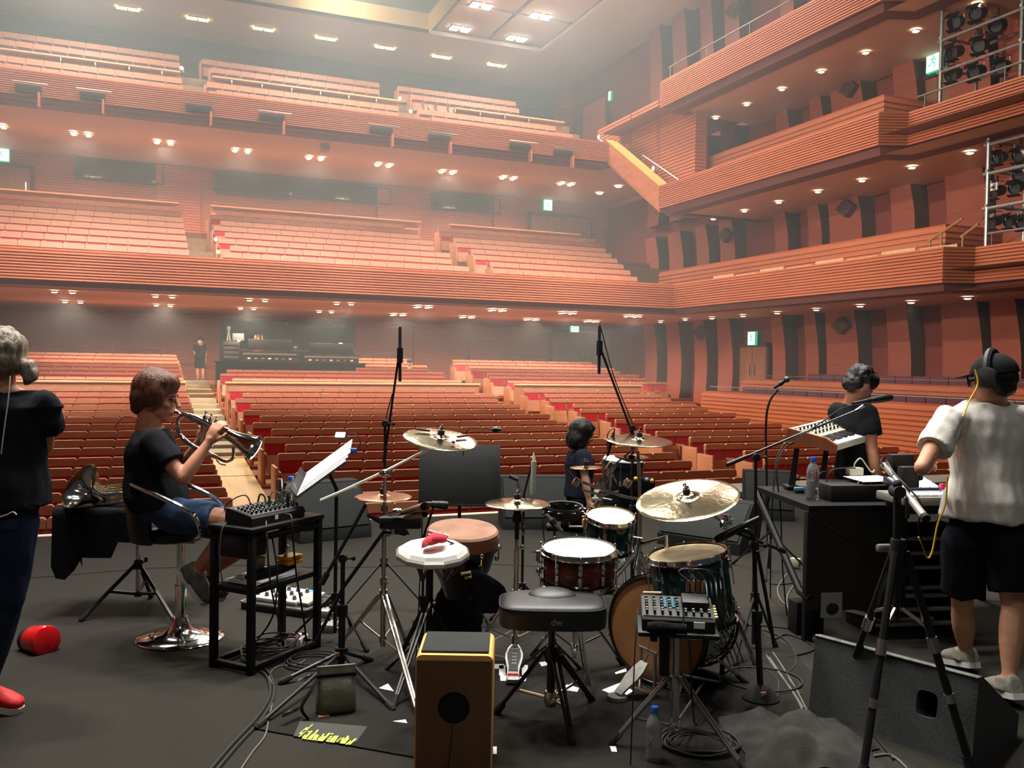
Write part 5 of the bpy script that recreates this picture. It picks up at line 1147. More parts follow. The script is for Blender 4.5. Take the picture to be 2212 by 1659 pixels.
# ---------------- conga behind, with mallets
b = G(1362, 1275); t = thing('conga', 'dark conga drum with white head standing behind the cymbals', 'drum', V((b.x, b.y, 0)))
hz_ = W(1345, 990, D(b)); c = V((W(1346, 990, D(b)).x, W(1346, 990, D(b)).y, hz_.z)); H_ = c.z
mb = MB(); mb.lathe([(.0, .004), (.10, .004), (.138, .0), (.145, -.02), (.145, -.035)], c, vax(.05, .05), 40); mb.build('drumhead', HEADW, t)
mb = MB(); mb.lathe([(.146, -.01), (.152, -.012), (.152, -.05), (.146, -.05)], c, vax(.05, .05), 40); mb.build('hoop', BLKP, t)
mb = MB(); mb.lathe([(.138, -.03), (.155, -.2), (.15, -.35), (.12, -.55), (.11, -.62), (.0, -.62)], c, UP, 36); mb.build('shell', mat('dark_conga_shell', (20, 26, 36), .3, var=.15, scale=6), t)
for k in range(6):
    a = 2 * PI * k / 6 + .3; r = CAMX * math.cos(a) + AWAY * math.sin(a); mb = MB(); mb.tube([c + r * .15 - UP * .02, c + r * .165 - UP * .18], .004, 6); mb.ell(c + r * .162 - UP * .17, (.012, .012, .02), nu=8, nv=6); mb.build('lug', CHROME, t)
mb = MB(); mb.tube([V((c.x, c.y, .3)), V((c.x, c.y, H_ - .6))], .02, 10); mb.build('pole', BLK, t)
tripod(t, V((c.x, c.y, 0)), .34, radial(c, .32, 30), .011, BLK, 0, None, brace=False)
mb = MB(); tb = thing('mallet_bag', 'black mallet bag with coloured mallet heads hanging by the conga', 'bag', W(1388, 1070, D(b) - .22))
o_ = W(1388, 1062, D(b) - .22); mb.box(o_, (.17, .05, .2), axes(CAMX, AWAY, UP), bev=.015); mb.build('bag', CLOTHB, tb)
for x, y, m_, ex in ((1373, 1035, YELLOWP, 1060), (1397, 1037, mat('blue_yarn', (112, 130, 156), .9), 1055), (1408, 1039, mat('orange_yarn', (214, 150, 50), .9), 1058)):
    q = W(x, y, D(b) - .24); mb = MB(); mb.ell(q, (.016, .016, .018)); hd = mb.build('mallet_head', m_, tb); mb = MB(); mb.tube([q, W(x - 4, ex, D(b) - .24)], .004, 6); mb.build('stick', HEADC, tb)
# ---------------- tambourine, cowbells, glockenspiel block
q = W(1218, 1104, 4.9); b = G(1222, 1372); t = thing('tambourine', 'black half-moon tambourine with two rows of silver jingles beside the rack tom', 'tambourine', q)
n = vax(.1, .0); mb = MB(); mb.lathe([(.098, .03), (.106, .032), (.108, -.03), (.10, -.032), (.098, .03)], q, n, 36); mb.build('frame', BLKP, t)
u, w, d = _frame(n)
for k in range(10):
    a = 2 * PI * k / 10; r = u * math.cos(a) + w * math.sin(a)
    for zz in (-.014, .014):
        mb = MB()
        for e in (-.003, .003): mb.lathe([(.0, .003), (.012, .003), (.021, 0), (.021, -.001), (.0, .002)], q + r * .104 + n * (zz + e), n, 14)
        mb.build('jingle', CHROME, t)
mb = MB(); mb.tube([q - UP * .03 - AWAY * .0 + CAMX * .03, q - UP * .085 + CAMX * .03, q - UP * .085 + CAMX * .16], .006, 8); mb.build('holder', STEEL, t)
cw = [W(867, 1108, 4.5), W(918, 1095, 4.42)]; t = thing('cowbell', 'pair of long metal bells mounted left of the djembe', 'cowbell', cw[0])
def bell(a, b_, w0, h0, w1, h1, m_):
    d = (b_ - a).normalized(); s = d.cross(UP).normalized(); uu = s.cross(d); mb = MB()
    R = [[p + s * (math.cos(2 * PI * k / 16) * ww) + uu * (math.sin(2 * PI * k / 16) * hh) for k in range(16)] for p, ww, hh in ((a, w0 * .6, h0 * .6), (a + d * .008, w0, h0), (b_, w1, h1), (b_, w1 * .93, h1 * .9), (a + d * .02, w0 * .85, h0 * .8))]
    mb.loft(R); return mb.build('bell', m_, t)
bell(cw[0], cw[1], .022, .014, .04, .024, mat('bell_gold_steel', (198, 186, 150), .25, 1.0, var=.06)); bell(W(872, 1120, 4.5), W(918, 1110, 4.44), .018, .011, .032, .018, MATS['bell_gold_steel'])
mb = MB(); clamp(mb, W(858, 1106, 4.5), CAMX, 1.0); mb.tube([W(858, 1108, 4.5), W(840, 1112, 4.58), W(828, 1120, 4.66)], .006, 8); mb.build('clamp', CHROME, t)
mb = MB(); mb.box(W(866, 1128, 4.55), (.21, .07, .06), axes((CAMX + UP * .02).normalized(), AWAY, UP), bev=.008); tb = tag(mb.build('jam_block', BLKP), 'black plastic percussion block below the metal bells', 'percussion block')
mb = MB(); mb.tube([W(850, 1140, 4.55), W(850, 1152, 4.6), W(832, 1160, 4.64)], .006, 8); mb.build('clamp', CHROME, tb)
# chime-like silver rod on a thin stand
b = G(1120, 1352); t = thing('rain_stick', 'slim upright silver tube with pointed tip on a black arm', 'tube', V((b.x, b.y, 0)))
a_, b_ = W(1150, 1068, 5.4), W(1153, 996, 5.4); mb = MB(); mb.tube([a_, a_.lerp(b_, .08), b_], [.016, .0175, .0165], 14); mb.tube([b_, W(1153, 988, 5.4), W(1153, 976, 5.4)], [.012, .009, .001], 12); mb.build('tube', mat('pale_silver_tube', (222, 220, 206), .35, .25, var=.05), t)
mb = MB(); mb.tube([W(1131, 1070, 5.4), W(1143, 1025, 5.4), W(1152, 990, 5.4)], .007, 8); mb.tube([W(1131, 1070, 5.4), V((W(1131, 1070, 5.4).x, W(1131, 1070, 5.4).y, .05))], .009, 8); mb.build('arm', BLK, t)
q = W(1131, 1070, 5.4); tripod(t, V((q.x, q.y, 0)), .28, radial(q, .26, 20), .008, BLK, 0, None, brace=False)
mb = MB(); mb.tube([W(1100, 1028, 5.3), W(1118, 1036, 5.3)], .012, 8); mb.build('clip', BLKP, t)
mb = MB(); mb.tube(spline([W(1115, 1034, 5.3), W(1122, 1052, 5.3), W(1130, 1064, 5.36)], 4), .005, 6); mb.build('gooseneck', STEEL, t)
# ---------------- drum throne
tc2 = W(1193, 1316, 4.0); t = thing('drum_throne', 'black vinyl drum throne with lettered front edge on tripod legs', 'stool', G(1190, 1560))
mb = MB(); R = []
def sq(cx, cyy, z, a, b_, p=4.0, n=40):
    out = []
    for k in range(n):
        th = 2 * PI * k / n; c_, s_ = math.cos(th), math.sin(th)
        out.append(cx + CAMX * (abs(c_) ** (2 / p) * math.copysign(a, c_)) + AWAY * (abs(s_) ** (2 / p) * math.copysign(b_, s_)) + UP * z)
    return out
o0 = V((tc2.x, tc2.y, 0)); zb = tc2.z
for z, k in ((-.055, .93), (-.052, .985), (-.03, 1.0), (.012, 1.0), (.03, .985), (.042, .94), (.050, .85)): R.append(sq(o0, 0, zb + z, .238 * k, .165 * k))
for z, k in ((.054, .7), (.058, .5), (.062, .3), (.063, .05)): R.append(sq(o0, 0, zb + z, .238 * k, .165 * k))
mb.loft(R); mb.ell(o0 + UP * (zb + .045) + AWAY * .03, (.115, .09, .045), axes(CAMX, AWAY, UP), 24, 12); seat = mb.build('seat', VINYL, t, ang=60)
mb = MB(); mb.tube([p for p in sq(o0, 0, zb + .034, .236, .163)] + [sq(o0, 0, zb + .034, .236, .163)[0]], .0035, 6); mb.build('piping', VINYL, seat)
lettering('dw', .042, o0 + UP * (zb - .012) - AWAY * .1662 + CAMX * .012, CAMX, UP, seat, mat('faded_grey_print', (120, 120, 122), .6), bold=.001)
b = V((o0.x, o0.y, 0)); mb = MB(); mb.tube([b + UP * .12, b + UP * .34], .019, 10); mb.tube([b + UP * .3, b + UP * (zb - .05)], .0145, 10); clamp(mb, b + UP * .33, UP, 1.6); mb.lathe([(.0, 0), (.07, 0), (.075, .015), (.0, .015)], b + UP * (zb - .07), UP, 20); mb.build('pole', BLK, t)
for fx, fy in ((1236, 1610), (1278, 1515), (1072, 1545)):
    f = G(fx, fy); f.z = .015; h = b + UP * .34; d = V((f.x - b.x, f.y - b.y, 0)).normalized(); leg(t, h + d * .03, f, .009, BLK, True, .016, 1.9)
    mb = MB(); mb.tube([b + UP * .13 + d * .02, (h + d * .03).lerp(f, .62)], .007, 6); mb.build('brace', STEEL, t)
mb = MB(); clamp(mb, b + UP * .13, UP, 1.5); mb.build('collar', STEEL, t)
# ---------------- box drum (cajon)
fl_, fr_ = W(897, 1432, 3.45), W(1066, 1430, 3.45); xd = (fr_ - fl_); xd.z = 0; wdt = xd.length; xd.normalize(); yd = V((-xd.y, xd.x, 0)); hgt = .495; dep = .30
o0 = V(((fl_.x + fr_.x) / 2, (fl_.y + fr_.y) / 2, 0)); t = thing('box_drum', 'wooden box drum with pale rounded edges, dark rear panel and sound hole', 'drum', o0 + yd * dep / 2)
Rr = axes(xd, yd, UP)
def rrect(wd_, hh, r, n=5):
    out = []
    for cx_, cz_, a0 in ((wd_ / 2 - r, hh - r, 0), (-wd_ / 2 + r, hh - r, 90), (-wd_ / 2 + r, r, 180), (wd_ / 2 - r, r, 270)):
        for i in range(n): a = math.radians(a0 + 90 * i / (n - 1)); out.append((cx_ + r * math.cos(a), cz_ + r * math.sin(a)))
    return out
pts = rrect(wdt, hgt - .012, .026)
mb = MB(); mb.loft([[o0 + xd * x + yd * y + UP * (z + .012) for x, z in pts] for y in (.006, .012, dep - .012, dep)]); mb.build('body', BIRCH, t)
hole = [(math.cos(2 * PI * k / 40) * .062, .292 + math.sin(2 * PI * k / 40) * .062) for k in range(40)]
outer = []
for k in range(40):
    a = 2 * PI * k / 40; dx, dz = math.cos(a), math.sin(a); best = 9
    for (x0_, x1_) in ((wdt / 2 - .006, 0),):
        if abs(dx) > 1e-6: best = min(best, (wdt / 2 - .006) / abs(dx))
        if abs(dz) > 1e-6: best = min(best, ((hgt - .02 - .292) if dz > 0 else .292 - .018) / abs(dz))
    outer.append((dx * best, .292 + dz * best))
mb = MB(); ring = lambda pp, y: [o0 + xd * x + yd * y + UP * z for x, z in pp]
vs = ring(outer, 0) + ring(hole, 0) + ring(hole, .006); n40 = 40
mb.add(vs, [(k, (k + 1) % n40, n40 + (k + 1) % n40, n40 + k) for k in range(n40)] + [(n40 + k, n40 + (k + 1) % n40, 80 + (k + 1) % n40, 80 + k) for k in range(n40)])
cs_ = [(wdt / 2 - .006, hgt - .02), (-wdt / 2 + .006, hgt - .02), (-wdt / 2 + .006, .018), (wdt / 2 - .006, .018)]
idx = [min(range(40), key=lambda k: (outer[k][0] - c[0]) ** 2 + (outer[k][1] - c[1]) ** 2) for c in cs_]
for c, i in zip(cs_, idx):
    mb.add([o0 + xd * c[0] + UP * c[1]] + [o0 + xd * outer[j % 40][0] + UP * outer[j % 40][1] for j in (i - 1, i, i + 1)], [(0, 1, 2), (0, 2, 3)])
mb.build('rear_panel', DARKP, t, smooth=False)
mb = MB(); mb.lathe([(.0, .003), (.064, .003), (.064, .0055)], o0 + UP * .292, yd, 40); mb.build('sound_hole', mat('hole_black', (6, 6, 6), .95, var=0), t)
mb = MB(); mb.box(o0 + yd * (dep * .52) + UP * (hgt + .005), (wdt * .875, dep * .84, .010), Rr, bev=.004); mb.build('pad', mat('black_foam_pad', (36, 37, 36), .9, var=.15, scale=120, bump=.2, bscale=300), t)
for ix in (-1, 1):
    for iy in (.03, dep - .03): mb = MB(); mb.lathe([(.012, 0), (.016, .012), (.0, .012)], o0 + xd * ix * (wdt / 2 - .03) + yd * iy, UP, 10); mb.build('rubber_foot', RUB, t)
mb = MB(); mb.tube(spline([o0 + xd * -.005 - yd * .003 + UP * .228, o0 + xd * -.008 - yd * .004 + UP * .15, o0 + xd * -.022 - yd * .004 + UP * .03], 5), .0016, 5); mb.build('snare_cord', BLKP, t)
# ================================================================ stools, stands, desks, microphones, cables
DCHR = mat('dark_chrome', (120, 122, 122), .28, .6, var=.05)
LEATH = mat('black_leatherette', (22, 22, 24), .35, var=.1, scale=30, bump=.1, bscale=200)
PLATE = mat('clear_bottle', (226, 232, 232), .06, var=0, trans=.86, ior=1.33)
BLUECAP = mat('blue_cap', (30, 86, 190), .45, var=.04)
LEDB = mat('blue_white_led', (210, 225, 255), .4, var=0, emit=(190, 210, 255), es=3.0)
LEDC = mat('blue_led', (40, 130, 255), .4, var=0, emit=(30, 120, 255), es=4.0)
LEDG = mat('green_led', (40, 230, 70), .4, var=0, emit=(40, 230, 70), es=4.0)
GREYP = mat('grey_plastic', (120, 120, 116), .5, var=.05)
KNOB = mat('knob_black', (26, 26, 27), .4, var=.1)
SILV = mat('silver_horn', (222, 222, 216), .07, 1.0, var=.03, scale=6)
GOLD = mat('gold_lacquer', (214, 170, 70), .12, 1.0, var=.03)
def cable(pts, r, m, name='cable'):
    mb = MB(); mb.tube(spline(pts, 6), r, 6); return mb.build(name, m)
def fl(*pp, z=.005): return [G(x, y, z) for x, y in pp]
CAT = 'cable'
# ---------------- bar stool
b = G(390, 1378); t = thing('bar_stool', 'chrome bar stool with round mirror base and black seat under the trumpeter', 'stool', V((b.x, b.y, 0)))
mb = MB(); mb.lathe([(.0, .0), (.238, .0), (.246, .006), (.24, .012), (.16, .020), (.10, .036), (.06, .066), (.044, .10), (.04, .125), (.0, .125)], b, UP, 56); mb.build('base', CHROME, t, ang=50)
zs = W(385, 1158, D(b)).z; mb = MB(); mb.tube([b + UP * .12, b + UP * .30], .031, 16); mb.tube([b + UP * .30, b + UP * (zs - .02)], .025, 16); mb.lathe([(.0, 0), (.034, 0), (.034, .02), (.0, .02)], b + UP * .29, UP, 16); mb.build('pole', CHROME, t)
sc_ = V((b.x, b.y, zs)) - CAMX * .05; mb = MB(); mb.loft([[p for p in [sc_ + CAMX * (math.cos(2 * PI * k / 28) * .195 * q) + AWAY * (math.sin(2 * PI * k / 28) * .19 * q) + UP * z for k in range(28)]] for z, q in ((-.02, .7), (-.012, .93), (.0, 1.0), (.05, 1.0), (.065, .95), (.07, .7))]); mb.build('seat', LEATH, t, ang=60)
mb = MB(); R = []
for i in range(15):
    a = math.radians(100 + 160 * i / 14); R.append([sc_ + CAMX * (math.cos(a) * rr) + AWAY * (math.sin(a) * rr) + UP * z for rr, z in ((.205, -.01), (.235, -.01), (.268, .27), (.255, .30), (.235, .28))])
mb.loft(R); mb.build('backrest', LEATH, t, ang=60)
for s in (0, 1):
    mb = MB(); mb.tube(spline([W(x_, y_, t_) + AWAY * (.44 * s) for x_, y_, t_ in ((284, 1046, 4.86), (316, 1060, 4.74), (350, 1075, 4.70), (405, 1103, 4.71), (424, 1122, 4.74), (432, 1150, 4.79), (422, 1161, 4.88))], 6), .0125, 8); mb.build('armrest', CHROME, t)
mb = MB(); zf_ = .36; mb.tube(spline([b + UP * (zf_ + .02) + AWAY * .03, b + CAMX * .10 + AWAY * .1 + UP * zf_, b + CAMX * .17 + AWAY * .08 + UP * zf_, b + CAMX * .17 - AWAY * .08 + UP * zf_, b + CAMX * .10 - AWAY * .1 + UP * zf_, b + UP * (zf_ + .02) - AWAY * .03], 5), .009, 8); mb.build('footrest', CHROME, t)
# ---------------- flugelhorn in his hands
hp0, hp1, hb = W(378, 888, 4.96), W(470, 935, 4.95), W(549, 976, 4.90)
t = thing('flugelhorn', 'silver flugelhorn held to the lips by the seated man', 'horn', hp1)
ax_ = (hb - hp0).normalized()
mb = MB(); mb.tube([hp0, hp0 + ax_ * .02, hp0 + ax_ * .03, hp0 + ax_ * .08], [.013, .010, .006, .006], 12); mb.build('mouthpiece', SILV, t)
dn = (W(440, 985, 4.95) - W(452, 925, 4.95)).normalized(); pl = lambda a, d_: hp0 + ax_ * a + dn * d_
mb = MB(); mb.tube(spline([hp0 + ax_ * .07, pl(.17, 0), pl(.26, .01)], 5), .0075, 10)
L_ = (hb - hp0).length
mb.tube(spline([pl(.12, -.022), pl(.06, -.008), pl(.03, .045), pl(.05, .10), pl(.12, .128), pl(.22, .128), pl(.30, .126)], 7), .012, 12)
mb.tube(spline([pl(.30, .126), pl(.36, .122), pl(.395, .085), pl(.385, .03)], 6), .009, 10); mb.build('tubing', SILV, t)
mb = MB(); R = []
for a, r_ in ((.12, .013), (.2, .017), (.28, .024), (.34, .030), (.40, .038), (.44, .050), (L_ - .01, .068), (L_, .074)):
    R.append((r_, a))
mb.lathe(R + [(.066, L_ - .004), (.044, .44), (.02, .3)], hp0 - dn * .022, ax_, 32); mb.build('bell', SILV, t)
for i in range(3):
    c0 = pl(.185 + .034 * i, .0); mb = MB(); mb.tube([c0 - dn * .055, c0 + dn * .085], .0125, 12); mb.tube([c0 - dn * .075, c0 - dn * .055], .006, 8); mb.lathe([(.0, 0), (.010, 0), (.010, .004), (.0, .004)], c0 - dn * .08, dn, 12); mb.build('valve', SILV, t)
mb = MB(); mb.tube(spline([pl(.30, .14), pl(.33, .15), pl(.36, .142)], 4), .004, 6); mb.build('finger_hook', SILV, t)
# ---------------- cloth-covered tray stand with the big silver bell horn
b = G(298, 1316); t = thing('tray_stand', 'black tripod tray stand draped with black cloth beside the bar stool', 'stand', V((b.x, b.y, 0)))
mb = MB(); mb.tube([b + UP * .1, b + UP * .62], .015, 12); mb.build('pole', STEEL, t)
hubz = W(298, 1218, D(b)).z; mb = MB(); mb.lathe([(.0, -.03), (.026, -.03), (.026, .03), (.0, .03)], b + UP * hubz, UP, 12); mb.tube([b + UP * hubz, b + UP * (hubz + .02) + CAMX * .05], .006, 6); mb.ell(b + UP * (hubz + .03) + CAMX * .05, (.012, .012, .018)); mb.lathe([(.0, -.015), (.024, -.015), (.024, .015), (.0, .015)], b + UP * .10, UP, 12); mb.build('collar', BLK, t)
for fx, fy in ((176, 1338), (381, 1348), (326, 1288)):
    f = G(fx, fy, .012); h = b + UP * hubz; d = V((f.x - h.x, f.y - h.y, 0)).normalized(); leg(t, h + d * .02, f, .0125, BLK, True, 0, 1.25)
    mb = MB(); mb.tube([b + UP * .105 + d * .02, (h + d * .02).lerp(f, .5)], .0105, 8); mb.build('brace', BLK, t)
zt = W(290, 1092, D(b)).z; xl, xr_ = W(150, 1090, D(b)), W(440, 1090, D(b)); wd2 = (xr_ - xl).length; cx_ = V(((xl.x + xr_.x) / 2, (xl.y + xr_.y) / 2, 0)); X_ = CAMX; Y_ = AWAY
mb = MB(); mb.box(cx_ + UP * (zt - .02), (wd2 - .03, .40, .03), axes(X_, Y_, UP), bev=.005); mb.build('tray', BLK, t)
per = []; nn_ = 76; hw, hd = wd2 / 2, .215
for k in range(nn_):
    s = 4.0 * k / nn_; e = int(s); f_ = s - e
    p = [(-hw + 2 * hw * f_, -hd), (hw, -hd + 2 * hd * f_), (hw - 2 * hw * f_, hd), (-hw, hd - 2 * hd * f_)][e]; per.append(p)
mb = MB(); rings = []
for j in range(9):
    R = []
    for k, (x, y) in enumerate(per):
        fx = (x + hw) / (2 * hw); drop = .17 + .04 * math.sin(k * .9)
        if y < 0: drop = .20 if fx > .45 else .30 + .16 * max(0, math.sin(fx * 14 + .3)) * (1 - fx)
        if fx < .02: drop = .36 + .1 * math.sin(k * 1.3)
        tt = j / 8; out = 1 + .03 * math.sin(k * 1.35) * tt + .015 * tt; R.append(cx_ + X_ * x * out + Y_ * y * out + UP * (zt + .004 - drop * tt * 1.0))
    rings.append(R)
mb.loft([[cx_ + UP * (zt + .006)] * 0 or [cx_ + X_ * x * .02 + Y_ * y * .02 + UP * (zt + .008) for x, y in per]] + [[cx_ + X_ * x * .97 + Y_ * y * .97 + UP * (zt + .008) for x, y in per]] + rings, caps=False)
tag(mb.build('stand_cloth', CLOTHB, ang=60), 'black cloth draped over the tray stand with ragged hanging corners', 'cloth')
t = thing('euphonium', 'large polished silver horn lying bell-left on the cloth-covered tray', 'horn', cx_ + UP * zt)
tb_ = D(b); bl = W(172, 1050, tb_ - .18); ax_ = (-AWAY * .66 - CAMX * .50 + UP * .50).normalized(); br = bl - ax_ * .345
mb = MB(); mb.lathe([(.02, 0), (.026, .06), (.034, .12), (.046, .18), (.062, .22), (.085, .262), (.118, .30), (.138, .325), (.150, .345), (.145, .343), (.112, .305), (.07, .25), (.03, .15), (.02, .1)], br, ax_, 48); mb.build('bell', SILV, t, ang=70)
mb = MB(); mb.lathe([(.147, .340), (.154, .345), (.147, .350)], br, ax_, 48); mb.build('bell_rim', GOLD, t)
B0 = W(208, 1086, tb_ - .1); E0 = W(302, 1083, tb_ - .12)
for k in range(4):
    o_ = UP * (.014 * k - .01) + AWAY * .03 * k; mb = MB(); mb.tube(spline([E0 + o_, E0.lerp(B0, .5) + o_ + UP * .01, B0 + o_ + CAMX * .02 * k, B0 + o_ + UP * .05 - CAMX * .015, B0.lerp(E0, .5) + o_ + UP * .065, E0 + o_ + UP * .05], 6), .012 - .001 * k, 10); mb.build('tubing', SILV if k != 2 else GOLD, t)
for k in range(3): mb = MB(); c_ = W(276 + 9 * k, 1072, tb_ - .16); mb.tube([c_, c_ + UP * .05], .011, 10); mb.tube([c_ + UP * .05, c_ + UP * .066], .005, 8); mb.build('valve', GOLD if k == 1 else SILV, t)
mb = MB(); mb.tube(spline([br + ax_ * .02, br - ax_ * .04 + CAMX * .05, W(240, 1062, tb_ + .02), W(290, 1078, tb_ - .04), W(306, 1086, tb_ - .06)], 5), [.022, .022, .021, .02, .019, .018], 10); mb.build('tail_tube', SILV, t)
# ---------------- red mute on the floor
b = G(80, 1408); t = thing('plunger_mute', 'red bucket-shaped mute with black rim lying on the stage floor', 'mute', b)
c_ = W(95, 1384, D(b)); ax_ = (-AWAY * .52 + CAMX * .82 + UP * .12).normalized()
mb = MB(); mb.lathe([(.0, .06), (.05, .06), (.078, .052), (.084, .035), (.082, .0), (.076, -.08), (.0, -.08)], c_ - ax_ * .02, ax_, 36); mb.build('bucket', mat('glossy_red', (196, 20, 28), .25, var=.08, coat=.4), t)
mb = MB(); mb.lathe([(.05, -.075), (.074, -.075), (.078, -.10), (.068, -.13), (.04, -.135), (.0, -.135)], c_ - ax_ * .02, ax_, 36); mb.build('rim', RUB, t)
mb = MB(); mb.lathe([(.0, .0), (.028, .0), (.03, .004), (.0, .005)], c_ + ax_ * .04 - CAMX * .02 - UP * .01, ax_, 20); mb.lathe([(.0, .0), (.02, .0), (.02, .004), (.0, .005)], c_ + ax_ * .04 + CAMX * .035 - UP * .04, ax_, 16); mb.build('sticker', mat('dark_red', (120, 16, 20), .4), t)
# ---------------- rack table
N_, L_, R_ = G(541, 1458), G(466, 1438), G(684, 1398); Fp = L_ + R_ - N_; zt_ = W(541, 1146, D(N_)).z
t = thing('rack_table', 'black square-tube table with middle shelf and floor frame beside the trumpeter', 'table', (N_ + Fp) / 2)
xd_ = (R_ - N_).normalized(); yd_ = (L_ - N_); yd_ = (yd_ - xd_ * yd_.dot(xd_)).normalized(); RX = axes(xd_, yd_, UP); wx, wy = (R_ - N_).length, (L_ - N_).dot(yd_); O_ = N_
pt3 = lambda a, b_, z: O_ + xd_ * a * wx + yd_ * b_ * wy + UP * z
FRM = mat('powder_black_frame', (15, 15, 16), .6, var=.15, scale=40, spec=.25)
for a, b_ in ((0, 0), (1, 0), (0, 1), (1, 1)): mb = MB(); mb.box(pt3(a, b_, zt_ / 2), (.036, .036, zt_), RX, bev=.004); mb.build('leg', FRM, t)
mb = MB(); mb.box(pt3(.5, .5, zt_ + .0), (wx + .05, wy + .05, .028), RX, bev=.006); mb.build('tabletop', FRM, t)
zsh = .425; mb = MB(); mb.box(pt3(.5, .5, zsh), (wx + .01, wy + .01, .03), RX, bev=.004); mb.build('shelf', FRM, t)
for z in (.03, zt_ - .045):
    for a, b_, s in ((.5, 0, (wx, .03, .03)), (.5, 1, (wx, .03, .03)), (0, .5, (.03, wy, .03)), (1, .5, (.03, wy, .03))): mb = MB(); mb.box(pt3(a, b_, z), s, RX, bev=.003); mb.build('rail', FRM, t)
# black amplifier box hung under the table top at the left
mb = MB(); mb.box(pt3(.12, .5, zt_ - .09), (.16, wy * .8, .12), RX, bev=.012); tag(mb.build('power_box', BLKP), 'black box slung under the rack table top', 'box')
zt2 = zt_ + .014
def mixer(name, label, c, X_, Y_, w, d_, h, rows, cols, tilt=.0, km=KNOB, face=None, fader=False, rowm=None):
    R = axes(X_, Y_, UP); t = thing(name, label, 'mixer', c)
    mb = MB(); P_ = [(-d_ / 2, 0), (d_ / 2, 0), (d_ / 2, h + tilt), (d_ / 2 - .03, h + tilt), (-d_ / 2 + .01, h), (-d_ / 2, h - .012)]
    mb.prism([c - X_ * w / 2 + Y_ * a + UP * z for a, z in P_], X_ * w); mb.build('body', BLKP, t)
    sl = (Y_ * (d_ - .04) + UP * tilt).normalized(); nr = X_.cross(sl).normalized(); o = c - Y_ * (d_ / 2 - .01) + UP * (h + .0015)
    mb = MB(); mb.box(o + sl * ((d_ - .05) / 2), (w * .96, d_ - .05, .003), axes(X_, sl, nr)); mb.build('panel', face or mat('mixer_panel', (58, 60, 60), .5, var=.1), t)
    for i in range(rows):
        for j in range(cols):
            p = o + X_ * (-w * .43 + w * .86 * j / max(1, cols - 1)) + sl * ((d_ - .07) * (i + .5) / rows + .01); mb = MB()
            if fader and i == 0: mb.box(p + nr * .011, (.010, .020, .018), axes(X_, sl, nr), bev=.002); mb.build('fader', km, t)
            else: mb.lathe([(.0, .017), (.0058, .017), (.0075, .003), (.0075, .0), (.0, .0)], p, nr, 8); mb.build('knob', (rowm[i] if rowm else km), t)
    return t, o, sl, nr
mc = pt3(.42, .42, zt2); mx, mo, msl, mnr = mixer('mixer', 'small black mixer crowded with knobs and plugs on the rack table', mc, xd_, yd_, wx * .78, wy * .72, .055, 5, 11, .03, rowm=[KNOB, GREYP, KNOB, KNOB, GREYP])
mb = MB(); q = pt3(.06, .05, zt2 + .035); mb.box(mc - yd_ * (wy * .362) + xd_ * -.02 + UP * .028, (.024, .002, .022), RX); mb.build('label_sticker', PAPER, mx)
for i in range(6): mb = MB(); p = mc + xd_ * (wx * .393) + yd_ * (-.09 + .034 * i) + UP * .03; mb.lathe([(.0, 0), (.008, 0), (.008, .004), (.0, .004)], p, xd_, 10); mb.build('socket', STEEL, mx)
for i, (px, py, m_, hh) in enumerate(((541, 1094, mat('red_plug', (170, 40, 40), .5), .04), (557, 1090, GREYP, .06), (582, 1078, mat('green_grey_plug', (86, 100, 84), .5), .08), (600, 1086, GREYP, .05), (622, 1072, BLKP, .07))):
    q = W(px, py, D(mc) - .02 + .02 * i); mb = MB(); mb.tube([q - UP * hh * .9, q], .0085, 8); mb.tube([q, q + UP * .02], .006, 8); tag(mb.build('plug', m_), f'{["red", "grey", "green-grey", "slim grey", "black"][i]} cable plug standing in the rack table mixer', 'plug')
CB = lambda pts, lab, r=.0035, m=CABLE: tag(cable(pts, r, m), lab, 'cable')
tm_ = D(mc)
CB([W(541, 1088, tm_), W(532, 1071, tm_), W(512, 1074, tm_), W(490, 1090, tm_), W(484, 1104, tm_)], 'thin black cable arching from the red plug on the rack table mixer')
CB([W(557, 1084, tm_), W(562, 1068, tm_), W(572, 1074, tm_), W(574, 1098, tm_ - .03), W(576, 1150, tm_ - .18), W(584, 1260, tm_ - .2), W(604, 1350, tm_ - .1), G(610, 1392)], 'black cable falling from the mixer past the rack table front', .005)
CB([W(583, 1074, tm_), W(590, 1062, tm_), W(604, 1066, tm_), W(616, 1084, tm_)], 'light grey cable looping over the rack table mixer', .0028, GCABLE)
CB([W(600, 1082, tm_), W(612, 1060, tm_), W(630, 1064, tm_), W(636, 1084, tm_)], 'second light grey cable looping near the water bottle', .0028, GCABLE)
CB([W(616, 1110, tm_ - .1), W(629, 1116, tm_ - .14), W(632, 1150, tm_ - .16), W(640, 1240, tm_ - .1), W(655, 1330, tm_), G(664, 1400)], 'black cable with pale sleeve hanging at the right of the rack table', .0055)
CB([W(586, 1150, tm_ - .1), W(598, 1230, tm_ - .12), W(596, 1300, tm_ - .1), W(580, 1350, tm_), G(540, 1400), G(520, 1436)], 'black cable hanging through the rack table shelves', .005)
CB([W(490, 1128, 4.62), W(478, 1150, 4.6), W(474, 1215, 4.6), W(480, 1255, 4.62), W(472, 1262, 4.64)], 'grey cable looped down the left leg of the rack table', .0035, GCABLE)
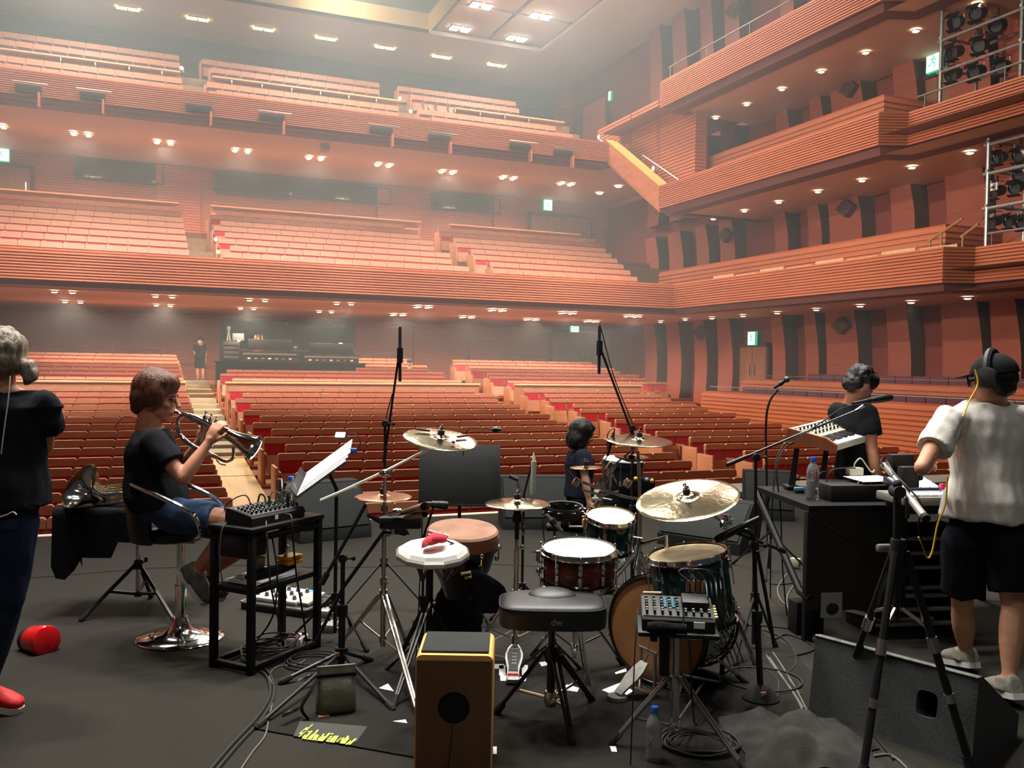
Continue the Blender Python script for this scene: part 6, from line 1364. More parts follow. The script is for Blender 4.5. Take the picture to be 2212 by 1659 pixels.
# bottle builder
def bottle(label, base, h):
    t = thing('water_bottle', label, 'bottle', base, 'clear water bottles'); k = h / .215
    prof = [(.0, .003), (.026, .0), (.031, .006)]
    for i in range(11): prof += [(.032 if i % 2 == 0 else .0300, .015 + .0115 * i)]
    prof += [(.032, .145), (.030, .155), (.022, .176), (.0135, .188), (.0125, .198)]
    mb = MB(); mb.lathe([(a * k, z * k) for a, z in prof] + [(.0, .198 * k)], base, UP, 28); mb.build('bottle', PLATE, t, ang=70)
    mb = MB(); mb.lathe([(.0, .218 * k), (.0135 * k, .218 * k), (.015 * k, .214 * k), (.015 * k, .196 * k), (.0, .196 * k)], base, UP, 18); mb.build('cap', BLUECAP, t)
    return t
bottle('clear water bottle with blue cap standing on the rack table', V((W(628, 1096, tm_ + .16).x, W(628, 1096, tm_ + .16).y, zt2 + .001)), .215)
bottle('clear water bottle with blue cap on the floor by the mixer stand', G(1412, 1645), .225)
q = W(604, 1090, tm_ + .12); t = thing('straight_mute', 'tall grey metal cone mute standing on the rack table', 'mute', V((q.x, q.y, zt2)))
mb = MB(); mb.lathe([(.0, 0), (.036, 0), (.036, .004), (.014, .205), (.013, .21), (.0, .21)], V((q.x, q.y, zt2)), UP, 28); mb.build('cone', STEEL, t)
mb = MB()
for k in range(3): a = 2 * PI * k / 3 - 1.2; mb = MB(); mb.box(V((q.x, q.y, zt2 + .165)) + (CAMX * math.cos(a) + AWAY * math.sin(a)) * .0185, (.008, .004, .07), axes((-CAMX * math.sin(a) + AWAY * math.cos(a)), (CAMX * math.cos(a) + AWAY * math.sin(a)), UP)); mb.build('cork_strip', RUB, t)
# shelf contents
zs_ = zsh + .016
mb = MB()
for k in range(3): mb.box(pt3(.42, .52, zs_ + .004 + .006 * k) + xd_ * .006 * k, (wx * .62, wy * .85, .004), RX @ rotm('Z', 3 * k))
tag(mb.build('paper_sheets', PAPER), 'loose white paper sheets on the rack table shelf', 'papers')
mb = MB(); R = []
for i in range(10):
    tt = i / 9; c_ = pt3(.2, .40, zs_ + .035).lerp(pt3(.85, .5, zs_ + .03), tt); w_ = .036 * (.55 + .6 * math.sin(PI * (.15 + .75 * tt))) * (1 + .08 * math.sin(5 * tt))
    R.append([c_ + yd_ * math.cos(2 * PI * k / 14) * w_ * 1.5 + UP * (math.sin(2 * PI * k / 14) * w_ * .62 - .008) for k in range(14)])
mb.loft(R); tag(mb.build('soft_case', CLOTHB, ang=60), 'soft black cloth case lying on the papers of the rack table shelf', 'case')
q = W(560, 1226, D(pt3(.4, .95, .4))); t = thing('paper_cup', 'beige paper cup standing on the rack table shelf', 'cup', V((q.x, q.y, zs_)))
zc = zs_ + .014; mb = MB(); mb.lathe([(.0, .0), (.024, .0), (.032, .085), (.034, .087), (.032, .089), (.030, .085), (.022, .004)], V((q.x, q.y, zc)), UP, 26); mb.build('cup', mat('paper_cup', (222, 206, 178), .7, var=.05), t)
q = V((W(626, 1212, D(pt3(.75, .75, .4))).x, W(626, 1212, D(pt3(.75, .75, .4))).y, zs_ + .04)); t = thing('yellow_case', 'small yellow hinged plastic case on the rack table shelf', 'case', q)
mb = MB(); mb.box(q + UP * .012, (.125, .09, .024), RX, bev=.006); mb.build('lower_shell', YELLOWP, t); mb = MB(); mb.box(q + UP * .038, (.125, .09, .024), RX, bev=.006); mb.build('lid', YELLOWP, t)
mb = MB(); mb.box(q + xd_ * .064 + UP * .026, (.012, .03, .02), RX, bev=.003); mb.build('latch', YELLOWP, t)
mb = MB(); q2 = W(618, 1196, D(q) - .05); mb.tube([W(612, 1216, D(q) - .05), q2], .011, 8); mb.tube([q2, W(622, 1178, D(q) - .05)], .008, 8); tag(mb.build('microphone_plug', STEEL), 'black and silver jack plug resting on the yellow case', 'plug')
# cables on the floor frame of the rack table
for k in range(5):
    c_ = pt3(.35 + .06 * k, .4 + .07 * (k % 3), .03 + .012 * k); R = [c_ + xd_ * math.cos(a) * (.11 + .012 * k) + yd_ * math.sin(a) * (.085 + .008 * k) + UP * (.008 * math.sin(3 * a + k)) for a in [2 * PI * i / 20 for i in range(21)]]
    CB(R, f'{ORD[k + 1]} loop of black cable from the bottom inside the rack table floor frame', .005, CABLE)
# ---------------- effects board behind the rack table, pedals
b = G(600, 1322); t = thing('effects_board', 'open flat case with pale foot controller and blue lights behind the rack table', 'effects board', b)
X1 = (G(690, 1325) - G(512, 1300)); X1.normalize(); Y1 = V((-X1.y, X1.x, 0)); RB = axes(X1, Y1, UP)
c_ = (G(512, 1302) + G(672, 1352)) / 2 + Y1 * .17
mb = MB(); mb.box(c_ + UP * .025, (.50, .34, .05), RB, bev=.006); mb.build('case_tray', BLKP, t)
for s in (-1, 1): mb = MB(); mb.box(c_ + Y1 * .17 * s + UP * .05, (.50, .010, .012), RB); mb.build('edge_rail', STEEL, t); mb = MB(); mb.box(c_ + X1 * .25 * s + UP * .05, (.010, .34, .012), RB); mb.build('edge_rail', STEEL, t)
mb = MB(); mb.box(c_ - X1 * .04 + UP * .07, (.36, .24, .04), RB @ rotm('X', 5), bev=.006); pedal = mb.build('controller', mat('pale_controller', (208, 204, 194), .45, var=.04), t)
for i in range(5):
    for j in range(3): mb = MB(); mb.lathe([(.0, .02), (.010, .02), (.012, .008), (.016, .0), (.0, .0)], c_ - X1 * .04 + X1 * (-.145 + .072 * i) + Y1 * (-.08 + .07 * j) + UP * (.089 + .006 * j), UP, 10); mb.build('foot_switch', STEEL, pedal)
for i in range(3): mb = MB(); mb.ell(c_ - X1 * .10 + X1 * .11 * i + Y1 * .09 + UP * .102, (.018, .010, .004)); mb.build('indicator', LEDC, pedal)
mb = MB(); mb.box(c_ + X1 * .18 + UP * .075, (.085, .20, .03), RB @ rotm('X', 8), bev=.006); mb.build('expression_pedal', mat('grey_rubber_top', (150, 148, 142), .6), t)
def stomp(label, px, py, m, s=1.0, strip=None):
    b = G(px, py); t = thing('effect_pedal', label, 'effect pedal', b); mb = MB(); mb.box(b + UP * .025 * s, (.09 * s, .12 * s, .05 * s), RB @ rotm('Z', 12), bev=.006); mb.build('housing', m, t)
    if strip: mb = MB(); mb.box(b + UP * .052 * s - Y1 * .01, (.07 * s, .04 * s, .004), RB @ rotm('Z', 12)); mb.build('label_strip', strip, t)
    for e in (-1, 1): mb = MB(); mb.lathe([(.0, .018), (.009, .018), (.011, 0), (.0, 0)], b + UP * .05 * s + X1 * .024 * e * s + Y1 * .03, UP, 10); mb.build('knob', KNOB, t)
    mb = MB(); mb.tube([b + X1 * .045 * s + UP * .02, b + X1 * .08 * s + UP * .02], .007, 8); mb.build('jack', STEEL, t)
stomp('white effect pedal with a red strip on the floor right of the rack table', 641, 1392, PAPER, 1.0, mat('red_strip2', (190, 40, 40), .5))
stomp('dark effect pedal by the chrome stand, nearest the tape mark', 712, 1362, GREYP, 1.0)
stomp('small grey effect pedal beside the effects board', 702, 1330, mat('pedal_silver', (150, 146, 140), .4, .5), .9)
# ---------------- sandbag on the squat boom stand
b = G(728, 1548); t = thing('sandbag', 'shiny black saddle sandbag with copper tag slung over a stand base', 'sandbag', b)
mb = MB(); X2 = (G(770, 1540) - G(690, 1548)); X2.normalize(); Y2 = V((-X2.y, X2.x, 0)); dp_ = D(b); R = []
for z, w_, th in ((0.0, .085, .035), (.02, .092, .05), (.07, .092, .052), (.13, .088, .044), (.165, .086, .03), (.20, .087, .012), (.235, .088, .008)):
    R.append([b + X2 * (math.copysign(abs(math.cos(2 * PI * k / 28)) ** .45, math.cos(2 * PI * k / 28)) * w_) + Y2 * (.05 + math.copysign(abs(math.sin(2 * PI * k / 28)) ** .7, math.sin(2 * PI * k / 28)) * th) + UP * (z * .92 + .004) for k in range(28)])
mb.loft(R); mb.build('bag', mat('shiny_black_nylon', (92, 92, 88), .30, var=.25, scale=10, bump=.5, bscale=18), t, ang=60)
mb = MB(); mb.box(b + Y2 * .035 + UP * .18, (.18, .012, .016), axes(X2, Y2, UP)); mb.build('seam', CLOTHB, t)
mb = MB(); mb.tube(spline([b - X2 * .085 + Y2 * .03 + UP * .17, b - X2 * .12 + UP * .13, b - X2 * .16 - Y2 * .01 + UP * .06, b - X2 * .13 - Y2 * .02 + UP * .01], 5), .011, 8, flat=.4); mb.build('strap', CLOTHB, t)
mb = MB(); mb.box(G(699, 1548) + UP * .006, (.05, .045, .008), axes(X2, Y2, UP), bev=.003); mb.build('tag', COPPER, t)
# ---------------- microphone stands
def mic(par, a, b_, kind='pencil', m=BLKP):
    """microphone body from tail a to head b"""
    a, b_ = V(a), V(b_); L = (b_ - a).length; d = (b_ - a).normalized(); mb = MB()
    if kind == 'pencil': mb.lathe([(.0, 0), (.009, 0), (.0105, .01), (.0105, L - .01), (.0095, L), (.0, L)], a, d, 14)
    elif kind == 'fat': mb.lathe([(.0, 0), (.010, 0), (.014, L * .25), (.017, L * .45), (.021, L * .6), (.022, L * .9), (.017, L), (.0, L)], a, d, 16)
    else: mb.lathe([(.0, 0), (.010, 0), (.0125, .02), (.0165, L - .055), (.0, L - .055)], a, d, 16)
    o = mb.build('microphone', m, par)
    if kind == 'vocal': mb = MB(); mb.ell(b_ - d * .03, .0255, nu=16, nv=12); mb.build('mic_grille', mat('grey_mesh', (92, 94, 94), .5, .6, var=.3, scale=300), par)
    mb = MB(); mb.lathe([(.012, -.016), (.019, -.014), (.019, .014), (.012, .016)], a + d * L * .42, d, 12); mb.build('mic_clip', BLK, par)
    return o
def stand(label, base, top, boom=None, legs=None, hub=.30, r=.011, m=BLK, twist=20, R=.3, roundb=False, legm=None):
    t = thing('microphone_stand', label, 'microphone stand', V((base.x, base.y, 0))); top = V(top); foot_ = V((base.x, base.y, .03)); mid = foot_.lerp(top, .52)
    mb = MB(); mb.tube([foot_, mid], r * 1.3, 10); mb.tube([mid, top], r * .85, 10); mb.build('pole', m, t)
    mb = MB(); mb.lathe([(.0, -.03), (r * 2, -.03), (r * 2.2, 0), (r * 2, .03), (.0, .03)], mid, top - foot_, 12); mb.build('clutch', RUB, t)
    if roundb:
        mb = MB(); mb.lathe([(.0, 0), (.085, 0), (.09, .01), (.07, .035), (.03, .075), (.0, .08)], V((base.x, base.y, .004)), UP, 28); mb.build('weighted_base', RUB, t)
    else:
        for f in (legs or radial(base, R, twist)):
            f = V(f); f.z = .012; h = V((base.x, base.y, hub)); d = V((f.x - h.x, f.y - h.y, 0)).normalized(); leg(t, h + d * .02, f, r * .75, legm or m, True, 0, 1.5)
        mb = MB(); mb.lathe([(.0, -.03), (r * 2.3, -.03), (r * 2.4, .03), (.0, .03)], (base.x, base.y, hub), n=12); mb.build('leg_hub', RUB, t)
    if boom:
        tl, tp = V(boom[0]), V(boom[1]); mb = MB(); mb.tube([tl, tp], r * .72, 8); mb.tube([tl, tl.lerp(tp, .14)], r * 1.15, 10); mb.build('boom', m, t)
        mb = MB(); mb.lathe([(.0, -.02), (.022, -.02), (.024, 0), (.022, .02), (.0, .02)], top, AWAY, 14); mb.tube([top, top + CAMX * .05], .006, 6); mb.ell(top + CAMX * .055, (.012, .012, .012), nu=10, nv=6); mb.build('boom_clutch', RUB, t)
    return t
b = G(828, 1312); tt_ = D(b); P = lambda x, y, d=0: W(x, y, tt_ + d)
t = stand('tall black overhead microphone stand left of the slotted crash cymbal', b, P(832, 915), (P(829, 1000, .02), P(862, 765)), R=.34, twist=100)
mic(t, P(864, 706), P(864, 824), 'pencil', mat('mic_dark_green_grey', (52, 54, 50), .45, .4))
mb = MB(); mb.lathe([(.014, -.05), (.021, -.05), (.021, .05), (.014, .05)], P(864, 768), UP, 12); mb.build('mic_mount', RUB, t); mb = MB(); mb.tube(spline([P(848, 850), P(838, 885), P(834, 905)], 4), .004, 6); mb.build('cable', CABLE, t)
b = G(1366, 1300); tt_ = D(b); P = lambda x, y, d=0: W(x, y, tt_ + d)
t = stand('tall black overhead microphone stand behind the rear crash cymbal', b, P(1366, 925), (P(1374, 958), P(1297, 752)), R=.34, twist=70)
mic(t, P(1295, 704), P(1294, 808), 'pencil', MATS['mic_dark_green_grey'])
mb = MB(); mb.lathe([(.014, -.05), (.021, -.05), (.021, .05), (.014, .05)], P(1295, 752), UP, 12); mb.build('mic_mount', RUB, t); mb = MB(); mb.tube(spline([P(1295, 700), P(1301, 720), P(1325, 810), P(1356, 890), P(1366, 915)], 5), .004, 6); mb.build('cable', CABLE, t)
b = G(1660, 1236); tt_ = D(b); P = lambda x, y, d=0: W(x, y, tt_ + d)
t = stand('straight stand with gooseneck vocal microphone in front of the stalls', b, P(1654, 935), None, R=.34, twist=10, r=.010)
mb = MB(); mb.tube(spline([P(1654, 940), P(1656, 895), P(1664, 864), P(1680, 842)], 6), .009, 8); mb.build('gooseneck', BLK, t); mic(t, P(1672, 838), P(1706, 815), 'vocal')
b = G(1628, 1402); tt_ = D(b); P = lambda x, y, d=0: W(x, y, tt_ + d)
t = stand('black boom microphone stand reaching up right towards the synthesizer', b, P(1633, 988), (P(1570, 1004, -.05), P(1862, 882, .25)), legs=[G(1585, 1440), G(1676, 1400), G(1640, 1360)])
mic(t, P(1842, 872, .22), P(1926, 858, .28), 'fat', mat('mic_black', (34, 34, 33), .35, .3)); mb = MB(); mb.tube([P(1848, 888, .24), P(1866, 876, .25)], .009, 8); mb.build('mic_mount', STEEL, t)
mb = MB(); mb.tube(spline([P(1845, 874, .22), P(1815, 884, .2), P(1780, 908, .16), P(1740, 935, .1), P(1700, 955, .06)], 5), .004, 6); mb.build('cable', CABLE, t)
b = G(1643, 1512); tt_ = D(b); P = lambda x, y, d=0: W(x, y, tt_ + d)
t = stand('low boom stand with weighted base aiming a large black microphone at the floor tom', b, P(1628, 1178), (P(1696, 1191, .02), P(1588, 1150)), roundb=True, r=.012)
mic(t, P(1640, 1118, -.02), P(1543, 1168, -.02), 'fat', MATS['mic_black']); mb = MB(); mb.tube(spline([P(1594, 1148), P(1614, 1146), P(1626, 1156), P(1630, 1172)], 5), .011, 8); mb.build('mic_arm', BLK, t)
mb = MB(); mb.tube([P(1636, 1190), P(1655, 1290), P(1673, 1398, .05)], .009, 8); mb.build('tail_rod', BLK, t)
mb = MB(); mb.box(P(1649, 1500, -.06), (.03, .01, .02)); mb.build('tag', COPPER, t)
b = G(737, 1452); tt_ = D(b); P = lambda x, y, d=0: W(x, y, tt_ + d)
t = stand('squat black boom stand with spread legs and sandbag aiming a thick microphone at the djembe', b, P(741, 1206), (P(694, 1262, -.05), P(790, 1090, .02)), legs=[G(607, 1478), G(848, 1535), G(800, 1430), G(556, 1574)], hub=.10, r=.014, legm=BLK)
mic(t, P(793, 1112, .0), P(878, 1152, .05), 'fat', MATS['mic_black'])
for a_, c2 in (((640, 1470), (718, 1446)), ((652, 1527), (612, 1545))): mb = MB(); mb.tube([G(*a_, z=.05), G(*c2, z=.05)], .010, 8); mb.build('chrome_sleeve', CHROME, t)
mb = MB(); mb.tube([P(828, 1150, .05), P(742, 1268, -.02), P(684, 1382, -.04)], .010, 8); mb.tube([P(828, 1150, .05), P(884, 1152, .05)], .009, 8); mb.build('second_boom', BLK, t)
mb = MB(); mb.box(P(728, 1414, -.05), (.024, .008, .02)); mb.build('tag', COPPER, t)
# small microphones at the djembe / snare
for lab, base, top, m0, m1, kd in (('short stand with thick microphone pointing at the djembe head', (905, 1340), (915, 1160), (918, 1088), (968, 1092), 'fat'), ('slim microphone on a short stand pointing at the snare drum', (1232, 1405), (1198, 1150), (1180, 1112), (1214, 1148), 'pencil')):
    b = G(*base); tt_ = 4.62; P = lambda x, y, d=0: W(x, y, tt_ + d); b2 = P(*top); t = stand(lab, V((b2.x, b2.y, 0)), b2, None, R=.2, twist=40, r=.008, hub=.18); mic(t, P(*m0), P(*m1), kd, MATS['mic_black'] if kd == 'fat' else mat('mic_silver', (150, 150, 144), .3, .8))
    mb = MB(); mb.tube([b2, P(*m0).lerp(P(*m1), .4)], .007, 6); mb.build('mic_arm', BLK, t)
    mb = MB(); mb.tube(spline([P(*m0), P(m0[0] - 8, m0[1] + 8), P(m0[0] - 6, m0[1] + 40), V((b2.x - .02, b2.y, .4)), V((b2.x - .05, b2.y - .05, .006))], 5), .0035, 6); mb.build('cable', CABLE, t)
# hanging mic by the rear crash and thin goose mic at the left crash
mb = MB(); P = lambda x, y: W(x, y, 5.9)
t = thing('clip_microphone', 'small clip microphone on a curved arm beside the white conga head', 'microphone', P(1318, 1000)); mic(t, P(1326, 934), P(1312, 985), 'pencil'); mb = MB(); mb.tube(spline([P(1326, 936), P(1327, 926), P(1320, 928), P(1312, 942), P(1312, 985), P(1296, 1000)], 5), .004, 6); mb.build('arm', BLK, t)
P = lambda x, y: W(x, y, 5.6); t = thing('clip_microphone', 'thin gooseneck clip microphone poking out right of the slotted crash', 'microphone', P(1040, 930)); mic(t, P(1062, 928), P(1083, 928), 'pencil'); mb = MB(); mb.tube(spline([P(1000, 985), P(1008, 934), P(1022, 924), P(1064, 928)], 5), .003, 6); mb.build('gooseneck', BLK, t)
# ---------------- music stands
def music_stand(label, c, X_, U_, w, h, base, papers=False):
    t = thing('music_stand', label, 'music stand', V((base.x, base.y, 0))); Nn = X_.cross(U_).normalized(); R = axes(X_, U_, Nn)
    mb = MB(); mb.box(c, (w, h, .006), R, bev=.002); mb.box(c - U_ * h / 2 + Nn * .03, (w, .006, .06), R); mb.build('desk', mat('stand_black', (19, 20, 20), .65, var=.12, scale=12), t)
    mb = MB(); mb.tube([V((base.x, base.y, .05)), V((base.x, base.y, .6)), V((base.x, base.y, c.z - .12)), c - Nn * .02], .011, 10); mb.build('pole', BLK, t)
    tripod(t, base, .26, radial(base, .28, 80), .008, BLK, 0, None, brace=False); return t, Nn, R
b = G(680, 1330); c = W(704, 1012, 5.15); U_ = (CAMX * .80 + UP * .60).normalized(); Nn0 = (-CAMX * .55 + UP * .78 - AWAY * .19); Nn0 = (Nn0 - U_ * Nn0.dot(U_)).normalized(); X_ = U_.cross(Nn0)
cb_ = V((c.x, c.y, 0)) - Nn0 * .1; cb_.z = 0
t, Nn, R = music_stand('black music stand tilted towards the trumpeter, loaded with white sheets', c, X_, U_, .46, .34, cb_)
for k in range(3): mb = MB(); mb.box(c + Nn * (.007 + .0045 * k) + X_ * (.02 - .02 * k) + U_ * .012 * k, (.40 - .03 * k, .33, .004), R @ rotm('Z', (k - 1) * 1.5)); tag(mb.build('sheet_music', PAPER), f'{["lowest", "middle", "topmost"][k]} stack of white sheet music on the tilted music stand', 'sheet music')
t = thing('clip_lamp', 'small blue-white clip lamp on a bent wire above the white sheets', 'lamp', W(770, 965, 5.1)); P = lambda x, y, d=0: W(x, y, 5.1 + d)
mb = MB(); mb.box(P(735, 939), (.055, .04, .008), axes(CAMX, (AWAY + UP * .6).normalized(), CAMX.cross((AWAY + UP * .6).normalized())), bev=.002); mb.build('lamp_head', LEDB, t); mb = MB(); mb.box(P(734, 947), (.06, .04, .008), axes(CAMX, AWAY, UP), bev=.002); mb.build('hood', BLKP, t)
mb = MB(); mb.tube(spline([P(742, 945), P(762, 936), P(776, 946), P(778, 962), P(770, 972)], 6), .003, 6); mb.build('wire', BLKP, t); mb = MB(); mb.box(P(763, 974), (.04, .03, .03), bev=.004); mb.build('clip', mat('blue_clip', (70, 110, 190), .5), t)
c = W(993, 1026, 5.6); U_ = (UP + AWAY * .30 - CAMX * .02).normalized(); t, Nn, R = music_stand('black music stand with empty desk facing out behind the crash cymbal', c, CAMX, U_, .51, .385, V((c.x, c.y, 0)) + AWAY * .04)
# ---------------- floor wedges
def wedge(label, base_l, base_r, h, dep, face_back=.55, cat='monitor speaker', m=TOLEX2, front=True):
    """wedge monitor: base edge towards us from base_l to base_r, sloping grille up and away"""
    base_l, base_r = V(base_l), V(base_r); X_ = (base_r - base_l); w = X_.length; X_.normalize(); Y_ = V((-X_.y, X_.x, 0)); t = thing('stage_monitor', label, cat, (base_l + base_r) / 2, 'wedge monitors')
    pr = [(0, 0), (0, .10), (dep * face_back, h), (dep * .92, h), (dep, h * .82), (dep * .8, 0)]
    mb = MB(); mb.prism([base_l + Y_ * a + UP * z for a, z in pr][::-1], X_ * w); mb.build('cabinet', m, t)
    sl = (Y_ * (dep * face_back) + UP * (h - .10)); L = sl.length; sl.normalize(); nr = X_.cross(sl)
    mb = MB(); mb.box((base_l + base_r) / 2 + UP * .10 + sl * L * .5 + nr * .006, (w * .94, L * .92, .014), axes(X_, sl, nr), bev=.004); mb.build('grille', GRILLE, t)
    for s in (0, 1): mb = MB(); mb.box(base_l + X_ * (w * s) + Y_ * dep * .5 + UP * h * .4, (.012, .12, .05), axes(X_, Y_, UP)); mb.build('handle_cup', RUB, t)
    return t
def wl(px, t, z=0): p = W(px, 900, t); return V((p.x, p.y, z))
wedge('black floor wedge behind the tilted music stand', wl(652, 7.9), wl(806, 8.3), .5, .5)
wedge('black floor wedge behind the hi-hat cymbals', wl(1090, 8.75), wl(1262, 8.85), .49, .5)
wedge('black floor wedge half hidden behind the big ride cymbal', wl(1425, 8.2), wl(1604, 7.7), .42, .5)
wedge('small black wedge at the stage edge behind the boom stand', wl(1612, 9.6), wl(1722, 9.5), .50, .45)
mb = MB(); mb.ell(W(1254, 1087, 8.7), .012); tag(mb.build('power_light', LEDG), 'green power light glowing beside the middle wedge', 'indicator light')
# big wedge in the lower right corner, back towards us
A_, B_, C_, D_ = W(1793, 1376, 4.25), W(2140, 1466, 3.72), G(2098, 1660), G(1746, 1541)
t = thing('stage_monitor', 'large grey-black wedge with hand hole in the lower right corner', 'monitor speaker', (C_ + D_) / 2, 'wedge monitors')
X_ = (C_ - D_); X_.z = 0; w = X_.length; X_.normalize(); Y_ = V((-X_.y, X_.x, 0)); zt_w = .36
pr = [(0, 0), (.05, zt_w), (.085, zt_w + .002), (.50, .10), (.48, 0)]
NAp = [(D_ - X_ * .0) + Y_ * a + UP * z for a, z in pr]
sl = (Y_ * .05 + UP * zt_w).normalized(); nr = -X_.cross(sl)
# face built as a frame round the hand hole so that the hole is a real opening
Hc = .73 * w; hz = .20; hw2, hh2 = .045, .055
def fp(x, z, d_=0): return D_ + X_ * x + sl * z + nr * d_
LZ = zt_w / sl.z; n4 = 32; hole = []; outer = []
for k in range(n4):
    a = 2 * PI * k / n4; ca, sa = math.cos(a), math.sin(a); hole.append((Hc + math.copysign(abs(ca) ** .5, ca) * hw2, hz + math.copysign(abs(sa) ** .5, sa) * hh2))
    sx = ((w - Hc) if ca > 0 else Hc) / max(abs(ca), 1e-6); sz = ((LZ - hz) if sa > 0 else hz) / max(abs(sa), 1e-6); q = min(sx, sz); outer.append((Hc + ca * q, hz + sa * q))
mb = MB(); vs = [fp(*p) for p in outer] + [fp(*p) for p in hole] + [fp(p[0], p[1], .09) for p in hole]
mb.add(vs, [(k, (k + 1) % n4, n4 + (k + 1) % n4, n4 + k) for k in range(n4)] + [(n4 + k, n4 + (k + 1) % n4, 2 * n4 + (k + 1) % n4, 2 * n4 + k) for k in range(n4)])
for c in ((0, 0), (w, 0), (w, LZ), (0, LZ)):
    i = min(range(n4), key=lambda k: (outer[k][0] - c[0]) ** 2 + (outer[k][1] - c[1]) ** 2); mb.add([fp(*c)] + [fp(*outer[j % n4]) for j in (i - 1, i, i + 1)], [(0, 1, 2), (0, 2, 3)])
E = [p + X_ * w for p in NAp]
for i in range(1, 4): mb.add([NAp[i], E[i], E[i + 1], NAp[i + 1]], [(0, 1, 2, 3)])
mb.add(NAp, [tuple(range(5))]); mb.add(E, [tuple(range(5))[::-1]]); mb.build('cabinet', TOLEX, t, smooth=False)
mb = MB(); mb.tube([NAp[1] + UP * .002, E[1] + UP * .002], .006, 6); mb.build('edge_strip', mat('worn_edge', (124, 126, 116), .5, var=.3, scale=40), t)
mb = MB(); mb.box(fp(Hc + .015, hz - .01, .088), (.1, .008, .12), axes(X_, nr, sl)); mb.build('cup_wall', RUB, t)
# ---------------- mixer stand at the lower centre
b = G(1470, 1575); tt_ = 3.8; tp = W(1460, 1352, tt_); t = thing('table_stand', 'small black table top on a chrome tripod carrying the digital mixer', 'stand', V((b.x, b.y, 0)))
zt3 = tp.z; c = V((W(1462, 1350, tt_ + .02).x, W(1462, 1350, tt_ + .02).y, zt3)); Xt = (CAMX - AWAY * .12).normalized(); Yt = V((-Xt.y, Xt.x, 0))
mb = MB(); mb.box(c - UP * .012, (.335, .26, .02), axes(Xt, Yt, UP), bev=.006); mb.build('tabletop', BLKP, t)
b3 = V((c.x, c.y, 0)); mb = MB(); mb.tube([b3 + UP * .06, b3 + UP * .28], .018, 12); mb.tube([b3 + UP * .25, b3 + UP * (zt3 - .02)], .0135, 12); mb.lathe([(.0, -.03), (.026, -.03), (.03, 0), (.026, .03), (.0, .03)], b3 + UP * .27, UP, 14); mb.build('pole', STEEL, t)
for f in (G(1322, 1612), G(1612, 1676), G(1555, 1480)):
    f = V((f.x, f.y, .014)); h = b3 + UP * .30; d = V((f.x - b3.x, f.y - b3.y, 0)).normalized(); leg(t, h + d * .03, f, .0075, DCHR, True, .014)
    mb = MB(); mb.tube([b3 + UP * .09 + d * .02, (h + d * .03).lerp(f, .62)], .006, 6); mb.build('brace', DCHR, t)
mb = MB(); clamp(mb, b3 + UP * .09, UP, 1.3); mb.build('collar', CHROME, t)
mb = MB(); q = c - Xt * .10 - UP * .03; mb.box(q - Yt * .05, (.03, .1, .04), axes(Xt, Yt, UP), bev=.004); mb.box(q + Xt * .05 - UP * .09, (.045, .05, .2), axes(Xt, Yt, UP), bev=.01); mb.build('side_bracket', BLK, t)
mx2, mo, msl, mnr = mixer('digital_mixer', 'black digital mixer with teal pads, faders and a card slot block on the small stand', c + UP * .001 + Yt * .02, Xt, Yt, .30, .24, .055, 6, 9, .03, face=mat('mixer_dark', (36, 38, 38), .5), fader=True, rowm=[KNOB, GREYP, KNOB, KNOB, GREYP, KNOB])
TEAL = mat('teal_pad', (34, 96, 116), .5, var=.1)
for i in range(4):
    for j in range(6): mb = MB(); mb.box(mo + Xt * (-.05 + .017 * i) + msl * (.09 + .019 * j) + mnr * .004, (.013, .014, .008), axes(Xt, msl, mnr), bev=.002); mb.build('pad', TEAL, mx2)
mb = MB(); mb.box(mo + Xt * .075 + msl * .12 + mnr * .02, (.11, .10, .035), axes(Xt, msl, mnr), bev=.004); mb.build('rear_block', BLKP, mx2)
mb = MB(); mb.box(c + Xt * .085 - Yt * .105 + UP * .03, (.045, .003, .026), axes(Xt, Yt, UP)); mb.build('label_sticker', PAPER, mx2)
for i in range(5): mb = MB(); q = mo + Xt * .152 + msl * (.03 + .028 * i) - UP * .01; mb.lathe([(.0, 0), (.009, 0), (.009, .012), (.0, .012)], q, Xt, 10); mb.build('socket', mat('brass_socket', (190, 170, 110), .3, .9), mx2)
mb = MB(); R = []
for i in range(9): tt = i / 8; cc_ = (c - Yt * .145 - Xt * .13).lerp(c - Yt * .145 + Xt * .03, tt) + UP * .024; w_ = .024 * (.7 + .4 * math.sin(PI * (.1 + .8 * tt))) * (1 + .12 * math.sin(7 * tt)); R.append([cc_ + Yt * math.cos(2 * PI * k / 12) * w_ + UP * math.sin(2 * PI * k / 12) * w_ for k in range(12)])
mb.loft(R); tag(mb.build('rolled_cloth', mat('fluffy_black_cloth', (30, 28, 30), .98, var=.3, scale=60, bump=.8, bscale=150, spec=.05)), 'rolled fuzzy black cloth before the digital mixer', 'cloth')
for i, (dx, col) in enumerate(((.0, mat('pink_plug', (140, 100, 100), .4)), (.022, COPPER), (.044, mat('red_plug2', (130, 90, 84), .4)), (.066, COPPER))):
    q = mo + Xt * (.05 + dx) + msl * .19 + mnr * .035; mb = MB(); mb.tube([q, q + UP * .05], .007, 8); tag(mb.build('plug', col), f'{ORD[i + 1]} copper-coloured jack plug from the left behind the digital mixer', 'plug')
    CB([q + UP * .05, q + UP * .085 - Xt * .04, q + UP * .10 + Xt * .0, q + UP * .06 + Xt * .07 + Yt * .01 * i, q - UP * .08 + Xt * .10 + Yt * .02 * i, G(1578 + 9 * i, 1440 - 4 * i)], f'{ORD[i + 1]} dark cable arching from the plugs behind the digital mixer', .0035, CABLE if i % 2 else GCABLE)
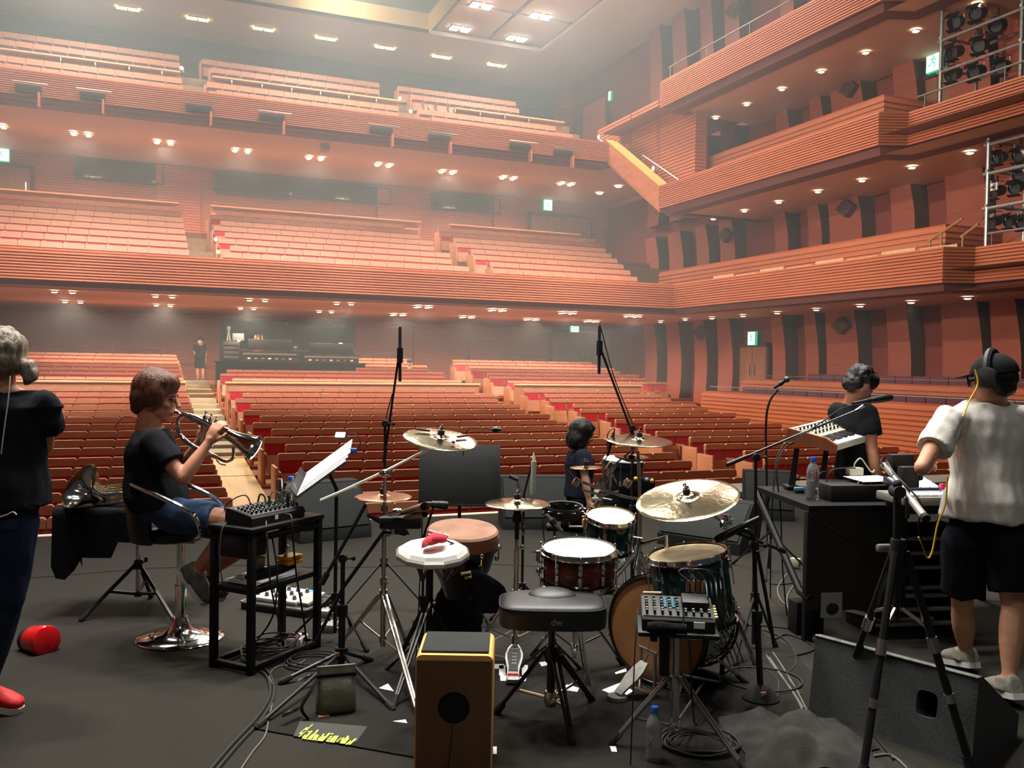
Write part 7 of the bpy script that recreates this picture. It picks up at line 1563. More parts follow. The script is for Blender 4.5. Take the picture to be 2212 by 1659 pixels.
mb = MB(); mb.tube([c - Xt * .14 + Yt * .16 + UP * .09, c - Xt * .06 + Yt * .17 + UP * .09], .006, 8); tag(mb.build('drumstick_pair', HEADC), 'wooden drumstick end poking out left of the digital mixer', 'drumstick')
CB([c + Xt * .02 - Yt * .1 + UP * .10, c + Xt * .02 - Yt * .13 + UP * .03, W(1490, 1400, 3.66), W(1494, 1500, 3.7), G(1500, 1560)], 'black lead hanging in front of the mixer stand pole', .004)
CB([W(1378, 1312, 3.72), W(1374, 1360, 3.66), W(1370, 1440, 3.62), W(1366, 1540, 3.6), G(1362, 1655)], 'thin black lead hanging at the left of the mixer stand', .0028)
# coil of cable under it
for k in range(6): CB([G(1510, 1612) + CAMX * math.cos(a) * (.11 + .012 * k) + AWAY * math.sin(a) * (.10 + .009 * k) + UP * (.006 + .009 * (k % 3) + .004 * math.sin(4 * a + k)) for a in [2 * PI * i / 24 for i in range(25)]], f'{ORD[k + 1]} winding from the inside of the black cable coil under the mixer stand', .0055, CABLE)
# ---------------- dark crumpled cloth in the lower right
mb = MB(); nx, ny = 26, 20; q0 = G(1722, 1612); vs = []; fs = []
for j in range(ny + 1):
    for i in range(nx + 1):
        x, y = (i / nx - .5) * .55, (j / ny - .5) * .55; e = max(abs(i / nx - .5), abs(j / ny - .5)) * 2; h_ = .13 * (1 - e ** 2.5) * (.35 + 1.1 * abs(noise.noise(V((x * 4.4, y * 4.4, 3.1))))) + .02 * noise.noise(V((x * 16, y * 16, 1)))
        wob = 1 + .16 * noise.noise(V((x * 6, y * 6, 9))); p = q0 + CAMX * x * wob + AWAY * y * wob; vs.append(V((p.x, p.y, max(.004, h_ + .012))))
for j in range(ny):
    for i in range(nx): a = j * (nx + 1) + i; fs.append((a, a + 1, a + nx + 2, a + nx + 1))
mb.add(vs, fs); tag(mb.build('crumpled_cloth', mat('dark_grey_cloth', (52, 50, 48), .95, var=.2, scale=12, bump=.3, bscale=140, spec=.1), ang=80), 'crumpled dark grey cloth on the floor in the lower right', 'cloth')
# ---------------- keyboard desk
K0 = G(1741, 1388); tk = D(K0); zt4 = W(1741, 1092, tk).z; p_r = W(2080, 1100, tk + .02); Xk = V((p_r.x - K0.x, p_r.y - K0.y, 0)).normalized(); Xk = (Xk * .97 + AWAY * .12).normalized(); Yk = V((-Xk.y, Xk.x, 0)); pl_ = W(1632, 1048, 6.15); Yk2 = V((pl_.x - K0.x, pl_.y - K0.y, 0)); dk = Yk2.length; Yk2.normalize()
t = thing('keyboard_desk', 'wide black desk with solid front panel and slanting side leg, loaded with keyboards', 'desk', K0)
mb = MB(); wk = 1.75; poly = [K0 + UP * zt4, K0 + Xk * wk + UP * zt4, K0 + Xk * wk + Yk2 * dk + UP * zt4, K0 + Yk2 * dk + UP * zt4]; mb.prism(poly, (0, 0, -.035)); mb.build('tabletop', FRM, t)
mb = MB(); mb.box(K0 + Xk * .32 + Yk * .012 + UP * (zt4 - .035) * .62, (.64, .02, (zt4 - .035) * .76), axes(Xk, Yk, UP)); mb.build('front_panel', mat('desk_black_panel', (11, 11, 12), .55, var=.1), t)
for a_, b_ in ((K0 + Xk * .02 + Yk * .03, 0), (K0 + Xk * (wk - .05) + Yk * .03, 0), (K0 + Xk * (wk - .05) + Yk2 * (dk - .06), 0)): mb = MB(); mb.box(a_ + UP * (zt4 - .035) / 2, (.05, .05, zt4 - .035), axes(Xk, Yk, UP), bev=.005); mb.build('leg', FRM, t)
mb = MB(); q1 = K0 + Yk2 * (dk - .03) + UP * (zt4 - .04); mb.tube([q1, K0 + Yk2 * .1 + UP * .28, K0 + Xk * .02 + UP * .26], .024, 8); mb.build('slanting_leg', FRM, t)
mb = MB(); mb.tube([K0 + Xk * .01 - Yk * .004 + UP * (zt4 - .06), K0 + Xk * .60 - Yk * .004 + UP * .42], .004, 6); mb.build('panel_seam', BLKP, t)
zk = zt4
# slatted rack below the desk
o_ = K0 + Xk * .80 + Yk * .10; t = thing('slatted_rack', 'black open rack with pale horizontal slats beneath the keyboard desk', 'rack', o_)
mb = MB(); mb.box(o_ + Yk * .28 + UP * .33, (.62, .02, .62), axes(Xk, Yk, UP)); mb.build('back_panel', mat('rack_black', (12, 12, 13), .7), t)
for i, z in enumerate((.06, .15, .235, .285, .41, .50, .59)): mb = MB(); mb.box(o_ + UP * z, (.60, .03, .022), axes(Xk, Yk, UP), bev=.003); mb.build('slat', mat('slat_grey', (128, 126, 118), .6, var=.1), t)
for s in (-1, 1):
    mb = MB(); mb.box(o_ + Xk * .31 * s + Yk * .14 + UP * .325, (.03, .30, .65), axes(Xk, Yk, UP), bev=.004); sp_ = mb.build('side_frame', FRM, t)
for i in range(5): mb = MB(); mb.box(o_ - Xk * .33 + Yk * .14 + UP * (.10 + .11 * i), (.012, .26, .02), axes(Xk, Yk, UP) @ rotm('X', -8)); mb.build('slat', MATS['slat_grey'], t)
mb = MB(); q = K0 + Xk * .10 + Yk * .2 + UP * .10; mb.box(q, (.18, .12, .2), axes(Xk, Yk, UP), bev=.006); tag(mb.build('storage_box', FRM), 'small black box on the floor under the desk front corner', 'box')
mb = MB(); mb.box(K0 + Xk * .155 - Yk * .004 + UP * .22, (.135, .004, .15), axes(Xk, Yk, UP)); mb.mi = 0; tag(mb.build('grey_card', mat('grey_card', (130, 130, 126), .6, var=.06)), 'grey square card with a dark mark on the desk front panel', 'card')
mb = MB(); mb.ell(K0 + Xk * .16 - Yk * .009 + UP * .2, (.04, .005, .035), axes(Xk, Yk, UP)); tag(mb.build('cable_knot', RUB), 'dark knot of cable before the grey card', 'cable')
mb = MB(); mb.box(W(1910, 1184, tk - .02), (.10, .04, .05), axes(Xk, Yk, UP), bev=.015); tag(mb.build('clear_bag', mat('grey_plastic_bag', (116, 114, 110), .3, var=.2, scale=20)), 'grey plastic bag hanging under the desk edge', 'bag')
# synthesizer on its support
so = W(1805, 975, 5.72); so.z = W(1805, 975, 5.72).z; sL, sR = W(1713, 952, 6.05), W(1884, 951, 6.0); Xs = V((sR.x - so.x, sR.y - so.y, 0)); ws = Xs.length; Xs.normalize(); Ys = V((sL.x - so.x, sL.y - so.y, 0)); Ys = (Ys - Xs * Ys.dot(Xs)); ds = Ys.length; Ys.normalize()
ws = max(.34, ws); ds = max(.30, ds); t = thing('synthesizer', 'wood-sided cream synthesizer with white keys raised above the desk', 'synthesizer', so)
z0s = so.z; fr_h, bk_h = .042, .075
for s in (0, 1):
    mb = MB(); mb.prism([so + Xs * (ws * s) + Ys * a + UP * z for a, z in ((0, -.01), (ds, -.01), (ds, bk_h), (ds * .2, bk_h * .92), (0, fr_h))], Xs * (.02 if s == 0 else -.02)); mb.build('wood_end', mat('walnut_end', (140, 84, 54), .5, var=.15, scale=4, stretch=(6, 6, 1)), t)
mb = MB(); mb.prism([so + Xs * .02 + Ys * a + UP * z for a, z in ((0.004, 0), (ds - .004, 0), (ds - .004, bk_h - .004), (ds * .40, bk_h - .016), (ds * .40, fr_h - .012), (0.004, fr_h - .012))], Xs * (ws - .04)); mb.build('body', mat('cream_metal', (206, 200, 176), .4, var=.04), t)
nk = 18
for k in range(nk): mb = MB(); mb.box(so + Xs * (.035 + (ws - .07) * (k + .5) / nk) + Ys * ds * .2 + UP * (fr_h - .004), ((ws - .07) / nk * .92, ds * .38, .014), axes(Xs, Ys, UP), bev=.0015); mb.build('white_key', WHITE, t)
for k in range(nk - 1):
    if k % 7 in (2, 6): continue
    mb = MB(); mb.box(so + Xs * (.035 + (ws - .07) * (k + 1) / nk) + Ys * ds * .27 + UP * (fr_h + .008), ((ws - .07) / nk * .5, ds * .24, .016), axes(Xs, Ys, UP), bev=.0015); mb.build('black_key', BLKP, t)
for i in range(3):
    for j in range(9): mb = MB(); mb.lathe([(.0, .016), (.006, .016), (.008, 0), (.0, 0)], so + Xs * (.05 + (ws - .1) * j / 8) + Ys * ds * (.50 + .16 * i) + UP * (bk_h - .006), UP, 8); mb.build('knob', KNOB, t)
for j in range(4): mb = MB(); mb.box(so + Xs * ws * .5 + Ys * ds * (.46 + .15 * j) + UP * (bk_h - .003), (ws * .86, .004, .003), axes(Xs, Ys, UP)); mb.build('panel_line', mat('panel_print', (90, 90, 80), .5), t)
t.rotation_euler = Matrix.Rotation(math.radians(11), 3, CAMX).to_euler()
t = thing('keyboard_riser', 'pair of black folding risers holding the synthesizer above the desk', 'stand', so - UP * .3)
for dx, dy in ((.07, ds * .9), (.1, ds * .35)):
    q = so + Xs * dx + Ys * dy - UP * .012; q2 = V((q.x, q.y, zk + .004)) - CAMX * .03; mb = MB(); mb.tube([q, q2], [.022, .03], 4); mb.box(q2 + UP * .012, (.09, .12, .024), axes(CAMX, AWAY, UP), bev=.004); mb.build('riser_leg', BLK, t)
mb = MB(); mb.tube([so + Xs * .07 + Ys * ds * .9 - UP * .22, so + Xs * .1 + Ys * ds * .35 - UP * .2], .007, 6); mb.build('cross_bar', BLK, t)
CB([W(1713, 952, 6.02), W(1698, 956, 6.0), W(1680, 985, 5.95), W(1672, 1040, 5.9), W(1666, 1140, 5.9), G(1664, 1290)], 'black cable dropping from the left end of the synthesizer', .005)
CB([W(1716, 955, 6.0), W(1690, 975, 5.95), W(1678, 1020, 5.9), W(1686, 1100, 5.9), W(1690, 1220, 5.85), G(1700, 1330)], 'second black cable dropping left of the keyboard desk', .005)
bq = W(1755, 1074, 5.55); bottle('clear water bottle with blue cap standing on the keyboard desk', V((bq.x, bq.y, zk + .001)), .262)
q = W(1726, 1052, 5.85); t = thing('tape_roll', 'light blue pump dispenser cap on the keyboard desk by the bottle', 'dispenser', V((q.x, q.y, zk))); mb = MB(); mb.box(V((q.x, q.y, zk + .012)), (.055, .05, .022), axes(CAMX, AWAY, UP), bev=.004); mb.build('body', BLKP, t); mb = MB(); mb.box(V((q.x, q.y, zk + .03)), (.06, .02, .014), axes(CAMX, AWAY, UP), bev=.003); mb.build('nozzle', mat('light_blue_plastic', (110, 186, 216), .5), t)
# black module case with paper and adapter
o_ = K0 + Xk * .47 + Yk * .30; t = thing('module_case', 'long low black equipment case on the keyboard desk under the white paper', 'case', o_ + UP * zk)
zc_ = W(1850, 1030, D(o_) ).z
mb = MB(); mb.box(o_ + UP * (zk + .05), (.50, .30, .10), axes(Xk, Yk, UP), bev=.006); mb.build('housing', BLKP, t)
for i in range(10): mb = MB(); mb.lathe([(.0, .014), (.006, .014), (.007, 0), (.0, 0)], o_ + Xk * (-.04 + .03 * i) - Yk * (.1 - .004 * i) + UP * (zk + .10), UP, 8); mb.build('knob', COPPER if i % 3 == 0 else KNOB, t)
mb = MB(); mb.box(o_ + Xk * .10 - Yk * .01 + UP * (zk + .122), (.27, .20, .003), axes(Xk, Yk, UP) @ rotm('Z', 8) @ rotm('X', 3)); tag(mb.build('paper_sheet', PAPER), 'single white sheet of paper lying on the black equipment case', 'paper')
q = o_ + Xk * .055 + Yk * .11 + UP * (zk + .155); t = thing('power_adapter', 'white power adapter block with curly white lead behind the paper', 'adapter', q); mb = MB(); mb.box(q, (.095, .06, .05), axes(Xk, Yk, UP), bev=.005); mb.build('block', mat('ivory_plastic', (206, 202, 180), .5), t); mb = MB(); mb.tube(spline([q + UP * .02, q + UP * .05, q + UP * .085 + Xk * .04, q + UP * .04 + Xk * .08, q + Xk * .12 - UP * .005, q + Xk * .14 + UP * .01], 5), .0045, 6); mb.build('lead', mat('ivory_plastic', (206, 202, 180), .5), t)
CB([o_ - Xk * .2 + UP * (zk + .10), o_ - Xk * .17 + UP * (zk + .17), o_ - Xk * .08 + UP * (zk + .19), o_ + Xk * .03 + UP * (zk + .18) + Yk * .06], 'dark cable arching over the left of the equipment case', .0045)
CB([o_ - Xk * .24 + Yk * .03 + UP * (zk + .10), o_ - Xk * .23 + Yk * .03 + UP * (zk + .15), o_ - Xk * .16 + Yk * .05 + UP * (zk + .16), o_ - Xk * .12 + Yk * .05 + UP * (zk + .11)], 'short dark cable loop at the left end of the equipment case', .004)
for i, (px, py, s, d_) in enumerate(((1944, 1006, (.135, .06, .13), 5.02), (1962, 1030, (.10, .06, .115), 4.92))):
    q = W(px, py, d_); mb = MB(); mb.box(q, s, axes((CAMX + AWAY * .2).normalized(), (AWAY - CAMX * .2).normalized(), UP), bev=.006); t = tag(mb.build('small_monitor_box', BLKP), ['upper black cube box left of the capped man', 'lower black cube box with dial left of the capped man'][i], 'box')
    mb = MB(); mb.lathe([(.0, .02), (.018, .02), (.022, 0), (.0, 0)], q + CAMX * (.055 if i else -.07), CAMX * (1 if i else -1), 12); mb.build('dial', BLKP, t)
    mb = MB(); mb.tube([V((q.x, q.y, q.z - s[2] / 2)), V((q.x, q.y, zk + .0))], .012, 8); mb.build('foot', BLK, t)
q = V((W(2020, 1030, 5.2).x, W(2020, 1030, 5.2).y, zk)); t = thing('keyboard', 'long pale keyboard in front of the capped man', 'keyboard', q)
mb = MB(); mb.box(q + Xk * .12 + UP * .075, (.80, .30, .05), axes(Xk, Yk, UP), bev=.008); mb.build('body', mat('pale_grey_metal', (150, 150, 142), .35, .3, var=.05), t)
mb = MB(); mb.box(q + Xk * .12 + UP * .025, (.7, .24, .05), axes(Xk, Yk, UP)); mb.build('support', BLK, t)
for i in range(12): mb = MB(); mb.box(q + Xk * (-.2 + .055 * i) - Yk * .07 + UP * .105, (.05, .12, .012), axes(Xk, Yk, UP), bev=.002); mb.build('white_key', WHITE, t)
q = q + Yk * .22 - Xk * .0 + UP * .0; t = thing('pad_controller', 'pad controller with glowing white pads beside the capped man', 'controller', q)
mb = MB(); mb.box(q + UP * .115, (.27, .20, .045), axes(Xk, Yk, UP) @ rotm('X', 14), bev=.006); mb.build('body', mat('dark_blue_case', (22, 26, 44), .4), t); mb = MB(); mb.box(q + UP * .045, (.12, .12, .09), axes(Xk, Yk, UP)); mb.build('riser', BLK, t)
for i in range(4):
    for j in range(3): mb = MB(); mb.box(q + axes(Xk, Yk, UP) @ rotm('X', 14) @ V((-.09 + .06 * i, -.06 + .06 * j, .026)) + UP * .115, (.05, .05, .01), axes(Xk, Yk, UP) @ rotm('X', 14), bev=.003); mb.build('pad', LEDB, t)
mb = MB(); mb.box(q + Xk * .10 - Yk * .15 + UP * .125, (.03, .03, .045), axes(Xk, Yk, UP), bev=.004); tag(mb.build('red_module', mat('red_module', (200, 36, 44), .4, var=.05)), 'small red module by the pad controller', 'module')
mb = MB(); mb.ell(q + Xk * .09 - Yk * .18 + UP * .108, (.022, .012, .006)); tag(mb.build('blue_light', mat('blue_glow', (60, 60, 255), .4, var=0, emit=(60, 70, 255), es=5)), 'blue light below the small red module', 'indicator light')
# ---------------- tall tripod stand in front of the desk with chrome boom
b = G(1985, 1640); hb_ = W(1940, 1190, 3.75); t = thing('boom_stand', 'tall black tripod boom stand with chrome boom in the right foreground', 'microphone stand', V((hb_.x, hb_.y, 0)))
top = W(1938, 1062, 3.75); mb = MB(); mb.tube([hb_ - UP * .3, top], .016, 12); mb.build('pole', BLK, t); mb = MB(); mb.lathe([(.0, -.05), (.03, -.05), (.034, 0), (.03, .05), (.0, .05)], hb_, UP, 14); mb.build('leg_hub', RUB, t)
for f, bend in ((G(1862, 1690), 0), (G(2098, 1668), 0), (hb_ + AWAY * .5 + CAMX * -.05, 0)):
    f = V((f.x, f.y, .012)); d = V((f.x - hb_.x, f.y - hb_.y, 0)).normalized(); h = hb_ + d * .03; lo = leg(t, h, f, .0165, BLK, True, 0, 1.3); mb = MB(); mb.tube([h.lerp(f, .40), h.lerp(f, .47)], .022, 10); mb.tube([h.lerp(f, .66), h.lerp(f, .70)], .021, 10); mb.build('leg_clamp', STEEL, lo)
    mb = MB(); mb.tube([hb_ - UP * .24 + d * .02, h.lerp(f, .36)], .008, 6); mb.build('brace', STEEL, t)
mb = MB(); mb.lathe([(.0, -.03), (.026, -.03), (.026, .03), (.0, .03)], top, AWAY, 14); mb.ell(top + UP * .03, .02); mb.build('boom_clutch', RUB, t)
mb = MB(); mb.tube([W(1906, 1003, 3.9), W(1930, 1028, 3.85)], .014, 10); mb.tube([W(1930, 1028, 3.85), W(1972, 1085, 3.7)], .011, 10); mb.tube([W(1970, 1082, 3.7), W(1998, 1118, 3.62)], .0165, 12); mb.build('boom', BCHR, t)
mb = MB(); mb.tube([W(1996, 1115, 3.62), W(2001, 1121, 3.6)], .018, 12); mb.build('end_cap', RUB, t)
mb = MB(); mb.tube(spline([W(1908, 1006, 3.88), W(1903, 996, 3.9), W(1910, 988, 3.92), W(1918, 1000, 3.9), W(1935, 1026, 3.82), W(1960, 1052, 3.75), W(1990, 1090, 3.7), W(1984, 1140, 3.7), W(2002, 1200, 3.72)], 5), .0038, 6); mb.build('cable', CABLE, t)
# ---------------- loose cables on the floor
CB(fl((440, 1680), (500, 1610), (560, 1545), (583, 1500), (578, 1465), (560, 1448), (545, 1440)), 'first thick black cable sweeping from the bottom edge to the rack table', .008)
CB(fl((455, 1680), (512, 1612), (570, 1548), (592, 1500), (586, 1462), (566, 1440), (552, 1430)), 'second thick black cable beside the first sweeping to the rack table', .008)
CB(fl((515, 1670), (545, 1625), (572, 1590), (580, 1555), (588, 1520), (594, 1490), (582, 1460), (600, 1440), (640, 1436), (660, 1425)), 'thin twisted grey cable wandering beside the thick pair', .004, GCABLE)
for i, (cx_, cy2, r0, n_) in enumerate(((668, 1435, .13, 3), (1640, 1475, .20, 2))):
    for k in range(n_): CB([G(cx_ + 6 * k, cy2 - 3 * k) + CAMX * math.cos(a) * r0 + AWAY * math.sin(a) * r0 * .9 + UP * (.007 + .007 * k) for a in [2 * PI * q / 22 + k for q in range(23)]], f'{ORD[k + 1]} loose cable ring {"by the squat boom stand" if i == 0 else "near the weighted stand base"}', .0042)
LW = [((0, 1252), (160, 1240), (300, 1228), (420, 1224), (560, 1220), (700, 1226), (860, 1222), (1060, 1218), (1200, 1226)), ((1590, 1350), (1660, 1352), (1720, 1358), (1760, 1352)), ((1670, 1410), (1690, 1440), (1720, 1490), (1748, 1545)), ((1662, 1420), (1690, 1462), (1724, 1515), (1742, 1560)), ((1655, 1415), (1672, 1440), (1710, 1490), (1735, 1530)), ((1650, 1360), (1700, 1385), (1720, 1430), (1700, 1460), (1730, 1500)),
      ((1700, 1240), (1680, 1270), (1690, 1300), (1726, 1320)), ((1725, 1250), (1700, 1290), (1710, 1330), (1735, 1345)), ((1660, 1260), (1690, 1262), (1730, 1256)), ((900, 1420), (960, 1400), (1010, 1395), (1060, 1385), (1110, 1360)), ((885, 1405), (950, 1396), (1040, 1410), (1090, 1420)), ((1600, 1450), (1640, 1440), (1680, 1470), (1676, 1520)), ((1808, 1600), (1840, 1545), (1880, 1580), (1930, 1640)), ((1860, 1640), (1920, 1630), (1960, 1660)), ((1655, 1395), (1700, 1370), (1760, 1400), (1700, 1420))]
for i, pp in enumerate(LW):
    g = [G(x, y, .006) for x, y in pp]
    CB(g, ['long thin black cable crossing the whole carpet behind the kit', 'black cable along the foot of the keyboard desk', 'first of the bundled grey cables running to the big wedge', 'second of the bundled grey cables running to the big wedge', 'third of the bundled grey cables running to the big wedge', 'black cable curling in front of the keyboard desk', 'pale cable looping beside the vocal stand base', 'second pale cable looping beside the desk panel', 'short black cable behind the vocal stand base', 'grey cable behind the box drum towards the hi-hat', 'second grey cable behind the box drum', 'black cable arching near the weighted stand base', 'black cable arching in front of the big wedge', 'pale cable at the bottom edge below the big wedge', 'black cable loop before the desk leg'][i], .0035 if i in (0, 9, 10) else .005, GCABLE if i in (2, 3, 4, 6, 7, 9, 10, 13) else CABLE)
q = G(1600, 1580); mb = MB(); mb.tube([G(1592, 1595, .015), G(1606, 1570, .02)], .008, 10); tag(mb.build('cable_connector', CHROME), 'chrome cable connector lying on the floor near the crumpled cloth', 'connector')
mb = MB(); q = G(1890, 1658); mb.box(q + UP * .01, (.05, .03, .02), bev=.002); tag(mb.build('white_tag', PAPER), 'small white tag on the floor at the bottom edge', 'tag')
q = G(1718, 1228); mb = MB(); mb.box(q + UP * .05, (.05, .08, .07), axes((CAMX + AWAY).normalized(), (AWAY - CAMX).normalized(), UP), bev=.006); tag(mb.build('power_plug', mat('pale_green_plastic', (176, 178, 150), .45)), 'pale square power plug block beside the desk', 'plug')
# ---------------- sound desk at the back of the stalls
yq = 30.2; p, q = YP(465, 797, yq), YP(792, 797, yq); z0 = zfloor(yq); zt5 = YP(600, 782, yq).z
t = thing('sound_desk', 'long black-draped desk of the sound position at the back of the stalls', 'desk', V(((p.x + q.x) / 2, yq + .4, z0)))
mb = MB(); mb.box(((p.x + q.x) / 2, yq + .45, zt5 - .02), (q.x - p.x, .95, .04), bev=.01); mb.build('tabletop', CLOTHB, t); mb = MB(); mb.box(((p.x + q.x) / 2, yq + .03, (z0 + zt5) / 2 - .02), (q.x - p.x - .1, .04, zt5 - z0 - .04)); mb.build('drape', CLOTHB, t)
for x in (p.x + .1, q.x - .1): mb = MB(); mb.box((x, yq + .8, (z0 + zt5) / 2 - .02), (.06, .06, zt5 - z0 - .04)); mb.build('leg', BLK, t)
def console(label, a, b_, y, h):
    p, q = YP(a, 778, y), YP(b_, 778, y); w = q.x - p.x; c = V(((p.x + q.x) / 2, y + .3, zt5)); t = thing('mixing_console', label, 'mixing console', c)
    mb = MB(); mb.prism([(p.x, y, zt5), (p.x, y + .6, zt5), (p.x, y + .6, zt5 + h * .4), (p.x, y + .02, zt5 + h)], (w, 0, 0)); mb.build('body', BLKP, t)
    mb = MB(); mb.box((c.x, y + .05, zt5 + h + .22), (w * .8, .06, .36), bev=.02); mb.build('screen_bridge', BLKP, t)
    for x in (-.35, .35): mb = MB(); mb.box((c.x + x * w, y + .06, zt5 + h + .03), (.04, .04, .14)); mb.build('bracket', BLK, t)
    mb = MB(); mb.box((c.x, y - .005, zt5 + h * .75), (w * .97, .02, .05)); mb.build('edge_strip', STEEL, t)
    for i in range(7): mb = MB(); mb.box((p.x + w * (.12 + .125 * i), y - .012, zt5 + h * .3), (.09, .02, .05), bev=.004); mb.build('connector_plate', (PAPER, COPPER, GREYP)[i % 3], t)
console('wide black mixing console on the sound desk, left one', 523, 642, yq + .06, .34); console('black mixing console on the sound desk, right one', 655, 775, yq + .06, .26)
p = YP(501, 777, yq + .2); q = YP(483, 735, yq + .2); t = thing('equipment_rack', 'dark equipment rack on the left end of the sound desk', 'rack', V((p.x, yq + .4, zt5)))
mb = MB(); mb.box((YP(499, 760, yq + .2).x, yq + .4, zt5 + .33), (.55, .4, .66), bev=.01); mb.build('case', BLKP, t)
for i in range(4): mb = MB(); mb.box((YP(499, 760, yq + .2).x, yq + .19, zt5 + .12 + .15 * i), (.46, .02, .11), bev=.005); mb.build('unit', mat('rack_unit', (64, 66, 66), .5), t)
mb = MB(); x = YP(515, 733, yq + .3).x; mb.box((x, yq + .35, zt5 + .80), (.36, .02, .24), rotm('X', -15)); lt = tag(mb.build('laptop', mat('laptop_silver', (78, 80, 80), .4, .5)), 'silver laptop on the equipment rack of the sound desk', 'laptop'); mb = MB(); mb.box((x, yq + .5, zt5 + .675), (.36, .25, .02)); mb.build('keyboard_half', MATS['laptop_silver'], lt)
t = thing('desk_lamp', 'small bright lamp above the right mixing console', 'lamp', YP(736, 745, yq + .2)); q = YP(736, 743, yq + .2); mb = MB(); mb.ell(q, (.07, .04, .04)); mb.build('lamp_head', LAMPW, t); mb = MB(); mb.tube([q, V((q.x + .1, q.y, zt5 + .26))], .012, 6); mb.build('stem', BLK, t)
t = thing('desk_lamp', 'small lamp glinting beside the laptop of the sound desk', 'lamp', YP(516, 736, yq + .1)); q = YP(516, 736, yq + .1); mb = MB(); mb.ell(q, (.05, .03, .03)); mb.build('lamp_head', LAMPW, t); mb = MB(); mb.tube([q, V((q.x, q.y + .05, zt5 + .6))], .01, 6); mb.build('stem', BLK, t)
t = thing('tripod', 'grey camera tripod standing beyond the equipment rack', 'tripod', YP(494, 730, 31.6)); q = YP(494, 712, 31.6); z0 = zfloor(31.6)
for a in (90, 210, 330): mb = MB(); mb.tube([q, V((q.x + .3 * math.cos(math.radians(a)), q.y + .3 * math.sin(math.radians(a)), z0))], .025, 6); mb.build('leg', GREYP, t)
mb = MB(); mb.box(q + UP * .05, (.12, .1, .12), bev=.02); mb.build('head', GREYP, t)
# ---------------- lighting scaffolds on the right balconies
def lantern(label, c, aim, s=.32, par=None):
    c = V(c); d = V(aim).normalized(); t = thing('stage_lantern', label, 'spotlight', c, 'stage lanterns')
    mb = MB(); mb.lathe([(.0, -s * .7), (s * .35, -s * .7), (s * .45, -s * .5), (s * .45, s * .3), (s * .52, s * .45), (s * .52, s * .5), (s * .46, s * .5), (s * .42, s * .3), (.0, s * .28)], c, d, 16); mb.build('housing', mat('lantern_black', (40, 42, 42), .55, var=.1), t)
    u, w, _ = _frame(d)
    for e in (-1, 1): mb = MB(); mb.box(c + d * s * .62 + w * e * s * .55, (s * 1.0, .012, s * .5), axes(u, (w + d * .6 * e).normalized(), u.cross((w + d * .6 * e).normalized()))); mb.build('barn_door', BLK, t)
    mb = MB(); mb.tube([c + CAMX * s * .55, c + CAMX * s * .55 + UP * s * .85, c - CAMX * s * .55 + UP * s * .85, c - CAMX * s * .55], .014, 6); mb.build('yoke', STEEL, t)
    mb = MB(); mb.tube([c + UP * s * .85, c + UP * (s * .85 + .12)], .02, 6); mb.build('hook', BLK, t)
def scaffold(label, xs, y_rows, X, ztop, zbot, extra):
    p0 = XP(xs[0], y_rows[0], X); t = thing('scaffold_tower', label, 'scaffold', V((X, p0.y, zbot)))
    ys = [XP(x, y_rows[0], X).y for x in xs]; zz = [XP(xs[0], y, X).z for y in y_rows]
    for y in ys:
        for dx in (0, 1.1): mb = MB(); mb.tube([(X + dx, y, zbot), (X + dx, y, ztop)], .045 if dx == 0 else .04, 8); mb.build('upright', mat('galvanised_pipe', (150, 152, 150), .4, .7, var=.15, scale=12), t)
    for z in zz:
        for dx in (0, 1.1): mb = MB(); mb.tube([(X + dx, ys[0] + .1, z), (X + dx, ys[-1] - 1.2, z)], .038, 8); mb.build('rail', MATS['galvanised_pipe'], t)
        for y in ys: mb = MB(); mb.tube([(X - .05, y, z + .06), (X + 1.15, y, z + .06)], .035, 8); mb.build('rail', MATS['galvanised_pipe'], t)
    return t, ys, zz
t, ys, zz = scaffold('upper galvanised lighting scaffold on the right middle balcony', (2034, 2207), (88, 155), 16.6, 11.4, 6.95, None)
for i, (px, py) in enumerate(((2066, 48), (2113, 28), (2063, 112), (2118, 98), (2060, 160), (2110, 155), (2165, 145), (2156, 55))): lantern(f'black stage lantern, {["upper left", "upper middle", "middle left", "middle centre", "lower left", "lower middle", "lower right", "upper right"][i]} one in the upper scaffold', XP(px, py, 17.0), (-1, -.3 + .1 * (i % 3), -.35), .30)
t, ys, zz = scaffold('lower galvanised lighting scaffold on the right lower balcony', (2136, 2290), (312, 375, 450), 16.3, XP(2136, 296, 16.3).z, 3.75, None)
for i, (px, py) in enumerate(((2160, 340), (2205, 335), (2154, 413), (2196, 405), (2148, 478), (2186, 476), (2206, 378), (2212, 480))): lantern(f'black stage lantern, {["top left", "top right", "third-row left", "third-row right", "bottom left", "bottom centre", "second-row right", "bottom right"][i]} one in the lower scaffold', XP(px, py, 16.7), (-1, -.2 + .15 * (i % 3), -.3), .25)
mb = MB(); c = XP(2148, 403, 16.5); mb.box(c, (.02, .16, .16)); tag(mb.build('white_card', PAPER), 'small white card hanging in the lower scaffold', 'card')
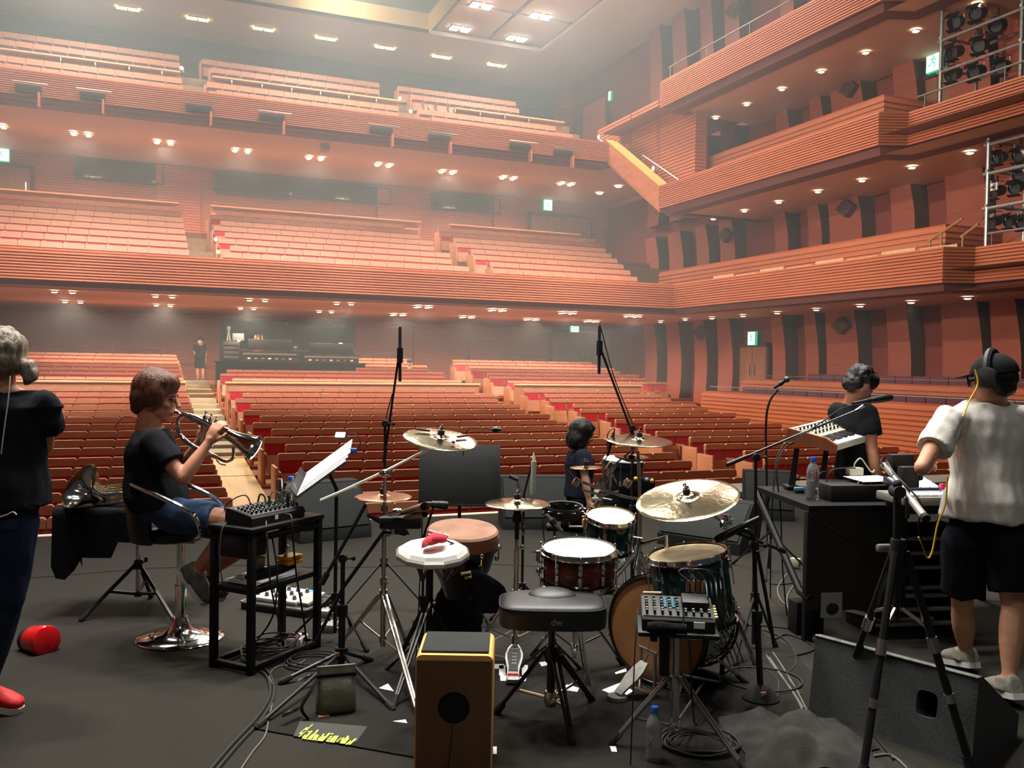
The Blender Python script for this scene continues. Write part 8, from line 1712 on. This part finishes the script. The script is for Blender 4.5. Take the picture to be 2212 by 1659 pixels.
# ---------------- thin rails of the balconies
GUARD = mat('guard_rail_grey', (120, 116, 110), .45, .5, var=.05)
def rail(label, pts, posts, h, r=.022, m=GUARD):
    t = thing('guard_rail', label, 'rail', pts[0]); mb = MB(); mb.tube(pts, r, 6); mb.build('top_bar', m, t)
    for a in posts: mb = MB(); mb.tube([V(a), V(a) - UP * h], r * .8, 6); mb.build('post', m, t)
rail('thin steel rail along the top side balcony parapet', [V((15.34, y, 11.12)) for y in (24.6, 15.7)], [(15.34, y, 11.12) for y in (24.5, 22.5, 20.5, 18, 15.8)], .36)
rail('thin steel rail over the middle side balcony near the scaffold', [V((15.96, y, 7.75)) for y in (15.2, 9.0)], [(15.96, y, 7.75) for y in (15, 13, 11)], .32)
rail('thin steel rail over the lower side balcony front at the right edge', [V((15.96, y, 4.46)) for y in (13.3, 8.0)], [(15.96, y, 4.46) for y in (13.2, 11, 9)], .28)
rail('thin rail above the parterre front wall', [V((15.34, y, 1.08)) for y in (22.0, 7.0)], [(15.34, y, 1.08) for y in (20, 16, 12, 8)], .16, .012)
rail('thin rail above the parterre back wall', [V((17.04, y, 1.42)) for y in (22.4, 7.0)], [(17.04, y, 1.42) for y in (20, 16, 12, 8)], .14, .012)
rail('slanting brass-capped stair rail at the end of the lower side balcony', [XP(2005, 522, 16.4), XP(2080, 472, 16.4)], [XP(2010, 520, 16.4), XP(2034, 504, 16.4)], .5, .03, mat('brass_rail', (200, 160, 110), .35, .6))
rail('second slanting stair rail nearer the scaffold', [XP(2076, 512, 16.4), XP(2114, 484, 16.4)], [XP(2080, 508, 16.4)], .5, .03, MATS['brass_rail'])
for i, (a, b_, y) in enumerate(((60, 415, 32.3), (470, 880, 32.3), (1000, 1330, 32.3))):
    p, q = YP(a, 748 if i < 2 else 770, 33.6), YP(b_, 756 if i < 2 else 773, 33.6); p.z = q.z = 2.0 + .0; rail(f'thin steel rail behind the last stalls row, {["left", "middle", "right"][i]} section', [p, q], [p, p.lerp(q, .5), q], .55, .02)
for i, (px, py) in enumerate(((460, 487), (465, 497), (466, 517), (471, 544))):
    q = YP(px, py, 31 - i * 1.6); mb = MB(); mb.ell(q, (.05, .04, .05)); t = tag(mb.build('step_light', mat('step_glow', (255, 226, 170), .5, var=0, emit=(255, 226, 170), es=6)), f'{ORD[i + 1]} small step light from the top beside the lower balcony aisle', 'step light'); mb = MB(); mb.box(q + V((.06, .02, -.02)), (.06, .05, .12)); mb.build('bracket', SEATW, t)
for i, (px, py, Y) in enumerate(((864, 212, 31.5), (887, 240, 30.0), (931, 265, 29.4), (392, 147, 32.2))):
    q = YP(px, py, Y); mb = MB(); mb.ell(q, (.06, .04, .06)); t = tag(mb.build('step_light', MATS['step_glow']), f'{["upper", "middle", "lower", "far left"][i]} small step light in the upper balcony aisles', 'step light'); mb = MB(); mb.box(q + V((.06, .02, -.06)), (.05, .05, .16)); mb.build('bracket', SEATW, t)
for i, (px, py) in enumerate(((1293, 296), (1411, 364))):
    q = XP(px, py, 16.1); mb = MB(); mb.ell(q, (.05, .06, .07)); t = tag(mb.build('step_light', MATS['step_glow']), f'{["upper", "lower"][i]} small light on the slatted stair wall', 'step light'); mb = MB(); mb.box(q + V((.05, 0, 0)), (.06, .1, .12)); mb.build('bracket', STEEL, t)
q = YP(702, 318, 29.6); t = thing('ceiling_loudspeaker', 'small pale loudspeaker hanging from the soffit under the upper balcony', 'loudspeaker', q); mb = MB(); mb.box(q, (.28, .22, .3), rotm('X', -20), bev=.04); mb.build('box', mat('pale_speaker', (170, 168, 160), .5), t); mb = MB(); mb.tube([q + UP * .12, V((q.x, q.y, 8.76))], .03, 8); mb.build('bracket', BLK, t)
# ================================================================ haze in the auditorium air (real scattering, after the structure it fills)
def haze(name, z0, z1, dens, label):
    hz = bpy.data.materials.new(name); hz.use_nodes = True; nt = hz.node_tree; nt.nodes.clear()
    vo = nt.nodes.new('ShaderNodeOutputMaterial'); s = nt.nodes.new('ShaderNodeVolumeScatter'); s.inputs['Density'].default_value = dens; s.inputs['Anisotropy'].default_value = 0.2
    s.inputs['Color'].default_value = (0.86, 0.95, 1.0, 1); nt.links.new(s.outputs[0], vo.inputs['Volume'])
    mb = MB(); mb.box(((XL + XR) / 2, 25.6, (z0 + z1) / 2), (XR - XL - 0.3, 28.2, z1 - z0)); tag(mb.build('haze', hz, smooth=False), label, 'haze', kind='stuff')
haze('haze_low', 0.9, 8.9, 0.0095, 'thin stage haze hanging over the stalls and lower balcony')
haze('haze_high', 8.905, 14.4, 0.0125, 'thicker white stage haze gathered under the ceiling')
